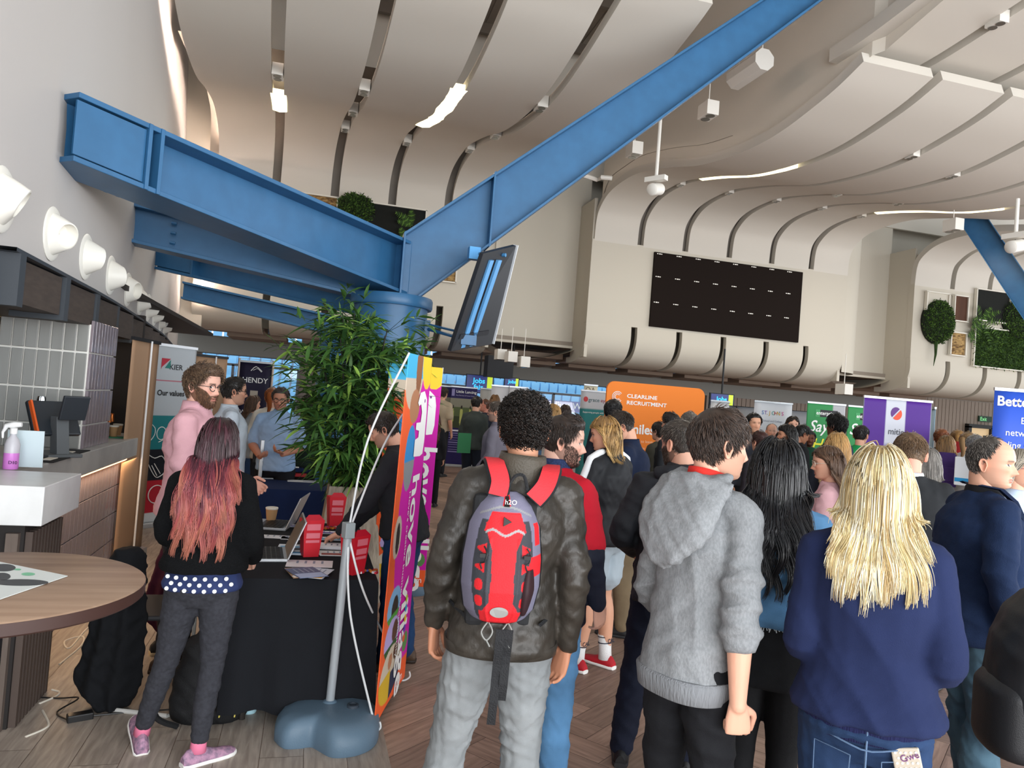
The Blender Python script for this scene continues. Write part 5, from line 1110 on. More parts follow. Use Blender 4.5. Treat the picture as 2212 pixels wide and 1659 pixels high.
# red yoke: the upper part of the jacket, own mesh just over it
me=remesh(top_mb(P,hem=1.24,loose=.036,sleeve=.42,hi=1.485),.010,4); folds(me,.008,22,23); link(me,'red_yoke',fabric('jacket_red','#c8192e',0.75,bump=.1),j)
mb=MB(); ell(mb,[(1.44,.082,.08,-.008),(1.49,.07,.072,-.01),(1.52,.066,.068,-.012),(1.525,.06,.062,-.012)],P,n=28); mb.build('shirt_collar',fabric('check_shirt','#2e3c63',0.8,var=.5,vscale=160),b,smooth='all')
garment(trousers_mb(P,loose=.016,waist=1.0,ank=.056),'jeans',fabric('denim_mid_blue','#5f90bd',0.88,bump=.25,bs=450,var=.35,vscale=5),b,.011,3,.009,26,8)
link(short_hair(P,['#2a1f1a','#35281f','#1f1713','#40312a'],length=.05,vol=.010,K=3600,messy=.18,seed=38,rad=.0013,fade=True,quiff=.014,fwd=-.5),'hair',HAIRM,b)
beard_hair(P,b,['#3a2a22','#2a1e18'],hi=-.035,length=.008,K=1800,seed=4,rad=.0007); shoes(P,b,'#8b8f93','#e8e8e8')
# 8 long haired boy in track top and shorts
P=Pose(build=1.0,head=(28,10,0),armR=[(.245,.02,1.15),(.12,.24,1.12)],armL=[(-.24,.02,1.15),(-.10,.24,1.12)],legR=[(.09,.02,.49),(.10,-.02,.085)],legL=[(-.09,.03,.49),(-.12,.05,.085)])
b=newp(P,'#d8a184',1,48,bare=True,brow='#6a5038')
finish(b,P,1306,938,4.85,32,'person with streaky blond hair, black and white track top, pale shorts and red trainers')
j=garment(top_mb(P,hem=.86,loose=.034,cuff=.036,hi=1.51),'track_top',fabric('track_black','#1b1d22',0.6,bump=.1,spec=.35),b,.012,4,.009,20,31)
mb=MB()
for q in(1,-1):
    sh,el,wr=armpts(P,q); a=P.T((q*.07,-.01,1.485)); mb.tube([a,P.T((q*.13,-.005,1.475)),sh+Vector((q*.05,0,.055)),sh.lerp(el,.5)+Vector((q*.075,0,.02)),el+Vector((q*.065,0,0))],.026,8)
garment(mb,'white_stripe',mat('stripe_white','#e6e8ea',0.7),j,.010,3,0)
garment(trousers_mb(P,loose=.022,waist=.95,short=.62),'shorts',fabric('shorts_pale','#b9c7d1',0.85),b,.012,3,.007,22,6)
link(long_hair(P,colramp([(0,'#7a5a34'),(.4,'#b08a52'),(1,'#d2b078')],.45),length=.07,K=1500,vol=.024,wave=.012,wfreq=30,seed=41,rad=.0026,clump=.7,spread=.12,body_off=.01,S=14,loose=.02,smooth=2),'hair',HAIRM,b)
sk=mat('sock_white','#eceded',0.9,bump=.4,bscale=200)
for o_,q in zip(shoes(P,b,'#b81f2c','#f0efec'),(1,-1)):
    kn,an=P.leg[q]; MB().tube([an+Vector((0,0,-.03)),an.lerp(kn,.12),an.lerp(kn,.34)],[.046,.043,.048],16).build('sock',sk,b,smooth='all')
    mb=MB(); 
    for f in(.2,.3): c=an.lerp(kn,f); mb.tube([c,c+(kn-an).normalized()*.006],.0485,18)
    mb.build('sock_band',mat('band_dark','#23283a',0.8),b)
    text('CAL',.042,_M['band_dark'],'sock_lettering',b,tuple(an.lerp(kn,.225)+Vector((-.035,-.05,0))),(PI/2,0,0))
# 9 red haired woman
def redc(t,cl,r,K):
    st=[(0,'#2a1519'),(.3,'#4a222e'),(.55,'#7a3440'),(.8,'#a65450'),(1,'#b9735f')]; ts=[a for a,_ in st]; cs=np.array([rgb(c) for _,c in st])
    if K==1: return np.tile(cs[0],(1,len(t),1))
    sh=(((np.asarray(cl)*.618)%1)-.5)*.35; tt=np.clip(t[None,:]+sh[:,None],0,1); return np.stack([np.interp(tt,ts,cs[:,i]) for i in range(3)],-1)*r.uniform(.75,1.3,(K,1,1))
YR=-8; P=Pose(female=True,build=.98,head=(-6,4,0)); W1=onZ(432,1600,.09); W2=onZ(312,1560,.11)
a1=tocal(P,474,952,3.28,YR,W1); a2=tocal(P,474,952,3.28,YR,W2)
P=Pose(female=True,build=.98,head=(-6,4,0),lean=3,armR=[(.205,.03,1.13),(.18,.25,1.0)],armL=[(-.205,.02,1.14),(-.12,.23,1.08)],legR=[(a1.x*.55+.05,.03,.49),(a1.x,a1.y,.085)],legL=[(a2.x*.35-.06,.06,.49),(a2.x,a2.y,.10)])
b=newp(P,'#dcb09c',1,48,brow='#5a3a30')
finish(b,P,474,952,3.28,YR,'person with long red ombre hair, black knit jumper and pink tartan trainers')
garment(top_mb(P,hem=.885,loose=.010,sleeve=0,flare=.006),'polka_dot_top',mat('polka_navy','#22305c',0.8),b,.010,3,.003,26,4)
mb=MB(); rr=random.Random(2)
for i in range(21):
    x=-.135+.045*(i%7)+(.022 if (i//7)%2 else 0); z=.958-.028*(i//7); y=-(.152-.045*(abs(x)/.15)**2); mb.lathe([(.010,0),(.0095,.005)],c=P.T((x,y-.001,z)),n=12,M=Matrix.Rotation(PI/2,3,'X'))
dt=mb.build('white_dots',mat('dots_white','#e9edf0',0.7),b); dt['kind']='stuff'
kn_=fabric('black_knit','#17181a',0.98,bump=.9,bs=110,st=(1,1,3),spec=.1)
garment(top_mb(P,hem=.975,loose=.032,cuff=.04,flare=.006),'knit_jumper',kn_,b,.010,5,.008,20,25)
garment(trousers_mb(P,loose=.004,waist=.97,ank=.043,hip=1.05,hem=.12),'skinny_jeans',fabric('charcoal_denim','#3a3b42',0.85,bump=.4,bs=500,var=.3,vscale=60),b,.009,3,.005,36,14)
link(long_hair(P,redc,length=.50,K=3000,vol=.028,wave=.014,wfreq=20,seed=23,rad=.0024,clump=.55,spread=.13,body_off=.05,S=26,loose=.045,widen=.14),'hair',HAIRM,b)
tart=fabric('pink_tartan','#b98fa8',0.8,col2='#7d6a80',vscale=40)
so=mat('sole_white','#ebe9e6',0.5); shoe(P,1,b,tart,so,yaw=-.9); shoe(P,-1,b,tart,so,yaw=.5,toe=-.35)
for q in(1,-1):
    kn,an=P.leg[q]; MB().tube([an+Vector((0,0,-.02)),an.lerp(kn,.08),an.lerp(kn,.14)],[.04,.037,.037],14).build('sock',mat('sock_pink','#e77fa0',0.9),b,smooth='all')
# 10 pink shirt man
P=Pose(build=1.06,head=(-22,4,0),armR=[(.26,.03,1.15),(.2,.26,1.05)],armL=[(-.26,.02,1.15),(-.2,.26,1.05)])
b=newp(P,'#dcab98',2,80,brow='#5a4434',beard=('#6a4a36',.85,-.025))
finish(b,P,440,833,4.35,-98,'bearded person with tousled brown hair and round glasses in pale pink shirt')
garment(top_mb(P,hem=.86,loose=.03,cuff=.034,hi=1.49),'pink_shirt',fabric('pink_oxford','#dba9b2',0.85,bump=.25,bs=260),b,.011,4,.010,24,33)
mb=MB(); ell(mb,[(1.44,.084,.082,-.01),(1.485,.072,.074,-.01),(1.515,.066,.07,-.01),(1.51,.06,.064,-.01)],P,n=28); mb.build('shirt_collar',_M['pink_oxford'],b,smooth='all')
garment(trousers_mb(P,loose=.014),'trousers',fabric('dark_chino','#22242c',0.85),b,.013,3,.006,26,8)
link(short_hair(P,['#5a4535','#6d5642','#463528','#7a624c'],length=.042,vol=.015,K=2800,messy=.5,seed=48,rad=.0016,quiff=.012,curl=.004),'hair',HAIRM,b)
beard_hair(P,b,['#6a4a36','#8a6244','#4a3426'],hi=-.02,length=.018,K=2200,seed=3); glasses(P,b,mat('glasses_dark','#1b1b1f',0.3)); shoes(P,b,'#3b2a20','#2a1c14')
# 11 dark sweater man leaning on the table
P=Pose(build=1.08,lean=10,head=(6,26,0),neckf=.02,armL=[(-.20,.20,1.13),(-.12,.40,.95)],armR=[(.21,.16,1.12),(.12,.38,.95)],legR=[(.09,.0,.49),(.10,-.06,.085)],legL=[(-.09,.03,.49),(-.10,.03,.085)],handL=dict(d=(0.1,.8,-.5),n=(0,.3,1),curl=.4),handR=dict(d=(-.1,.8,-.5),n=(0,.3,1),curl=.4))
b=newp(P,'#d9a58c',2,72,brow='#33261e',beard=('#6b5546',.5,-.035))
finish(b,P,828,928,4.62,72,'person in charcoal jumper and blue jeans leaning over the black table, sunglasses pushed up')
garment(top_mb(P,hem=.86,loose=.026,cuff=.034),'jumper',fabric('charcoal_knit','#2a2b2f',0.95,bump=.3,bs=300),b,.011,4,.009,24,35)
garment(trousers_mb(P,loose=.016,ank=.056),'jeans',fabric('denim_indigo','#24426b',0.88,bump=.25,bs=450,var=.3),b,.011,3,.008,26,8)
link(short_hair(P,['#2b211b','#3a2d25','#1f1814'],length=.034,vol=.010,K=2600,messy=.35,seed=58,rad=.0015,quiff=.008,fwd=.3),'hair',HAIRM,b)
Mh=P.headM(); mb=MB()
for q in(1,-1): mb.tube([Mh@Vector((q*.03+.024*math.cos(a),.085+.0,.085+.016*math.sin(a))) for a in np.linspace(0,2*PI,13)],.003,5); mb.tube([Mh@Vector(v) for v in((q*.052,.085,.085),(q*.08,.03,.05),(q*.081,-.02,.0))],.0025,5)
mb.build('sunglasses',mat('sunglass_black','#121212',0.2),b); shoes(P,b,'#4a3626','#2a1f18',high=.03)
# ---- backpack of the leather jacket man
bk_=thing('backpack','red, grey and lilac backpack worn over the brown leather jacket','backpack'); 
for a_ in('location','rotation_euler','scale'): setattr(bk_,a_,getattr(bp_body,a_))
NU,NV=110,150; U=np.linspace(-1,1,NU)[None,:]*np.ones((NV,1)); Vv=np.linspace(0,1,NV)[:,None]*np.ones((1,NU))
Wv=np.interp(Vv,[0,.05,.12,.3,.5,.75,.9,.97,1],[.055,.095,.12,.136,.136,.122,.092,.06,.03]); Dv=np.interp(Vv,[0,.06,.15,.3,.6,.85,.95,1],[.02,.09,.125,.145,.13,.095,.06,.02])
X=-.025+Wv*U; Y=-.128-Dv*(1-np.abs(U)**3.2)-.0; Z=.955+.44*Vv
Y-= .004*np.exp(-((np.abs(U)-.37)/.04)**2)*(Vv<.68)
C=np.zeros((NV,NU,3)); lil=rgb('#77758a'); red=rgb('#d8242c'); gry=rgb('#3a3c42'); drk=rgb('#17171b'); wht=rgb('#c9cccb')
C[:]=lil; au=np.abs(U)
inner=.60+.12*np.sin(Vv*PI)
C[(au<inner)&(Vv<.80)]=gry
cw=np.interp(Vv,[.0,.14,.22,.4,.6,.70,.78],[.7,.5,.30,.26,.30,.45,.55]); C[(au<cw)&(Vv<.78)]=red
C[(Vv<.165-.03*(1-au))&(au<.55)]=red
for k,v0 in enumerate((.60,.47,.345,.225)):
    m=(np.abs(Vv-v0)<.042*(1-np.clip((au-.42)/.26,0,1)*.9) if k%1==0 else 0)&(au>.40)&(au<.66); m2=((au-.55)/.10)**2+((Vv-v0)/.042)**2<1; C[m2 if k>1 else (m&(au>.44))]=red
C[(Vv>.72)&(Vv<.86)&(au<.55-.6*(Vv-.72))]=red
arc=np.abs(Vv-(.80+.10*(1-au**2)))<.008; C[arc&(au<.8)]=rgb('#8f9092')
arc=np.abs(Vv-(.69+.03*(1-au**2)-.02*np.cos(au*9)))<.009; C[arc&(au<.52)]=rgb('#9a9a9c')
C[(Vv>.80+.10*(1-au**2)+.008)]=lil
C[(au<.15)&(Vv>.90)]=red
C[(au>.95)]=drk; C[(Vv<.03)]=drk
C[(U>.62)&(Vv>.40)&(Vv<.55)&(U<.95)]=red; C[(U>.78)&(Vv>.62)&(Vv<.78)&(U<.94)]=red
me=bpy.data.meshes.new('pack_body'); Vt=np.stack([X,Y,Z],-1).reshape(-1,3); F=[(i*NU+j,i*NU+j+1,(i+1)*NU+j+1,(i+1)*NU+j) for i in range(NV-1) for j in range(NU-1)]
me.from_pydata(Vt.tolist(),[],F); setcol(me,C.reshape(-1,3)); PK=link(me,'pack_body',mat('pack_fabric','#ffffff',0.7,vcol=True,bump=.3,bscale=260,bstretch=(1,1,1),spec=.3),bk_)
so_=PK.modifiers.new('s','SOLIDIFY'); so_.thickness=.006
MB().box((-.025,-.122,1.16),(.22,.05,.44)).build('back_panel',mat('pack_black','#17181b',0.8),bk_,bevel=.02)
def pk(u,v,o=0): 
    w_=np.interp(v,[0,.05,.12,.3,.5,.75,.9,.97,1],[.055,.095,.12,.136,.136,.122,.092,.06,.03]); d_=np.interp(v,[0,.06,.15,.3,.6,.85,.95,1],[.02,.09,.125,.145,.13,.095,.06,.02]); return Vector((-.025+w_*u,-.128-d_*(1-abs(u)**3.2)-o,.955+.44*v))
mb=MB(); V=[pk(-.02+.24*math.cos(a),.15+.045*math.sin(a),.004) for a in np.linspace(0,2*PI,24,endpoint=False)]; mb.add(V,[tuple(range(24))]); mb.add([v-Vector((0,.001,0)) for v in V],[tuple(range(24))]); mb.build('reflector',mat('reflector_grey','#b9bdbb',0.3,metal=.4),bk_)
mb=MB(); mb.add([pk(-.10,.97,.006),pk(.10,.97,.006),pk(.10,.90,.006),pk(-.10,.90,.006)],[(0,1,2,3)]); lg=mb.build('logo_tab',mat('tab_black','#151515',0.5),bk_)
text('h2O',.022,mat('tab_white','#f2f2f2',0.5),'logo_lettering',lg,tuple(pk(-.095,.918,.009)))
mb=MB(); mb.lathe([(.018,0),(.017,.008)],c=pk(0,.80,.004),n=3,M=Matrix.Rotation(PI/2,3,'X')); mb.build('cord_port',_M['tab_black'],bk_)
mb=MB(); rows=[]
for i in range(12):
    t=i/11; v=.12+.34*t; wv=math.sin(PI*min(1,.12+t*.75))**.7
    rows.append([pk(.66+.30*wv*k-.16*wv,v,.004+.022*math.sin(PI*(k+.001)/1.0)*wv) for k in np.linspace(0,1,8)])
mb.grid(rows); mb.build('mesh_pocket',mat('mesh_maroon','#2a1218',0.7),bk_,smooth='all')
for u0 in(-.50,.56):
    mb=MB(); pts=[pk(u0,.62,.012),pk(u0+.08,.58,.02),pk(u0+.05,.52,.02),pk(u0-.04,.50,.014),pk(u0,.46,.012)]; mb.tube(cr(pts,5),.0028,5); mb.box(tuple(pk(u0,.56,.02)),(.022,.012,.012)); mb.build('drawcord',mat('cord_black','#1a1a1c',0.6),bk_)
for u0 in(-.42,.40):
    c=pk(u0,.03,.0); mb=MB(); mb.tube(cr([c,c+Vector((-.018,-.01,-.03)),c+Vector((0,-.012,-.055)),c+Vector((.018,-.01,-.028)),c+Vector((.004,0,0))],5),.0025,5); mb.tube([c+Vector((0,-.012,-.055)),c+Vector((.012,-.014,-.075))],.0025,4); mb.build('cord_loop',mat('cord_speckled','#8c8f8c',0.6),bk_)
# webbing hanging below
P=bp_P
for x,zb,w_ in((-.014,.64,.014),(.014,.72,.014)):
    mb=MB(); rows=[]
    for i,z in enumerate(np.linspace(.95,zb,9)): y=-.19-.006*math.sin(i*1.3); rows.append([(x-w_-.004*i/4,y,z),(x+w_-.004*i/4,y-.003,z),(x+w_-.004*i/4,y,z),(x-w_-.004*i/4,y+.003,z)])
    mb.grid(rows,closeu=True); mb.build('webbing_strap',mat('webbing_black','#1b1c1f',0.75,bump=.4,bscale=200),bk_)
for q in(1,-1):
    mb=MB(); rows=[]
    path=[(q*.06-.02,-.165,1.375),(q*.075,-.150,1.42),(q*.092,-.11,1.462),(q*.10,-.05,1.478),(q*.104,.01,1.472),(q*.11,.075,1.44),(q*.12,.125,1.37),(q*.13,.15,1.25),(q*.15,.14,1.12),(q*.17,.09,1.02)]
    C_=cr(path,4)
    for i,p in enumerate(C_):
        p=P.T(tuple(p)); w_=.03 if i<24 else .014; t=(Vector(C_[min(i+1,len(C_)-1)])-Vector(C_[max(i-1,0)])).normalized(); s_=(Vector((1,0,0))-t*t.x).normalized(); n_=s_.cross(t); n_=n_ if n_.dot(p-P.T((0,0,1.25)))>0 else -n_
        rows.append([p-s_*w_,p+s_*w_,p+s_*w_+n_*.012,p-s_*w_+n_*.012])
    mb.grid(rows[:26],closeu=True); mb.build('shoulder_strap',mat('strap_red','#cf3038',0.75,bump=.2,bscale=200),bk_,smooth=True)
    mb=MB(); mb.grid(rows[25:],closeu=True); mb.tube([p for p in [P.T((q*.17,.09,1.02)),P.T((q*.185,-.02,.98)),P.T((q*.12,-.14,.96))]],.008,4); mb.build('strap_webbing',_M['webbing_black'],bk_,smooth=True)
    mb=MB(); mb.grid([[v+Vector((0,0,-.004)) if k in(2,3) else v+(v-r[0 if k else 1])*.12 for k,v in enumerate(r)] for r in rows[:26]],closeu=True); mb.build('strap_edge',_M['webbing_black'],bk_,smooth=True)
mb=MB(); mb.tube(cr([P.T((-.05,-.155,1.40)),P.T((-.03,-.16,1.445)),P.T((.0,-.16,1.45)),P.T((.02,-.155,1.40))],5),.006,6); mb.build('grab_loop',_M['webbing_black'],bk_)
# ---- people farther off
FAB={}
def fb(c,kind='cotton'):
    k=kind+c
    if k not in FAB: FAB[k]=fabric('%s_%s'%(kind,c.strip('#')),c,0.85,bump=.2,bs=250,var=.12)
    return FAB[k]
def bg(px,py,d,yaw,label,top,bot,hair,skin='#d9a48a',style='short',sleeve=1.0,female=False,build=1.0,head=(0,0,0),arms=None,beard=None,gl=None,hem=.86,hlen=.3,seed=1,loose=.022,collar=None,shoe='#1a1a1c',lod=None,topname='top',wave=.01,hands=None,lean=0,legs=None,group=None,K=None):
    lod=lod if lod is not None else (0 if d>7.5 else 1); kw={}
    if arms=='bent': kw=dict(armR=[(.225,.0,1.13),(.11,.24,1.08)],armL=[(-.225,.0,1.13),(-.11,.24,1.08)])
    elif arms: kw=dict(armR=arms[0],armL=arms[1])
    if legs: kw.update(legR=legs[0],legL=legs[1])
    if hands: kw.update(handR=hands[0],handL=hands[1])
    P=Pose(build=build,female=female,head=head,lean=lean,**kw)
    cols=hair if isinstance(hair,list) else [hair]
    b=newp(P,skin,lod,(30,40,56)[lod] if d>5 else 56,brow=cols[0],beard=beard); finish(b,P,px,py,d,yaw,label,group)
    garment(top_mb(P,hem=hem,loose=loose,sleeve=sleeve,sl=.008),topname,top if not isinstance(top,str) else fb(top),b,VOX[lod],4,.007,24,seed)
    garment(trousers_mb(P,loose=.014),'trousers',bot if not isinstance(bot,str) else fb(bot,'twill'),b,VOX[lod]+.001,3,.005,26,seed+1)
    if collar: mb=MB(); ell(mb,[(1.43,.08,.078,-.01),(1.475,.07,.07,-.01),(1.497,.064,.066,-.01),(1.49,.058,.06,-.01)],P,n=20); mb.build('collar',fb(collar),b,smooth='all')
    K=K or (700 if d>9 else 1300 if d>6 else 2400); rd=.0016*max(1,d/5.0)
    if style=='long': me=long_hair(P,colramp([(0,cols[0]),(1,cols[-1])],.35),length=hlen,K=int(K*.9),vol=.026,wave=wave,wfreq=22,seed=seed,rad=rd*1.5,clump=.5,spread=.12,body_off=.03,S=16,loose=.03,widen=.1)
    elif style=='bald': me=short_hair(P,cols,length=.02,vol=.005,K=K//2,style='bald',seed=seed,rad=rd)
    else: me=short_hair(P,cols,length=.04,vol=.011,K=K,messy=.35,seed=seed,rad=rd,fade=(style=='fade'),curl=.006 if style=='curly' else 0,quiff=.012 if style=='quiff' else 0,nu=30 if d>6 else 44)
    link(me,'hair',HAIRM,b)
    if style=='tail':
        mb=MB(); Mh=P.headM(); mb.tube(cr([Mh@Vector(v) for v in((0,-.09,.03),(0,-.125,.03),(.01,-.14,-.03),(.015,-.12,-.12),(.0,-.11,-.18))],4),[.014+.016*math.sin(PI*min(1,i/16*.9+.1)) for i in range(17)],10); mb.build('ponytail',fb(cols[0],'hair'),b,smooth='all')
    if gl: glasses(P,b,mat('glasses_'+gl.strip('#'),gl,0.3))
    if d<7 or py>2000 or True: shoes(P,b,shoe,'#2a2a2c' if shoe.startswith('#1') else '#d8d4cc')
    return b,P
T=bg
T(507,845,6.2,-78,'person with dark hair and glasses in white shirt, behind the pink shirted one','#c9d3de','#1d1f28',['#1d1815','#2c2420'],gl='#151515',collar='#cdd8e2',build=1.12,seed=61,beard=('#3a2c24',.3,-.04))
T(606,862,7.4,168,'person in light blue short sleeved shirt and glasses behind the navy table','#9dbbe0','#14151a',['#3b332e','#544a43'],style='fade',skin='#c98f76',sleeve=.42,gl='#18181a',collar='#a6c2e4',build=1.15,head=(6,8,0),arms=([(.25,.02,1.12),(.10,.26,1.02)],[(-.25,.02,1.12),(-.14,.27,1.06)]),hands=(dict(d=(-.6,.7,.1),n=(0,-.3,-1),curl=.3,spread=.25),dict(d=(.6,.7,.3),n=(0,-.3,-1),curl=.3,spread=.25)),beard=('#6a5448',.35,-.05),seed=62,lod=1)
T(548,872,9.2,-60,'person with shoulder length brown hair, grey top and jeans, below the dark purple banner','#a7acb0','#34507a',['#4b3323','#5d4330'],style='long',female=True,hlen=.16,sleeve=.42,seed=63)
T(588,858,8.6,-14,'person with ginger ponytail and cream jumper, back turned behind the blue shirted person','#ddd9ce','#2a2d38',['#8a4a22','#a35a2c'],style='tail',female=True,seed=64,arms='bent')
T(668,872,8.3,70,'person in glasses and dark green cardigan holding papers, half hidden by the bamboo leaves','#1f2f28','#15161a',['#2c1f18'],style='long',female=True,hlen=.2,gl='#222222',arms='bent',seed=65)
T(958,850,16.0,-40,'person in beige T-shirt and dark trousers beside the farther magenta flag','#b8a890','#23242a',['#3a2a20'],sleeve=.42,seed=66)
T(940,905,11.5,-20,'person with long auburn hair and black clothes, partly behind the farther magenta flag','#1a1a1e','#141418',['#4a2618','#5d3020'],style='long',female=True,hlen=.4,seed=67)
T(1030,872,12.6,-40,'person in grey green hooded top holding a green folder, dark hair','#3c423f','#1c222e',['#1f1813'],style='fade',sleeve=.7,build=1.1,seed=68,hem=.84)
T(1047,876,13.4,75,'person with glasses and reddish face in navy top, right of the green folder holder','#1d2433','#1d2026',['#5b3a28'],style='bald',skin='#cf8a74',gl='#333333',seed=69)
T(1069,866,15.0,-10,'person with long wavy light brown hair in front of the blank white banners','#23242b','#1d2026',['#7a5534','#96703f'],style='long',female=True,hlen=.28,wave=.02,seed=70)
T(1112,870,13.0,-20,'person with black hair seen just above the curly haired person','#2a2c33','#1d2026',['#15110f'],seed=71)
T(1092,882,12.2,20,'person with dark hair low behind the grey shirted person','#30323a','#1d2026',['#1b1512'],seed=72)
T(1072,890,8.3,62,'person with glasses, grey beard and lilac grey shirt, facing left near the purple banner','#77737f','#22242c',['#4b4038','#6a5e54'],style='receding' if 0 else 'fade',gl='#3a3a3e',beard=('#7d7068',.7,-.045),build=1.12,collar='#77737f',seed=73,lod=1,arms=([(.24,-.03,1.12),(.22,.10,.90)],[(-.24,.0,1.12),(-.22,.16,.92)]))
T(1167,880,11.5,-10,'person with bald grey head in front of the window, right of the curly head','#5b7fa6','#1d2026',['#a59a90'],style='bald',seed=74)
T(1194,890,10.5,60,'person with blond shoulder length hair facing left under the right window','#c9c4bd','#1d2026',['#a07a48','#c29b62'],style='long',female=True,hlen=.14,seed=75)
T(1221,890,12.0,0,'person with dark brown hair, only crown visible beneath the right window','#2a2a30','#1d2026',['#2a1a14'],style='long',female=True,hlen=.2,seed=76)
T(1324,888,8.2,-40,'person with spiky black hair in front of the orange board','#22252e','#1d2026',['#131010'],style='quiff',seed=77)
T(1342,922,5.7,50,'person in navy shirt and khaki trousers bending over a red leaflet','#18233c','#7b6a52',['#2a201a','#3a2e26'],style='fade',head=(8,28,0),neckf=0 if 0 else None,seed=78,build=1.15) if 0 else None
b_,P_=bg(1342,922,5.7,58,'person in navy shirt and khaki trousers, head bowed over a red leaflet','#18233c','#85745b',['#2a201a','#3a2e26'],style='fade',head=(8,28,0),lean=4,seed=78,build=1.14,arms=([(.25,.04,1.12),(.10,.27,1.14)],[(-.25,.04,1.12),(-.10,.27,1.14)]),collar='#18233c',hem=.84,lod=1)
t=thing('leaflet','folded red and white leaflet held by the khaki trousered person','leaflet',tuple(b_.location),b_.rotation_euler[2]); t.scale=b_.scale
MB().box((.16,.30,1.17),(.01,.16,.14),rot=Matrix.Rotation(.5,3,'X')).build('red_sheet',mat('leaflet_red','#c92f3a',0.6),t); MB().box((.152,.30,1.17),(.004,.165,.145),rot=Matrix.Rotation(.5,3,'X')).build('white_sheet',mat('paper_bright','#eef0f0',0.6),t)
T(1448,915,8.0,35,'person with glasses and black quiff in a dark coat with a backpack strap','#23262a','#1d2026',['#1b1613'],style='quiff',gl='#1a1a1a',beard=('#3a2e28',.4,-.04),seed=79,build=1.1)
T(1423,932,8.6,25,'person in khaki jacket, back turned, left of the quiff haired person','#4b4a40','#1d2026',['#1d1713'],seed=80)
T(1489,912,9.0,0,'person with curly grey hair, crown just above the grey hooded person','#5a5c60','#1d2026',['#6b655e','#8a847c'],style='curly',seed=81)
T(1628,915,9.0,172,'person with black hair facing the viewer under the pale school banner','#3a3c44','#1d2026',['#100e0e'],skin='#cf9a7c',seed=82)
T(1641,955,7.6,10,'person with dark maroon brown hair low beside the black haired crowd','#2f2a30','#1d2026',['#3a1c18'],seed=83)
T(1667,932,11.0,150,'person with grey hair and pink face under the school banner','#8892a0','#1d2026',['#8d8780'],style='bald',seed=84)
T(1690,950,9.2,-20,'person with dark hair, back of head, left of the bearded long haired person','#23262a','#1d2026',['#16110f'],seed=85)
T(1699,940,8.2,66,'bearded person with long black hair and navy T-shirt, arms bare','#1b2130','#1d2026',['#15110f'],style='long',hlen=.13,sleeve=.42,beard=('#1d1613',.85,-.035),skin='#c78f72',seed=86,wave=.02)
T(1712,918,10.5,160,'person with dark wavy hair resting head on hand behind the bearded one','#2b2c34','#1d2026',['#231812'],style='long',female=True,hlen=.2,seed=87)
T(1733,938,9.3,-95,'person with black hair in black leather jacket looking down','#17181b','#141418',['#0f0d0d'],style='fade',skin='#9c6a50',head=(0,22,0),seed=88,arms='bent')
T(1749,948,10.6,150,'person with dark skin and short beard in a green striped top','#2c5a48','#1d2026',['#0f0d0d'],style='fade',skin='#7a4a34',beard=('#17110e',.6,-.04),seed=89)
T(1806,920,8.0,20,'person with short afro hair in navy top in front of the green banner','#1b2340','#1d2026',['#0d0c0c'],style='curly',skin='#5f3b2a',gl='#1a1a1a',seed=90)
T(1860,940,9.2,-60,'person with dark hair in bright green shirt beside the purple banner','#1f9a55','#1d2026',['#1b1512'],style='fade',seed=91)
T(1808,966,5.6,-30,'person with straight golden blonde hair behind the pink jacketed girl','#20242e','#1d2026',['#b98f58','#d8b47a'],style='long',female=True,hlen=.3,seed=92)
T(1786,1000,4.5,42,'person with long wavy brown hair and clear glasses in a pink shirt','#d6a8ae','#2a2d38',['#5a4232','#7a5c44'],style='long',female=True,hlen=.36,wave=.022,gl='#c9b9a8',head=(20,6,0),arms='bent',seed=93,lod=1)
T(1966,980,4.25,-34,'person with light brown short hair in a charcoal suit jacket, back turned','#26282b','#26282b',['#6b543e','#80664c'],style='fade',head=(0,14,0),collar='#e4e6e8',build=1.08,seed=94,arms='bent',lod=1,topname='suit_jacket',hem=.80,loose=.026,skin='#e0a48e')
T(2004,1003,5.0,-62,'person with long straight grey hair and taupe coat beside the charcoal suit','#5a534f','#2a2d38',['#7d7873','#a8a39c'],style='long',female=True,hlen=.24,seed=95,hem=.6,loose=.03,topname='coat')
T(2044,962,8.6,-55,'person with curly blond hair and denim jacket carrying a purple rucksack','#47678c','#23283a',['#8c6a42','#b08a58'],style='long',female=True,hlen=.18,wave=.02,seed=96)
T(2033,946,10.2,-40,'person with auburn hair close behind the light blue banner edge','#2b2c34','#23283a',['#7d4524'],seed=97)
T(2069,949,9.6,-50,'person with tied blond hair and black top carrying a red rucksack','#15151a','#1d2026',['#8f6a3a'],style='tail',female=True,seed=98)
T(2091,955,9.0,-75,'person with hair in a bun and white printed T-shirt','#e6e6e6','#1d2026',['#8c6f4c'],style='tail',female=True,sleeve=.42,seed=99)
T(2107,962,8.2,-80,'person with cropped grey hair and pale grey T-shirt holding a white carrier bag','#b5b5b2','#1d2026',['#8d8c8a','#a9a8a6'],style='fade',sleeve=.42,female=True,seed=100)
T(2206,1012,4.2,-155,'person with grey blond hair, pink glasses and pale blue shirt at the right edge','#b9cbe0','#2a2d38',['#a59c8c','#c4bcae'],style='long',female=True,hlen=.26,gl='#a0506a',seed=101,lod=1)
camo=mat('camo_knit','#4b4d50',0.9,col2='#17181b',vscale=14,bump=.3,bscale=200)
b_,P_=bg(2475,1000,2.3,-118,'person in grey camouflage top with the large black backpack, mostly outside the right edge',camo,'#4a4c50',['#2a2220'],seed=103,lod=1,build=1.08)
t=thing('backpack','large plain black backpack at the right edge, lower corner','backpack'); t.location=b_.location; t.rotation_euler=b_.rotation_euler; t.scale=b_.scale
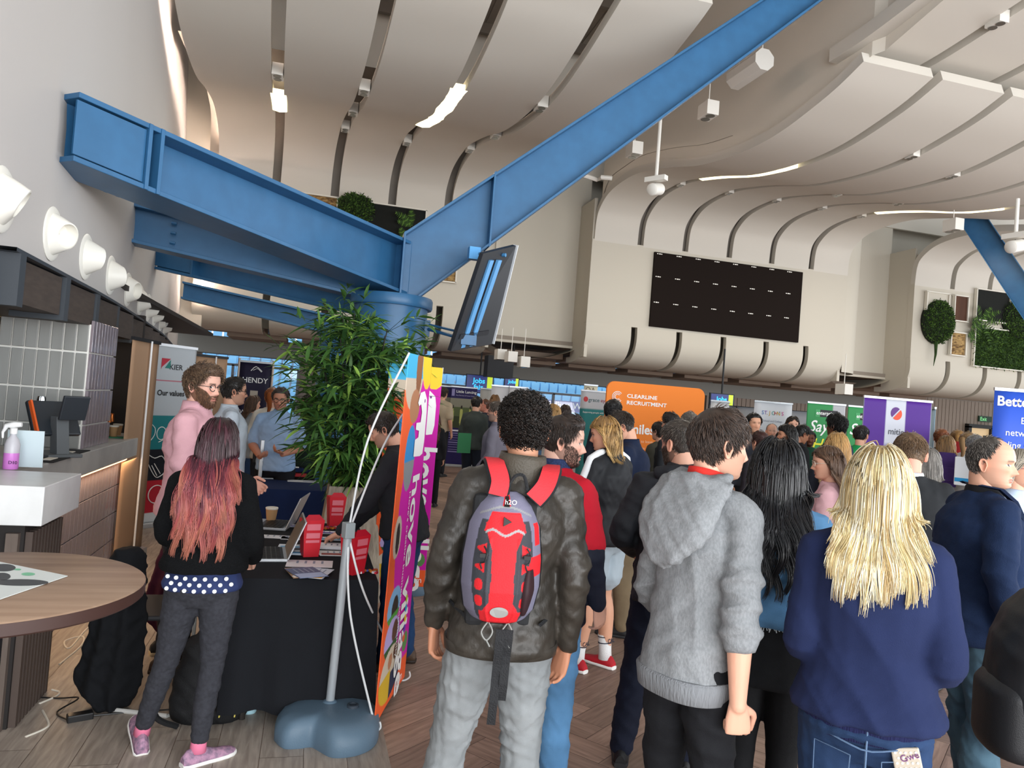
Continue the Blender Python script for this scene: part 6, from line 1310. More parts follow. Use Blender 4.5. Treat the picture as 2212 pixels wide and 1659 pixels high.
mb=MB(); ell(mb,[(.66,.12,.06,-.21),(.70,.155,.11,-.235),(.85,.165,.13,-.245),(1.0,.16,.125,-.24),(1.12,.14,.10,-.225),(1.20,.09,.05,-.20)],P_,n=28); me=remesh(mb,.011,5); folds(me,.009,14,5); link(me,'pack_body',fabric('black_nylon','#1e1f22',0.5,bump=.15,bs=300,spec=.4),t)
mb=MB(); ell(mb,[(.685,.13,.08,-.30),(.72,.14,.09,-.305),(.88,.14,.09,-.305),(.92,.12,.07,-.295)],P_,n=24); me=remesh(mb,.011,5); link(me,'front_pocket',_M['black_nylon'],t)
mb=MB(); mb.tube(cr([P_.T((-.03,-.17,1.19)),P_.T((-.02,-.20,1.24)),P_.T((.02,-.20,1.24)),P_.T((.03,-.17,1.19))],4),.007,6); mb.build('grab_handle',_M['black_nylon'],t)
def worn_pack(px,py,d,yaw,col,label):
    W=at(px,py,d); t=thing('backpack',label,'backpack',tuple(W),math.radians(yaw)); mb=MB()
    P0=Pose(); ell(mb,[(-.2,.12,.06,0),(-.1,.15,.09,0),(.08,.14,.085,0),(.18,.08,.05,0)],P0,n=18,warp=False); me=remesh(mb,.015,4); link(me,'pack_body',fb(col,'nylon'),t); MB().box((0,-.09,-.06),(.2,.03,.16)).build('front_pocket',fb(col,'nylon'),t,bevel=.01)
p=at(2044,1010,8.3); worn_pack(2044,1012,8.35,-55,'#4a3470','purple rucksack on the back of the denim jacketed person')
worn_pack(2070,985,9.3,-50,'#9e2a2c','red rucksack on the back of the person in a black top')
p=at(2098,1020,7.8); t=thing('carrier_bag','white carrier bag with blue stripe held low beside the grey haired person','bag',(p[0],p[1],p[2]-.15),-1.1); MB().box((0,0,.15),(.3,.08,.3)).build('bag_body',mat('bag_white','#dfe3e6',0.5),t,bevel=.01); MB().box((0,-.042,.06),(.28,.004,.04)).build('blue_stripe',mat('bag_blue','#2a92c9',0.5),t)
p=at(1042,945,12.3); o=MB().box((0,0,0),(.24,.012,.32)).build('folder',mat('folder_green','#2f7a4c',0.6),loc=(p[0]-.35,p[1]-.25,.98)); o.rotation_euler=(0,0,.3); tag(o,'green folder held against the grey green hooded top','folder')
# ---- printed panels, banners, flags
class Pan:
    """quad BL,BR,TR,TL in world space; parts are children of an Empty at BL"""
    def __init__(s,name,label,cat,BL,BR,TR,TL,group=None):
        s.P=[Vector(p) for p in (BL,BR,TR,TL)]; s.t=thing(name,label,cat,tuple(s.P[0]),0,group); s.P=[p-Vector(BL) for p in s.P]
        s.n=(s.P[1]-s.P[0]).cross(s.P[3]-s.P[0]).normalized()
        if s.n.dot(Vector(EYE)-Vector(BL))<0: s.n=-s.n
        s.W=(s.P[1]-s.P[0]).length; s.H=(s.P[3]-s.P[0]).length; s.z=0
        s.bend=None
    def q(s,u,v,o=0):
        p=s.P[0]*(1-u)*(1-v)+s.P[1]*u*(1-v)+s.P[2]*u*v+s.P[3]*(1-u)*v+s.n*(o)
        if s.bend: p=p+s.n*s.bend(u,v)
        return p
    def sheet(s,nu,nv,cf,name='printed_sheet',mt='print',rough=.55,back='#e6e4e0'):
        U,V=np.meshgrid(np.linspace(0,1,nu),np.linspace(0,1,nv)); C=cf(U,V)
        mb=MB(); mb.grid([[s.q(u,v) for u in np.linspace(0,1,nu)] for v in np.linspace(0,1,nv)])
        me=bpy.data.meshes.new(name); me.from_pydata(mb.v,[],mb.f); setcol(me,C.reshape(-1,3)); o=link(me,name,mat('print_gloss','#ffffff',rough,vcol=True,spec=.3),s.t)
        sm=o.modifiers.new('s','SOLIDIFY'); sm.thickness=.004; sm.offset=-1 if (s.P[1]-s.P[0]).cross(s.P[3]-s.P[0]).dot(s.n)>0 else 1
        return o
    def flat(s,poly,m,name='print_shape',o=None,par=None):
        s.z+=1; o=.002+.0006*s.z if o is None else o; mb=MB(); mb.add([s.q(u,v,o) for u,v in poly],[tuple(range(len(poly)))]); return mb.build(name,m,par or s.t)
    def ell(s,u,v,ru,rv,m,name='print_dot',a0=0,a1=2*PI,n=28):
        return s.flat([(u+ru*math.cos(a),v+rv*math.sin(a)) for a in np.linspace(a0,a1,n,endpoint=(a1-a0<6.2))],m,name)
    def line(s,pts,w,m,name='print_line',k=3):
        s.z+=1; mb=MB(); mb.tube([s.q(u,v,.004+.0003*s.z) for u,v in cr(pts,k)],w,5); return mb.build(name,m,s.t)
    def text(s,t,size,u,v,m,name='lettering',rot=0,off=0.0,align='LEFT',sx=1,shear=0):
        """size in metres, rot degrees in the panel"""
        s.z+=1; cu=bpy.data.curves.new(name,'FONT'); cu.body=t; cu.size=size; cu.offset=off; cu.align_x=align; cu.resolution_u=3; cu.shear=shear
        o=bpy.data.objects.new(name,cu); COL.objects.link(o); bpy.context.view_layer.update(); me=bpy.data.meshes.new_from_object(o.evaluated_get(bpy.context.evaluated_depsgraph_get())); bpy.data.objects.remove(o); bpy.data.curves.remove(cu)
        a=math.radians(rot); ca,sa=math.cos(a),math.sin(a)
        for vx in me.vertices:
            x,y=vx.co.x*sx,vx.co.y; X=x*ca-y*sa; Y=x*sa+y*ca; vx.co=s.q(u+X/s.W,v+Y/s.H,.003+.0006*s.z)
        return link(me,name,m,s.t,smooth=False)
def flatc(c): c=rgb(c); return lambda U,V: np.tile(c,U.shape+(1,))
def solid(n,c,**k): return mat(n+'_'+c.strip('#'),c,.55,**k)
WHT=solid('ink','#f4f4f2'); BLK=solid('ink','#16171b')
def roller(label,cat,BL,BR,h,cf,nu=20,nv=40,lean=0.0,group=None,name='roller_banner',feet=True):
    BL=np.array(BL,float); BR=np.array(BR,float); up=np.array([0,0,h]); p=Pan(name,label,cat,tuple(BL),tuple(BR),tuple(BR+up),tuple(BL+up),group)
    p.sheet(nu,nv,cf); m=mat('cassette_silver','#b9bcc0',.35,metal=.6); mb=MB(); a,b=p.q(0,0),p.q(1,0); mid=(a+b)/2; ang=math.atan2(b.y-a.y,b.x-a.x)
    mb.box(tuple(mid+Vector((0,0,-.03))),((b-a).length+.03,.09,.06),rz=ang); mb.build('cassette',m,p.t,bevel=.01)
    mb=MB(); mb.box(tuple((p.q(0,1)+p.q(1,1))/2),((b-a).length+.01,.025,.03),rz=ang); mb.build('top_rail',m,p.t)
    MB().tube([p.q(.5,0,-.02),p.q(.5,1,-.02)],.01,8).build('pole',m,p.t); return p
def two(px,py,z0,pr,d1=None):
    """left foot from a floor pixel, right foot from the right top pixel direction"""
    a=onZ(px,py,z0); return a
def lat(BL,w,yaw): y=math.radians(yaw); return (BL[0]+w*math.cos(y),BL[1]+w*math.sin(y),BL[2])
def bot(px,ptop,d,h,z0=.06):
    """foot point under a top-left pixel: the panel's top edge at height h"""
    W=at(px,ptop,d); return (W[0],W[1],z0)
# white banner with teal, navy, red blocks
def kc(U,V):
    C=np.tile(rgb('#b9c0c6'),U.shape+(1,)); C[V<.60]=rgb('#1d7c82'); C[V<.41]=rgb('#121722'); C[V<.235]=rgb('#b81d30'); C[V<.055]=rgb('#d6dadd'); C[(np.abs(V-.80)<.003)&(U>.05)&(U<.95)]=rgb('#b52c4c'); return C
a=bot(329,752,8.1,2.0); p=roller('tall white roller banner with teal, navy and red blocks beside the pink shirt person','banner',a,lat(a,.62,52),1.96,kc,24,200)
p.text('KIER',.085,.40,.865,solid('ink','#22242c'),off=.001,sx=1.1); p.flat([(.22,.925),(.42,.925),(.24,.875),(.22,.86)],solid('ink','#b5263c')); p.flat([(.30,.87),(.42,.92),(.42,.87)],solid('ink','#1d7c72')); p.text('Our values',.085,.18,.715,BLK,off=.002)
for u in(.35,.7): p.ell(u,.50,.09,.035,solid('ink','#1d7c82')); p.line([(u+.1*math.cos(a_),.50+.036*math.sin(a_)) for a_ in np.linspace(0,2*PI,14)],.005,WHT)
p.line([(.08,.56),(.2,.53),(.2,.49),(.1,.45)],.005,WHT); p.line([(.3,.45),(.5,.47),(.7,.45)],.005,WHT)
p.line([(.12,.38),(.25,.36),(.4,.37),(.5,.33),(.5,.28),(.35,.25),(.25,.27),(.12,.33)],.005,WHT); p.line([(.25,.33),(.4,.27)],.005,WHT); p.line([(.2,.32),(.33,.26)],.005,WHT)
p.line([(.35+.17*math.cos(a_),.155+.05*math.sin(a_)) for a_ in np.linspace(0,2*PI,18)],.006,WHT); p.line([(.5,.12),(.62,.085)],.008,WHT)
# translucent tan banners seen from behind
m_tan=mat('banner_back_tan','#a9886c',.6,bump=.1,bscale=6,bstretch=(6,6,.5))
def tan(px,top,d,w,yaw,h,label):
    a=bot(px,top,d,h); b=lat(a,w,yaw); p=Pan('roller_banner',label,'banner',a,b,(b[0],b[1],a[2]+h),(a[0],a[1],a[2]+h)); p.sheet(8,20,flatc('#a58468'),'banner_back'); c=_M['cassette_silver']
    MB().tube([p.q(.62,0,.02),p.q(.62,1.0,.02)],.009,8).build('support_pole',mat('pole_white','#e9e9ea',.35),p.t); MB().box(tuple(p.q(.5,1)),(p.W+.01,.03,.03),rz=math.radians(yaw)).build('top_rail',BLK,p.t); MB().box(tuple(p.q(.5,0)+Vector((0,0,-.03))),(p.W+.02,.1,.06),rz=math.radians(yaw)).build('cassette',c,p.t)
tan(287,735,6.45,.60,80,1.92,'tan roller banner seen from behind, nearly edge on, next to the bar')
tan(420,768,8.9,.45,40,1.9,'tan roller banner seen from behind, past the white and teal banner')
# purple black framed banner
a=bot(517,808,10.6,1.8,.12); p=roller('dark purple banner in a pale frame in front of the left windows','banner',a,lat(a,.44,-5),1.86,flatc('#1d1833'),6,8)
fr=mat('frame_tan','#c6b4a6',.5); MB().tube([p.q(-.03,0),p.q(-.03,1.02),p.q(1.03,1.02),p.q(1.03,0)],.016,6).build('banner_frame',fr,p.t)
p.text('HENDY',.105,.10,.84,WHT,off=.001); p.line([(.35,.93),(.5,.965),(.7,.93)],.006,WHT); p.line([(.42,.935),(.55,.95),(.68,.925)],.004,WHT); p.flat([(.38,.70),(.62,.70),(.62,.78),(.38,.78)],solid('ink','#b5ab9c')); p.text('WE',.08,.10,.60,WHT)
# orange backdrop
cA=np.array(at(1316,905,11.6)); ca_=np.array([cA[0],cA[1]]); d1=(1313,820); z1=2.2
L0=at(1313,822,12.0); R0=at(1524,835,12.4)
BL=(L0[0],L0[1],.0); BR=(R0[0],R0[1],.0); H_=L0[2]
p=Pan('exhibition_backdrop','big orange fabric backdrop with rounded corners and white lettering','backdrop',BL,BR,(BR[0],BR[1],H_),(BL[0],BL[1],H_))
rc=.075; out=[(0,0),(1,0)]; k_=p.W/p.H
for cx,cy_,a0 in((1-rc,1-rc*k_,0),(rc,1-rc*k_,PI/2)): out+=[(cx+rc*math.cos(a_),cy_+rc*k_*math.sin(a_)) for a_ in np.linspace(a0,a0+PI/2,8)]
mb=MB(); V=[p.q(u,v,0) for u,v in out]; V2=[p.q(u,v,-.05) for u,v in out]; n_=len(V); mb.add(V+V2,[tuple(range(n_)),tuple(range(2*n_-1,n_-1,-1))]+[(i,(i+1)%n_,n_+(i+1)%n_,n_+i) for i in range(n_)]); mb.build('fabric_front',mat('orange_fabric','#f0832a',.7),p.t)
p.text('CLEARLINE',.085,.20,.885,WHT,off=.002,sx=1.25); p.text('RECRUITMENT',.085,.20,.835,WHT,off=.002,sx=1.25); p.text('Smiles all round',.22,.19,.62,WHT,off=.005,sx=.98)
p.text('Our aim is to leave you with a smile',.062,.20,.555,solid('ink','#ffd9b0'),sx=1.05); p.text('by helping you in the right role',.062,.20,.505,solid('ink','#ffd9b0'),sx=1.05)
for r_ in(.050,.036,.023): p.line([(.105+r_*math.cos(a_)*1.0,.885+r_*math.sin(a_)*k_) for a_ in np.linspace(.7,5.6,16)],.006,WHT)
p.flat([(.25,.30),(.80,.30),(.80,.44),(.25,.44)],solid('ink','#d39d58')); p.ell(.37,.37,.022,.035,solid('ink','#c98b6e'),'poster_face'); p.ell(.37,.395,.024,.018,solid('ink','#2c1d16')); p.flat([(.28,.16),(.46,.16),(.44,.31),(.30,.31)],solid('ink','#4a9fc4')); p.flat([(.22,.36),(.26,.36),(.26,.44),(.22,.44)],solid('ink','#a8c840'))
# grace eyre, cream, whites, dividers
def gc(U,V): C=np.tile(rgb('#c3c6ca'),U.shape+(1,)); C[V<.82]=rgb('#2c7f80'); return C
a=bot(1255,851,14.6,2.0); p=roller('grey and teal roller banner left of the orange backdrop','banner',a,lat(a,.62,-4),1.98,gc,6,60); p.ell(.17,.915,.075,.026,solid('ink','#c23a3e')); p.text('grace',.105,.26,.895,solid('ink','#23585e')); p.text('eyre',.105,.66,.895,solid('ink','#a03a52')); p.text('Supporting people with',.045,.10,.78,WHT)
a=bot(1262,832,15.4,2.0); p=roller('cream banner rising behind the grey and teal one','banner',a,lat(a,.3,0),2.12,flatc('#c9c3ac'),4,4); p.text('OA',.15,.1,.93,solid('ink','#6a5a50'))
for px,w_,lb in((1062,.42,'left blank white roller banner near the lit job screens'),(1101,.42,'right blank white roller banner near the lit job screens')): a=bot(px,838 if px<1100 else 839,15.8,2.0); roller(lb,'banner',a,lat(a,w_-.02,-6),1.97,flatc('#c6c6cb'),4,4,group='blank white banners')
a=bot(1038,842,16.6,2.0); roller('small notice covered board left of the blank white banners','notice board',a,lat(a,.25,0),1.9,flatc('#a9a7a4'),4,4,name='notice_board')
def lc(U,V):
    C=np.tile(rgb('#231a52'),U.shape+(1,)); m=(V<.85)&(V>.47); C[m]=rgb('#5a6640'); C[m&(V>.74)]=rgb('#8d8a78'); g_=m&(V<.62); C[g_]=rgb('#3a4228')
    for u0,s_ in((.45,.06),(.78,.05),(.13,.04)):
        q_=((U-u0)/s_)**2+((V-.62)/.12)**2<1; C[q_&m]=rgb('#b9bd6a'); C[(((U-u0)/(s_*.5))**2+((V-.74)/.025)**2<1)]=rgb('#2a1d18')
    for v0 in np.linspace(.16,.40,9): C[(np.abs(V-v0)<.004)&(U>.06)&(U<.85)]=rgb('#8d86b5')
    C[(np.abs(V-.435)<.009)&(U>.05)&(U<.6)]=rgb('#e6e4f0'); return C
a=bot(975,834,18.6,2.0); p=roller('purple school roller banner with a countryside photo, in front of the lit screens','banner',a,lat(a,.66,-8),1.93,lc,50,160); p.text('Little Lancing',.095,.20,.925,WHT,off=.001); p.flat([(.04,.88),(.15,.88),(.15,.97),(.04,.97)],solid('ink','#8d86b5')); p.text('Day Nursery & Forest School',.04,.20,.885,solid('ink','#b9b4d8'))
a=bot(952,834,19.0,2.0); p=roller('second purple school banner, mostly hidden behind the first','banner',a,lat(a,.66,-8),1.93,lc,30,80); p.text('Li',.095,.62,.925,WHT,off=.001)
# tv screens with the event title
def tvs(px,py,d,w,h,label,full=True):
    W=at(px,py,d); t=thing('information_screen',label,'screen',tuple(W),-.1,'event information screens'); MB().box((w/2,0,-h/2),(w+.04,.06,h+.04)).build('housing',BLK,t)
    MB().box((w/2,-.035,-h/2),(w,.004,h)).build('display',mat('display_navy','#1c2a6b',.3,emit=.35),t); MB().box((w*.88,-.038,-h/2),(w*.2,.004,h)).build('display_band',mat('display_lime','#b5cc1e',.3,emit=.5),t)
    cy_=mat('display_cyan','#22a9e0',.3,emit=.9); text('Jobs',h*.42,cy_,'lettering',t,(w*.24,-.042,-h*.45),(PI/2,0,0),.001,.004)
    if full: text('fair',h*.42,cy_,'lettering',t,(w*.28,-.042,-h*.82),(PI/2,0,0),.001,.004)
    MB().tube([(w/2,0,0),(w/2,0,3.22-W[2])],.02,8).build('bracket',BLK,t); return t
tvs(1009,809,19.2,.68,.44,'left lit screen showing a blue and lime event title'); tvs(1091,816,19.4,.36,.29,'right smaller lit screen showing the event title',False); tvs(1535,850,16.2,.52,.34,'lit screen showing the event title, above the grey dividers right of the orange backdrop')
o=MB().box((0,0,0),(.62,.4,.5)).build('screen_mast_box',mat('mast_black','#14151a',.6),loc=tuple(at(1077,793,17.6))); tag(o,'black boxed mast hanging from the low ceiling between the two lit screens','mast')
for i,(px,w_,top,lb) in enumerate(((1532,1.0,868,'grey fabric divider panel nearest the orange backdrop'),(1592,.9,872,'grey fabric divider panel behind the white school banner'),(1690,.9,874,'grey fabric divider panel left of the green banner'))):
    a=bot(px,top,15.6,2.0,0); b=lat(a,w_,-6); p=Pan('divider_panel',lb,'divider',a,b,(b[0],b[1],1.98),(a[0],a[1],1.98),'grey divider panels'); p.sheet(4,4,flatc('#7e8085'),'fabric_panel'); MB().tube([p.q(0,0),p.q(0,1),p.q(1,1),p.q(1,0)],.018,6).build('panel_frame',BLK,p.t)
a=bot(1536,864,14.9,2,0.06); roller('small pale roller banner at the left of the grey dividers','banner',a,lat(a,.4,-4),1.98,flatc('#c3c6ca'),4,4)
a=bot(1630,871,13.6,2.0); p=roller('white school roller banner with multicoloured title letters','banner',a,lat(a,.76,-4),2.0,flatc('#cfd2d8'),6,6)
for i,(ch,c) in enumerate(zip("ST.JOHN'S",['#4a78b5','#8a6ab0','#c9a23c','#c9a23c','#3c9a8c','#c24a4a','#c9a23c','#4a78b5','#c24a8a'])): p.text(ch,.10,.20+i*.065,.885,solid('ink',c),off=.001)
p.text('School and College',.05,.24,.82,solid('ink','#7a8496'))
def ec(U,V): 
    C=np.tile(rgb('#2b8a4a'),U.shape+(1,)); C[(U>.62+.25*(V-.8))&(V>.5)]=rgb('#b0b0b4'); C[(U>.55)&(V<.66)&(V>.5)]=rgb('#c7a488'); return C
for px,d_,lb,w_ in((1745,12.6,'green roller banner with handwritten greeting, left of the purple banner',.72),(1833,12.9,'second green roller banner, partly hidden by the purple banner',.70)):
    a=bot(px,864 if px<1800 else 871,d_,2.0); p=roller(lb,'banner',a,lat(a,w_,-4),2.02,ec,30,40,group='green greeting banners'); p.flat([(.22,.885),(.80,.885),(.80,.945),(.22,.945)],BLK); p.flat([(.22,.885),(.34,.885),(.34,.945),(.22,.945)],solid('ink','#3f9a5c')); p.text('enterprise',.088,.24,.903,WHT,off=.001); p.text('Say',.27,.06,.76,WHT,off=.003,shear=.3); p.text('Hello',.27,.16,.61,solid('ink','#e6e12c'),off=.003,shear=.3)
def mc(U,V): C=np.tile(rgb('#4f2288'),U.shape+(1,)); C[(U>.33)&(U<.62)&(V>.70)]=rgb('#c9ccd6'); C[(U<.01)|(U>.99)]=rgb('#8a8c94'); return C
a=bot(1866,864,9.6,2.0); p=roller('wide purple roller banner with a white logo tile','banner',a,lat(a,.98,-6),2.05,mc,60,30)
a_n=np.linspace(-PI/4,3*PI/4,14); p.flat([(.475+.075*math.cos(x+PI/2*0+PI*.5),.91+.038*math.sin(x+PI*.5)) for x in a_n],solid('ink','#5a2a7c')); p.flat([(.49+.075*math.cos(x-PI*.5),.905+.038*math.sin(x-PI*.5)) for x in a_n],solid('ink','#e0502c')); p.text('mitie',.115,.375,.775,solid('ink','#54565e'),off=.001)
p.text('Detention Custody Officers',.078,.08,.575,WHT,off=.003); p.text('Gatwick Overseas Escorts',.07,.08,.52,WHT)
a=bot(2021,882,10.4,2.0); roller('pale blue narrow banner edge just right of the purple banner','banner',a,lat(a,.5,62),2.0,flatc('#a9c9de'),4,4)
a=bot(2148,856,7.4,2.0); p=roller('bright blue roller banner with white text at the right edge','banner',a,lat(a,.86,-20),2.12,flatc('#2f55c0'),6,6)
p.text('Better Health',.135,.03,.925,solid('ink','#f3e3c8'),off=.003); 
for i,t_ in enumerate(('Better health is a','network of UK\'s','leading support to the','largest local','authorities')): p.text(t_,.092,(.30,.14,.02,.26,.34)[i],.845-.058*i,WHT)
# ---- flag banners
def bl2(p,nm): pass
def ellm(U,V,u,v,ru,rv): return ((U-u)/ru)**2+((V-v)/rv)**2<1
def fc(U,V):
    C=np.tile(rgb('#d010a8'),U.shape+(1,)); org=rgb('#f0602c'); yel=rgb('#f2c82c')
    C[(U<.42-.35*(1-V)+.10*np.sin(V*9))]=org; C[(V<.08)]=org; C[(U<.30+.12*np.sin(V*7+1))&(V>.28)&(V<.62)]=org
    sky=ellm(U,V,.32,1.0,.42,.16); C[sky]=rgb('#3fb0dc'); C[sky&(V<.93)]=rgb('#c9b8a4'); C[ellm(U,V,.52,.97,.12,.09)]=rgb('#8a5a3c'); C[ellm(U,V,.45,.85,.2,.05)]=rgb('#b07a58')
    e=ellm(U,V,.42,.70,.20,.095); C[e]=rgb('#2f8fd0'); C[e&(V<.69)]=rgb('#8a8f94'); C[ellm(U,V,.86,1.0,.22,.10)]=yel
    e=ellm(U,V,.22,.485,.15,.06); C[e]=rgb('#c7b9aa'); C[ellm(U,V,.24,.48,.07,.045)]=rgb('#241d20')
    e=ellm(U,V,.34,.285,.24,.052); C[e]=rgb('#7fb3dc'); C[e&ellm(U,V,.38,.27,.12,.04)]=rgb('#2c2420'); C[e&(V<.262)]=rgb('#4c9a3c')
    e=ellm(U,V,.36,.195,.26,.055); C[e]=rgb('#b8a8dc'); C[e&ellm(U,V,.46,.205,.1,.03)]=rgb('#5a3c30'); C[e&(V<.175)]=rgb('#2e5a2c')
    e=ellm(U,V,.40,.09,.36,.075); C[e]=rgb('#cfc2ae'); C[e&(U<.42)&(V<.10)]=rgb('#d6b02c'); C[e&(U>=.42)&(V<.09)]=rgb('#26304c'); C[ellm(U,V,.38,.125,.07,.022)]=rgb('#b8805f'); C[ellm(U,V,.55,.135,.07,.022)]=rgb('#5e3c2c')
    C[ellm(U,V,.88,.125,.09,.03)]=rgb('#5c8c50'); return C
def flag(label,BL,BR,TR,TL,bend,nu=90,nv=300):
    p=Pan('flag_banner',label,'banner',BL,BR,TR,TL,'magenta and orange flag banners'); p.bend=bend; p.sheet(nu,nv,fc,'printed_flag')
    p.text('hove village',.245,.62,.645,WHT,'lettering',-90,.006,sx=1.05); p.text("Hove's creative business community",.06,.52,.60,WHT,'small_lettering',-90)
    p.flat([(.55,.86),(.62,.89),(.78,.895),(.90,.87),(.93,.83),(.93,.74),(.90,.70),(.80,.695),(.55,.70),(.55,.75),(.68,.755),(.68,.775),(.55,.78),(.55,.80),(.72,.80),(.74,.83),(.68,.855),(.60,.85)],WHT,'bird_mark'); p.ell(.82,.865,.02,.006,solid('ink','#7a2a8a'),'bird_eye')
    for i,c in enumerate(('#b5d62c','#2caad6','#f2d22c','#5a3cb5','#f0602c')): p.ell(.78,.265-.03*i,.035,.011,solid('ink',c),'print_dot')
    p.text('.com',.07,.62,.02,WHT); 
    mg=mat('grommet_white','#e6e6e6',.4); return p
b1=[tuple(onZ(808,1573,.05)),tuple(onZ(874,1462,.05))]; D1=3.66; tl=at(884,762,3.72); tr=at(934,774,4.36)
fl=flag('near magenta and orange flag banner, almost edge on, tied to the grey water base',b1[0],b1[1],tuple(tr),tuple(tl),lambda u,v:-.006*math.sin(PI*u))
BLw,TLw,TRw,BRw=Vector(b1[0]),Vector(tl),Vector(tr),Vector(b1[1])
m_gb=mat('water_base_blue','#5c7386',.5,bump=.1,bscale=120,var=.08); m_pole=mat('pole_grey','#aeb4b9',.35,metal=.3); m_rod=mat('rod_white','#d3d6d8',.35)
bs=thing('flag_stand','blue grey water filled base with grey pole and white bent rods','flag stand',(.2,3.72,0))
poly=[]; # peanut outline in plan from pixels
for px,py in ((592,1590),(600,1562),(650,1532),(700,1522),(755,1515),(795,1528),(816,1552),(818,1585),(806,1606),(770,1622),(720,1626),(690,1612),(672,1603),(645,1606),(612,1606)):
    q_=onZ(px,py,.03); poly.append((q_[0]-.2,q_[1]-3.72))
poly=[tuple(p_[:2]) for p_ in cr([(*p_,0) for p_ in poly+[poly[0]]],4)[:-1]]; cxm=sum(p_[0] for p_ in poly)/len(poly); cym=sum(p_[1] for p_ in poly)/len(poly)
mb=MB(); mb.grid([[(cxm+(x-cxm)*k_,cym+(y-cym)*k_,z_) for x,y in poly] for k_,z_ in ((.97,0),(1,.012),(1.0,.055),(.97,.085),(.88,.115),(.72,.13),(.5,.135),(.2,.136))],closeu=True); mb.add([(cxm+(x-cxm)*.2,cym+(y-cym)*.2,.136) for x,y in poly],[tuple(range(len(poly)))]); mb.build('water_base',m_gb,bs,smooth='all')
fp=Vector(onZ(712,1522,.12)); O=Vector((.2,3.72,0)); cl_=Vector(at(752,1152,3.60)); mb=MB(); mb.tube([fp-O,cl_-O],.021,14); mb.build('pole',m_pole,bs,smooth=True)
MB().lathe([(.04,0),(.035,.012),(.024,.02)],c=fp-O+Vector((0,0,.005)),n=20).build('pole_socket',m_gb,bs,smooth=True); cp_=onZ(762,1527,.135); MB().lathe([(.028,0),(.028,.012),(.02,.014),(.02,.002)],c=Vector(cp_)-O,n=18).build('filler_cap',mat('cap_dark','#39424c',.5),bs,smooth=True)
MB().box(tuple(cl_-O+Vector((0,0,.015))),(.05,.05,.075),rz=.4).build('clamp',mat('clamp_grey','#8e9699',.4),bs,bevel=.004)
def rod(a,m_,b): MB().tube(cr([a-O,m_-O,b-O],12),.0055,8).build('rod',m_rod,bs,smooth=True)
rod(cl_,Vector(at(795,950,3.66)),TLw); rod(cl_,Vector(at(830,960,3.95)),Vector(at(893,865,4.3))); rod(cl_,Vector(at(757,1330,3.56)),BLw+Vector((0,0,.02))); rod(cl_,Vector(at(790,1290,3.66)),BRw+Vector((-.02,0,.05)))
for P_ in(BLw,BRw): 
    MB().tube(cr([P_-O+Vector((-.03,0,.02)),P_-O+Vector((-.035,0,-.012)),P_-O+Vector((0,0,-.02)),P_-O+Vector((.03,0,0)),P_-O+Vector((.025,0,.03))],4),.005,6).build('hook',m_rod,bs)
b2l=at(842,784,5.95); b2r=at(957,795,6.0); f2r=onZ(916,1268,.12); f2l=Vector(f2r)+(Vector(b2l)-Vector(b2r))*1.0; f2l.z=.12
flag('farther magenta and orange flag banner behind the dark jumper person',tuple(f2l),tuple(f2r),tuple(b2r),tuple(b2l),lambda u,v:.03*math.sin(PI*v))
bs2=thing('flag_stand','second grey water base behind the jumper person','flag stand',(f2r[0]-.08,f2r[1]+.35,0)); MB().lathe([(.2,0),(.21,.02),(.2,.08),(.12,.12)],n=24).build('water_base',m_gb,bs2,smooth=True); MB().tube([(0,0,.1),(0,0,.95)],.02,10).build('pole',m_pole,bs2); MB().tube(cr([(0,0,.95),(.1,-.1,1.4),tuple(Vector(b2r)-Vector((f2r[0]-.08,f2r[1]+.35,0)))],8),.0055,6).build('rod',m_rod,bs2)
# ---- tables
def cloth_table(name,label,x0,x1,y0,y1,zt,hem,m,drop_n=10):
    mb=MB(); per=[]; nseg=18
    def side(a,b,n): return [(a[0]+(b[0]-a[0])*i/n,a[1]+(b[1]-a[1])*i/n) for i in range(n)]
    per=side((x0,y0),(x1,y0),nseg)+side((x1,y0),(x1,y1),nseg*2)+side((x1,y1),(x0,y1),nseg)+side((x0,y1),(x0,y0),nseg*2)
    cx,cy_=(x0+x1)/2,(y0+y1)/2; r=random.Random(5); rows=[]
    for k,(z,o) in enumerate([(zt,-.01),(zt,0),(zt-.012,.006),(zt-.15,.008),(zt-.35,.012),(hem+.1,.018),(hem,.02)]):
        row=[]
        for i,(x,y) in enumerate(per):
            dx,dy=(x-cx),(y-cy_); nx=1 if abs(x-x1)<1e-6 else(-1 if abs(x-x0)<1e-6 else 0); ny=1 if abs(y-y1)<1e-6 else(-1 if abs(y-y0)<1e-6 else 0); w_=(o*1.0+ (max(0,zt-z)*.045*math.sin(i*1.1)*(.6+.4*math.sin(i*.37))))
            row.append((x+nx*w_+(0 if k else -nx*.01),y+ny*w_,z+(.012*math.sin(i*.5) if k==6 else 0)))
        rows.append(row)
    mb.grid(rows,closeu=True); mb.add(rows[0],[tuple(range(len(per)))])
    o=mb.build(name,m,smooth=True); return tag(o,label,'tablecloth')
cb=fabric('black_cloth','#15171c',0.9,bs=400); cn=fabric('navy_cloth','#1c2c55',0.9,bs=400)
tb=thing('trestle_table','folding trestle table hidden under the black cloth, one dark leg showing','table',(0,0,0)); MB().box((.06,4.6,.69),(.66,1.55,.03)).build('tabletop',mat('trestle_top','#55585c',.5),tb)
for x,y in((-.2,3.92),(.32,3.92),(-.2,5.2),(.32,5.2)): MB().tube([(x,y,0),(x,y,.68)],.016,10).build('leg',mat('leg_dark','#2a2624',.4),tb)
cloth_table('tablecloth','long black tablecloth covering the near stand table down to the floor',-.29,.40,3.82,5.42,.722,.075,cb)
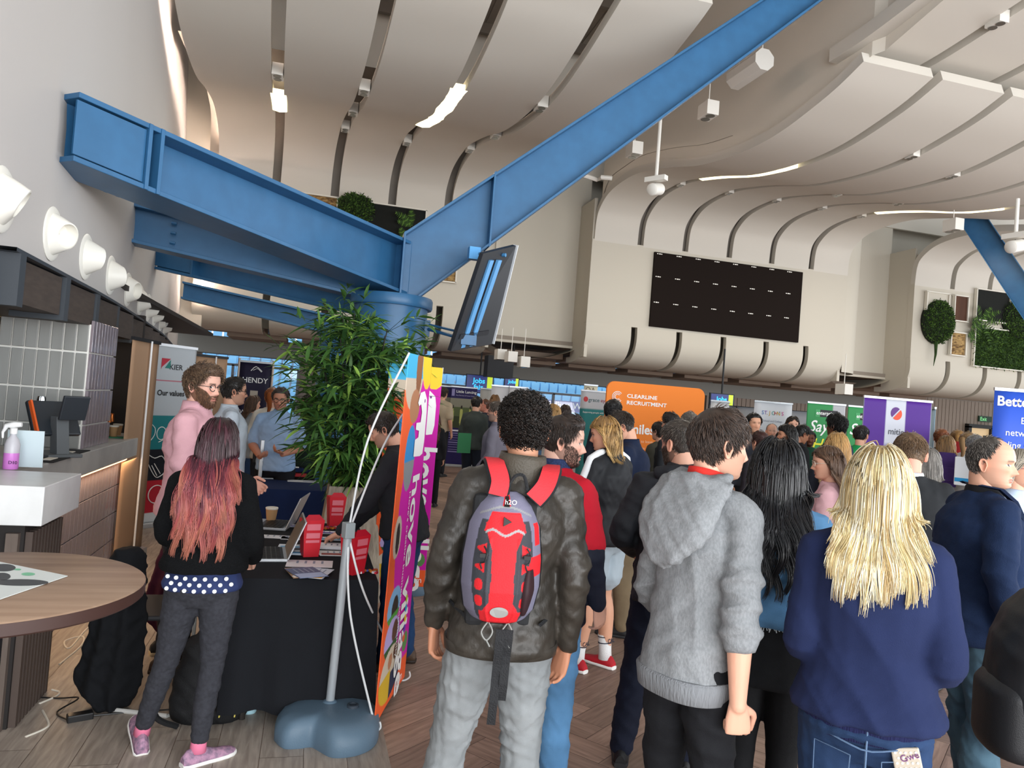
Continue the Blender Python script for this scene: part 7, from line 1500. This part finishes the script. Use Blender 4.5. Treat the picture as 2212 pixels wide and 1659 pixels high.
tb=thing('trestle_table','folding table under the navy cloth in front of the blue shirted person','table',(0,0,0)); MB().box((-.1,7.35,.71),(.66,.66,.03)).build('tabletop',_M['trestle_top'],tb)
for x,y in((-.38,7.1),(.18,7.1),(-.38,7.6),(.18,7.6)): MB().tube([(x,y,0),(x,y,.7)],.016,10).build('leg',_M['leg_dark'],tb)
cloth_table('tablecloth','navy blue tablecloth on the far stand table',-.46,.22,6.98,7.72,.742,.06,cn)
ZT=.7235
def on(px,py,z=ZT): q_=onZ(px,py,z); return (q_[0],q_[1],z)
def laptop(px,py,rz,label,open_=1.95,z=ZT):
    t=thing('laptop',label,'laptop',on(px,py,z),rz,'laptops on the black table'); sv=mat('laptop_silver','#c3c6ca',.3,metal=.5); kb=mat('laptop_black','#1b1c1f',.35)
    MB().box((0,0,.008),(.33,.23,.016)).build('base',sv,t,bevel=.004); k=MB()
    for i in range(12):
        for j in range(5): k.box((-.14+i*.0255,.07-j*.026,.0175),(.021,.02,.003))
    MB().box((0,.01,.0165),(.30,.17,.001)).build('key_bed',kb,t); kk=k.build('keys',mat('key_black','#101012',.5),t); kk['kind']='stuff'
    R=Matrix.Rotation(-(open_-PI/2),3,'X'); c=Vector((0,.115,.012))+R@Vector((0,0,.11)); MB().box(c,(.33,.008,.22),rot=R).build('lid',sv,t,bevel=.003); MB().box(c+R@Vector((0,-.0055,0)),(.315,.003,.205),rot=R).build('screen',kb,t)
laptop(572,1200,-1.5,'open silver laptop on the black table, nearest, angled to the red haired person'); laptop(590,1136,-1.75,'open laptop behind the nearest one, its dark screen lit by reflections')
papercup(np.array(on(585,1128)),'brown paper coffee cup behind the laptops on the black table')
rb=mat('carton_red','#d0202f',.5); rb2=mat('carton_red_side','#b5182a',.5)
def popbox(px,py,rz,label,h=.205):
    t=thing('sweet_box',label,'box',on(px,py),rz,'red sweet boxes on the black table'); a,b=.042,.058; V=[]
    for k_,z in((a,0),(b,h)): V+=[(-k_,-k_*.9,z),(k_,-k_*.9,z),(k_,k_*.9,z),(-k_,k_*.9,z)]
    MB().add(V,[(0,3,2,1),(0,1,5,4),(1,2,6,5),(2,3,7,6),(3,0,4,7)]).build('carton',rb,t).modifiers.new('s','SOLIDIFY').thickness=.002
    MB().add([(-b,-b*.9,h),(b,-b*.9,h),(.03,-b*.6,h+.03),(-.03,-b*.6,h+.03)],[(0,1,2,3)]).build('flap',rb2,t); pk_=mat('print_pink','#e27a86',.5)
    for z0,z1 in((.15,.185),(.105,.135),(.08,.095)): MB().add([(-.038-.02*0,-(.0385+.0145*z0/h)-.0015-.0,z0),(.038,-(.0385+.0145*z0/h)-.0015,z0),(.038,-(.0385+.0145*z1/h)-.0015,z1),(-.038,-(.0385+.0145*z1/h)-.0015,z1)],[(0,1,2,3)]).build('print_block',pk_,t)
    for i,(y,z,r_) in enumerate(((0,.13,.03),(.01,.08,.022),(-.015,.17,.014),(.0,.045,.014))):
        MB().add([(a+(b-a)*(z/h)+.003,y+r_*(1 if j%2 else .65)*math.cos(j*PI/8),z+r_*(1 if j%2 else .65)*math.sin(j*PI/8)) for j in range(16)],[tuple(range(16))]).build('white_splash',WHT,t)
popbox(668,1200,.25,'red sweet box standing in the middle of the leaflets on the black table'); popbox(722,1136,.2,'red sweet box at the far edge of the black table near the jumper person'); popbox(762,1238,.75,'red sweet box at the near right corner of the black table',.20)
PC=['#8fb8d8','#e6e8ee','#7c84b8','#dfe3e8','#c9d6e2']
def lf_(px,py,w,d,rz,c,label,name='leaflet',z=ZT,c2=None,n=1,group=None):
    t=thing(name,label,'leaflet',on(px,py,z),rz,group)
    for k in range(n): MB().box((.004*k,.003*k,.001+.0022*k),(w,d,.0016)).build('sheet',solid('paper',c),t)
    if c2: MB().box((-w*.28,0,.0022*n),(w*.38,d*.92,.0008)).build('printed_area',solid('paper',c2),t)
    for i in range(4): MB().box((w*.18,(i-1.5)*d*.18,.0022*n+.0004),(w*.38,d*.05,.0006)).build('text_line',solid('paper','#8d95a5'),t)
    return t
lf_(598,1160,.10,.21,1.45,'#e2e4e8','white folded leaflet left of the laptop screen on the black table'); lf_(640,1163,.10,.18,1.5,'#e2e4e8','white leaflet between the laptop and the middle red box'); lf_(640,1182,.08,.19,1.5,'#d9e2ea','blue edged leaflet in the row nearest the middle red box','leaflet',c2='#6fb0d6',n=3); lf_(642,1196,.08,.20,1.5,'#d3dde6','blue edged leaflet stack just behind the open white sheet','leaflet',c2='#4f9ccc',n=5)
lf_(652,1137,.09,.17,1.5,'#e4e6ec','white and lilac leaflet behind the middle red box','leaflet',c2='#8a86b8',n=2); lf_(718,1152,.07,.2,1.5,'#dfe3ea','purple ended leaflet row near the far red box','leaflet',c2='#6a5aa6',n=3); lf_(714,1165,.07,.2,1.5,'#dfe3ea','purple and blue leaflet row in front of the far red box','leaflet',c2='#5ab0d0',n=3)
lf_(722,1183,.12,.19,1.5,'#eceef0','plain white booklet stack right of the middle red box','booklet',n=6); lf_(728,1197,.11,.19,1.55,'#e6e4e2','booklet with red pencils pictured, below the white stack','booklet',c2='#a4524a',n=3)
lf_(669,1218,.16,.24,1.52,'#e6dede','open white sheet with pale print at the near end of the black table','leaflet',n=1)
for i,(dx,rz) in enumerate(((0,.35),(8,.2),(-8,.5),(14,.05),(-2,.62))):
    lf_(664+dx,1237+i%2,.21,.148,1.2+rz*1.2,['#6a7aa6','#8a93b8','#b08a6a','#c9ced8','#5c6480'][i],'glossy magazine, %s in the fan at the near end of the black table'%('bottom','second','third','fourth','top')[i],'magazine',z=ZT+.003+.004*i,c2=['#d9a03c','#38466e','#d9c0a8','#e0a84c','#a8b4d0'][i],group='fanned magazines')
def sweets(px,py,label,seed):
    r=random.Random(seed); mb=MB(); cs=[]
    for i in range(26): x,y=r.uniform(-.07,.07),r.uniform(-.035,.035); mb.box((x,y,.006),(.025,.012,.01),mi=r.randint(0,3),rz=r.uniform(0,3))
    o=mb.build('wrapped_sweets',[solid('sweet','#c92c3c'),solid('sweet','#e9e9ee'),solid('sweet','#3a46a0'),solid('sweet','#c97a2c')],loc=on(px,py)); tag(o,label,'sweets',kind='stuff')
sweets(722,1142,'wrapped red, white and blue sweets scattered beside the far red box',1); sweets(785,1236,'wrapped sweets scattered at the near right corner of the black table',2)
# navy table items
ZN=.7435
p_=on(575,1015,ZN); t=thing('monitor','black computer monitor seen from behind on the navy table','monitor',p_,.05); MB().box((0,0,.245),(.30,.035,.34)).build('housing',mat('monitor_black','#1d1e21',.4),t,bevel=.008); MB().box((0,.02,.06),(.05,.02,.12)).build('stand_neck',_M['monitor_black'],t); MB().box((0,0,.006),(.2,.16,.012)).build('stand_foot',_M['monitor_black'],t); MB().tube([(.0+.02*math.cos(a_),-.019,.30+.02*math.sin(a_)) for a_ in np.linspace(0,2*PI,16)],.002,4).build('logo_ring',m_pole,t)
p_=on(560,1032,ZN); t=thing('monitor','slim silver display seen edge on at the left end of the navy table','monitor',p_,.1); MB().box((0,0,.2),(.035,.22,.36)).build('housing',mat('alu','#aeb2b6',.3,metal=.6),t,bevel=.004); MB().box((.05,0,.005),(.16,.16,.01)).build('stand_foot',_M['alu'],t)
lf_(655,1040,.3,.14,.05,'#dcdee0','white papers at the front edge of the navy table','papers',z=ZN,n=2); lf_(640,1010,.3,.12,.05,'#d5d3d6','white papers behind the folded navy cloth','papers',z=ZN,n=2)
t=bx('red_case','small red case on the navy table','case',on(640,1029,ZN),(.2,.07,.03),mat('case_red','#b8222c',.5)); 
mb=MB(); ell(mb,[(0,.16,.07,0),(.02,.17,.075,0),(.045,.15,.065,0),(.055,.12,.05,0)],Pose(),warp=False); me=remesh(mb,.012,3); folds(me,.01,60,3); o=link(me,'folded_garment',cn); o.location=on(640,1019,ZN); tag(o,'folded navy garment with a white logo on the navy table','garment'); MB().box((.0,-.06,.055),(.05,.02,.012)).build('white_logo',WHT,o)
# ---- chair with black coat, maroon coat, shoe, floor bag
ch=thing('cantilever_chair','white tubed cantilever chair with a black coat over its back','chair',(-.72,4.25,0)); wt=mat('tube_white','#d9d9d6',.35)
A_=Vector(onZ(214,1532,.012))-Vector((-.72,4.25,0)); B_=Vector(onZ(375,1546,.012))-Vector((-.72,4.25,0)); C_=B_+Vector((.0,.5,0)); D_=A_+Vector((0,.5,0))
MB().tube([D_+Vector((0,0,.45)),D_+Vector((0,0,.03)),D_+Vector((0,-.03,0)),A_+Vector((0,.03,0)),A_+Vector((.03,0,0)),B_+Vector((-.03,0,0)),B_+Vector((0,.03,0)),C_+Vector((0,-.03,0)),C_+Vector((0,0,.03)),C_+Vector((0,0,.45))],.011,8).build('tube_frame',wt,ch,smooth=True)
MB().box(((A_.x+C_.x)/2,(A_.y+C_.y)/2+.02,.45),(.36,.42,.025)).build('seat',mat('seat_black','#1b1c20',.6),ch,bevel=.01); MB().tube(cr([D_+Vector((0,0,.45)),D_+Vector((-.02,0,.66)),A_+Vector((-.02,.1,.66)),A_+Vector((0,.1,.45))],5),.011,8).build('back_tube',wt,ch,smooth=True)
def drape(name,label,px0,px1,d,rows_,m,amp=.012,seed=1,th=.06):
    """a hanging garment given as (y pixel, left pixel, right pixel) rows at one distance"""
    mb=MB(); rows=[]
    for k,(y,l,r_) in enumerate(rows_):
        a=Vector(at(l,y,d)); b=Vector(at(r_,y,d)); row=[]; n=22; dv=Vector((CF[0],CF[1],0))
        for i in range(n+1): t=i/n; row.append(a.lerp(b,t)-dv*(th*math.sin(PI*t)**.6+.018*math.sin(t*17+k*.4)*min(1,k*.4)))
        for i in range(n,-1,-1): t=i/n; row.append(a.lerp(b,t)+dv*(th*.5*math.sin(PI*t)))
        rows.append(row)
    mb.grid(rows,closeu=True); mb.add(rows[0],[tuple(range(len(rows[0])))]); mb.add(rows[-1],[tuple(range(len(rows[0])))]); me=remesh(mb,.010,4); folds(me,amp,20,seed); o=link(me,name,m); return tag(o,label,'coat')
drape('coat','long black coat draped over the chair behind the round table',0,0,3.72,[(1182,250,300),(1200,240,315),(1240,228,318),(1300,205,320),(1380,188,320),(1460,160,312),(1500,175,298),(1525,210,285)],fabric('coat_black','#101216',.9,bs=300),.014,3,.09)
drape('coat','maroon coat standing in for a seated person behind the red haired one, left of her legs',0,0,4.45,[(1165,352,420),(1220,335,420),(1290,312,410),(1340,318,405),(1370,345,385)],fabric('maroon_wool','#45182f',.9,bs=300),.008,4,.05)  # empty coat put in place of a seated figure wearing it
def trainer(px,py,rz,label,up,so_):
    P=Pose(); t=thing('trainer',label,'shoe',(0,0,0)); 
    P.leg[1]=[Vector((0,0,.49)),Vector((0,0,.085))]; o=shoe(P,1,t,mat('trainer_'+up.strip('#'),up,.6),mat('trainer_sole_'+so_.strip('#'),so_,.6)); q_=onZ(px,py,0); t.location=(q_[0],q_[1],0); t.rotation_euler=(0,0,rz)
    for k in range(3): MB().box((.045,.02+.025*k,.05),(.006,.012,.045),rot=Matrix.Rotation(.5,3,'X')).build('stripe',WHT,t)
trainer(352,1412,-1.2,'black and cream trainer with white stripes on the floor behind the red haired person','#1b1b1e','#d9c9a8')
t=thing('backpack','black backpack with yellow zips slumped on the floor against the black tablecloth','backpack',(-.36,3.98,0)); mb=MB(); ell(mb,[(0,.17,.12,0),(.06,.19,.14,0),(.2,.18,.13,.01),(.36,.14,.10,.02),(.44,.07,.05,.03)],Pose(),warp=False,n=26); me=remesh(mb,.011,4); folds(me,.016,22,8); link(me,'pack_body',fabric('nylon_black','#111215',.75,bump=.3,bs=200,spec=.4),t)
for x in(.06,.13): MB().tube(cr([(x,-.145,.05),(x+.015,-.14,.2),(x-.01,-.115,.35)],5),.004,5).build('yellow_zip',mat('zip_yellow','#c9bb5c',.5),t)
MB().tube(cr([(-.12,-.12,.42),(-.2,-.2,.3),(-.22,-.2,.1),(-.12,-.16,.02)],6),.014,6).build('shoulder_strap',_M['nylon_black'],t)
q_=on(535,1540,0); bt=MB().lathe([(.03,0),(.035,.01),(.035,.05),(.03,.06)],n=18).build('storage_pot',mat('pot_clear_blue','#a9cfdc',.2),loc=(-.17,4.0,0)); tag(bt,'small pale blue pot under the black tablecloth edge','pot')
ad=thing('power_adapter','black laptop power brick on the floor by the slatted stand','power adapter',tuple(onZ(172,1556,0)),.4); MB().box((0,0,.018),(.11,.05,.035)).build('brick',mat('brick_black','#151517',.4),ad,bevel=.005)
MB().tube(cr([(.05,0,.012),(.2,-.02,.006),(.4,-.08,.006),(.62,-.12,.006)],6),.004,6).build('cable',_M['brick_black'],ad); MB().tube(cr([(-.05,0,.012),(-.08,.12,.01),(.02,.2,.03),(-.05,.3,.008),(-.25,.42,.006)],6),.004,6).build('cable',_M['brick_black'],ad)
def cable(pts,label,m=None,r=.0055):
    P_=[tuple(onZ(x,y,r)) for x,y in pts]; o=MB().tube(cr(P_,6),r,7).build('cable',m or mat('cable_white','#d8d2c6',.5),smooth=True); tag(o,label,'cable','white cables on the floor by the bar')
cable([(128,1435),(175,1395),(178,1375),(140,1385),(150,1400),(186,1360),(215,1340)],'white cable coiling on the orange lit floor behind the slatted stand'); cable([(130,1330),(150,1322),(150,1345),(128,1352)],'small white cable loop right under the round table edge'); cable([(55,1592),(95,1575),(105,1562),(92,1535)],'white cable end at the foot of the slatted stand, near the table post'); cable([(85,1520),(120,1505),(128,1495),(112,1490)],'white cable bend beside the slatted stand, above the nearest cable end')
# ---- bamboo plant
px0=at(765,1000,6.15); PX,PY=px0[0],px0[1]; pt=thing('potted_bamboo','tall bushy artificial bamboo in a tapered stone pot in front of the blue column','potted plant',(PX,PY,0))
stone=mat('pot_stone','#8d8275',.8,col2='#b8ad9c',vscale=9,bstretch=(3,3,.5),bump=.6,bscale=30); mb=MB(); mb.grid([[(s_*x,s_*y,z) for x,y in ((-1,-1),(1,-1),(1,1),(-1,1))] for s_,z in((.27,0),(.275,.02),(.19,.90),(.175,.90),(.165,.86))],closeu=True); mb.add([(-.17,-.17,.87),(.17,-.17,.87),(.17,.17,.87),(-.17,.17,.87)],[(0,1,2,3)]); mb.build('pot',stone,pt,bevel=.01)
r=random.Random(11); lv=MB(); mats=[mat('bamboo_leaf','#4a7434',.5,var=.4,vscale=9,spec=.4),mat('bamboo_leaf_light','#8fb552',.5,spec=.4),mat('bamboo_leaf_deep','#2c4e26',.5,spec=.4)]
def leafb(p,d,L_,w_,mi):
    d=d.normalized(); s_=d.cross(Vector((0,0,1))); s_=s_.normalized() if s_.length>.1 else Vector((1,0,0)); s_=(s_+Vector((r.uniform(-.4,.4),r.uniform(-.4,.4),r.uniform(-.5,.5)))).normalized(); n_=d.cross(s_).normalized(); V=[]
    for t,wf,dr in((0,.12,0),(.3,1,.02),(.62,.8,.10),(1,.03,.28)): c=p+d*L_*t-Vector((0,0,dr*L_)); V+=[c-s_*w_*wf,c+n_*w_*.25*wf,c+s_*w_*wf]
    lv.add(V,[(3*i+j,3*i+j+1,3*i+4+j,3*i+3+j) for i in range(3) for j in range(2)],mi)
canes=[]
for k in range(11):
    a=r.uniform(0,2*PI); rr_=r.uniform(.02,.14); x,y=rr_*math.cos(a),rr_*math.sin(a); top=r.uniform(1.9,2.34); dx,dy=math.cos(a)*r.uniform(.02,.22),math.sin(a)*r.uniform(.02,.22); pts=[Vector((x+dx*(t**2),y+dy*(t**2),.85+(top-.85)*t)) for t in np.linspace(0,1,7)]
    MB().tube(pts,.009,7,r2=.005).build('cane',mat('cane_black','#15130f',.4),pt,smooth=True); canes.append(pts)
    z=.93
    while z<top:
        t=(z-.85)/(top-.85); base=Vector((x+dx*t*t,y+dy*t*t,z))
        for b_ in range(r.randint(2,3)):
            az=r.uniform(0,2*PI); el=r.uniform(.1,.8); env=.34+.26*math.sin(PI*min(1,max(0,(z-.9)/1.5)))*1.1; Lb=r.uniform(.5,1)*env; bd=Vector((math.cos(az)*math.cos(el),math.sin(az)*math.cos(el),math.sin(el))); tip=base+bd*Lb-Vector((0,0,.16*Lb))
            lv.tube([base,base+bd*Lb*.5+Vector((0,0,.02)),tip],.0022,3,mi=2)
            for q_ in range(r.randint(8,12)):
                f=r.uniform(.35,1.0); pb=base.lerp(tip,f); ld=(bd+Vector((r.gauss(0,.7),r.gauss(0,.7),r.gauss(-.25,.45)))); leafb(pb,ld,r.uniform(.14,.23),r.uniform(.012,.021),0 if r.random()<.62 else (1 if r.random()<.45 else 2))
        z+=r.uniform(.07,.12)
fo=lv.build('foliage',mats,pt,smooth='all'); fo['kind']='stuff'
# ---- moss walls
def fur(name,mb,n,box,r,L_=.08,w_=.012,mi=0,out=(0,-1,0)):
    for _ in range(n):
        p=box(r); d=Vector((r.gauss(0,.7),-abs(r.gauss(.5,.4)),r.gauss(-.1,.7))).normalized(); s_=d.cross(Vector((r.random(),r.random(),r.random()))).normalized(); mb.add([p,p+d*L_*.5+s_*w_,p+d*L_,p+d*L_*.5-s_*w_],[(0,1,2,3)],mi if r.random()<.7 else 1)
mg1=mat('moss_green','#2f4a1a',.9,var=.5,vscale=10); mg2=mat('moss_light','#4f6f28',.9); mg3=mat('moss_dark','#141c10',.9); m_bark=mat('bark_relief','#b3935f',.9,col2='#5c4226',vscale=10,bump=1.0,bscale=14,bstretch=(1,1,2.2),detail=4); m_brown=mat('willow_brown','#5a3a2a',.85,bump=.8,bscale=60,bstretch=(1,1,.05),var=.3); m_frame=mat('frame_white','#ded9cd',.6); rg=random.Random(4)
def frame(x0,x1,z0,z1,label,fill,dark=False,name='wall_panel'):
    t=thing(name,label,'wall panel',((x0+x1)/2,16.98,z0),0,'textured panels on the moss walls'); w_=x1-x0; h=z1-z0; mb=MB()
    for c,d in(((0,-.05,0),(w_+.06,.1,.03)),((0,-.05,h),(w_+.06,.1,.03)),((-w_/2,-.05,h/2),(.03,.1,h)),((w_/2,-.05,h/2),(.03,.1,h))): mb.box(c,d)
    mb.build('panel_frame',m_frame,t); MB().box((0,-.04,h/2),(w_-.02,.04,h-.02)).build('panel_infill',fill,t); return t,w_,h
def mossify(t,w_,h,n,L_=.07):
    mb=MB(); fur('m',mb,n,lambda r:Vector((r.uniform(-w_/2,w_/2),-.06,r.uniform(0,h))),rg,L_); o=mb.build('moss_foliage',[mg1,mg2],t); o['kind']='stuff'
def ball(x,z,rx,rz_,label,n=1300,tail=0):
    t=thing('moss_ball',label,'moss ball',(x,16.98,z),0,'round moss domes'); mb=MB(); mb.lathe([(max(.01,math.cos(a)),.45*math.sin(a)) for a in np.linspace(0,PI/2,9)],n=28,M=Matrix(((rx,0,0),(0,0,-.6),(0,rz_,0)))); mb.build('moss_dome',mg3,t,smooth='all'); mb=MB()
    def bxf(r):
        a=r.uniform(0,2*PI); q_=math.sqrt(r.random()); return Vector((rx*q_*math.cos(a),-.27*math.sqrt(max(0,1-q_*q_))-.02,rz_*q_*math.sin(a)))
    fur('b',mb,n,bxf,rg,.08); o=mb.build('moss_foliage',[mg1,mg2],t); o['kind']='stuff'
    if tail: MB().tube([(-.05,-.1,-rz_*.9),(-.06,-.12,-rz_-.3),(-.09,-.1,-rz_-.62)],[.05,.03,.006],6).build('trailing_moss',mg1,t)
def fern(x,z,label,s=1.0,n=9):
    t=thing('fern',label,'fern',(x,16.93,z),0,'ferns on the moss walls'); mb=MB()
    for k in range(n):
        a=-PI/2+rg.uniform(-1.5,1.5) if k%2 else rg.uniform(0,PI); d=Vector((math.cos(a),-.35,math.sin(a))); L_=s*rg.uniform(.35,.6); P_=[d*L_*u-Vector((0,0,.28*L_*u*u)) for u in np.linspace(0,1,12)]
        for i,p in enumerate(P_[:-1]):
            tg=(P_[i+1]-p).normalized(); sd=tg.cross(Vector((0,1,0))).normalized(); lw=.10*s*math.sin(PI*(i+1)/12.5)
            for q in(1,-1): mb.add([p,p+tg*.02+sd*q*lw*.6,p+tg*.045+sd*q*lw,p+tg*.035],[(0,1,2,3)],0 if (i+k)%3 else 1)
    o=mb.build('fronds',[mg1,mg2],t); o['kind']='stuff'
frame(-.96,.22,5.15,5.92,'bark textured panel rising behind the near blue beam',m_bark); ball(.62,5.72,.42,.36,'bushy green moss dome between bark panel and black panel')
t,w_,h=frame(.9,2.2,4.95,5.92,'black infill panel with ferns behind the steel joint',mat('infill_black','#0d100c',.9)); fern(1.9,5.5,'upper fern on the black panel behind the steel joint',1.0); fern(1.75,5.15,'lower fern on the black panel behind the steel joint',.9)
frame(2.25,3.0,4.35,5.2,'bark textured panel below the rising blue beam beside the tilted television',m_bark); ball(2.95,5.25,.26,.3,'small moss dome peeking above the tilted television',600)
t,w_,h=frame(-1.95,-1.42,5.75,6.16,'small mossy panel just above the near blue beam',mg1); mossify(t,w_,h,400)
frame(16.2,16.95,5.15,5.66,'empty white frame panel behind the left moss dome of the right bay',m_white); ball(16.62,4.85,.52,.62,'oval moss dome with a trailing strand on the right bay',1800,1); frame(17.15,17.62,4.95,5.66,'brown willow panel on the right bay',m_brown); frame(17.1,17.62,3.98,4.62,'bark textured panel under the willow one on the right bay',m_bark)
frame(17.9,19.1,5.05,5.93,'black infill panel in a white frame on the right bay',_M['infill_black']); t,w_,h=frame(17.92,20.6,3.74,4.85,'wide green moss panel in a white frame at the right edge',mg1); mossify(t,w_,h,4200,.09)
ball(19.5,5.25,.62,.62,'large moss dome at the right edge over the black panel',1900); fern(18.15,5.05,'big fern spilling between willow panel and black panel',1.15,14); fern(17.9,4.75,'lower fern hanging left of the wide moss panel',.9,8)
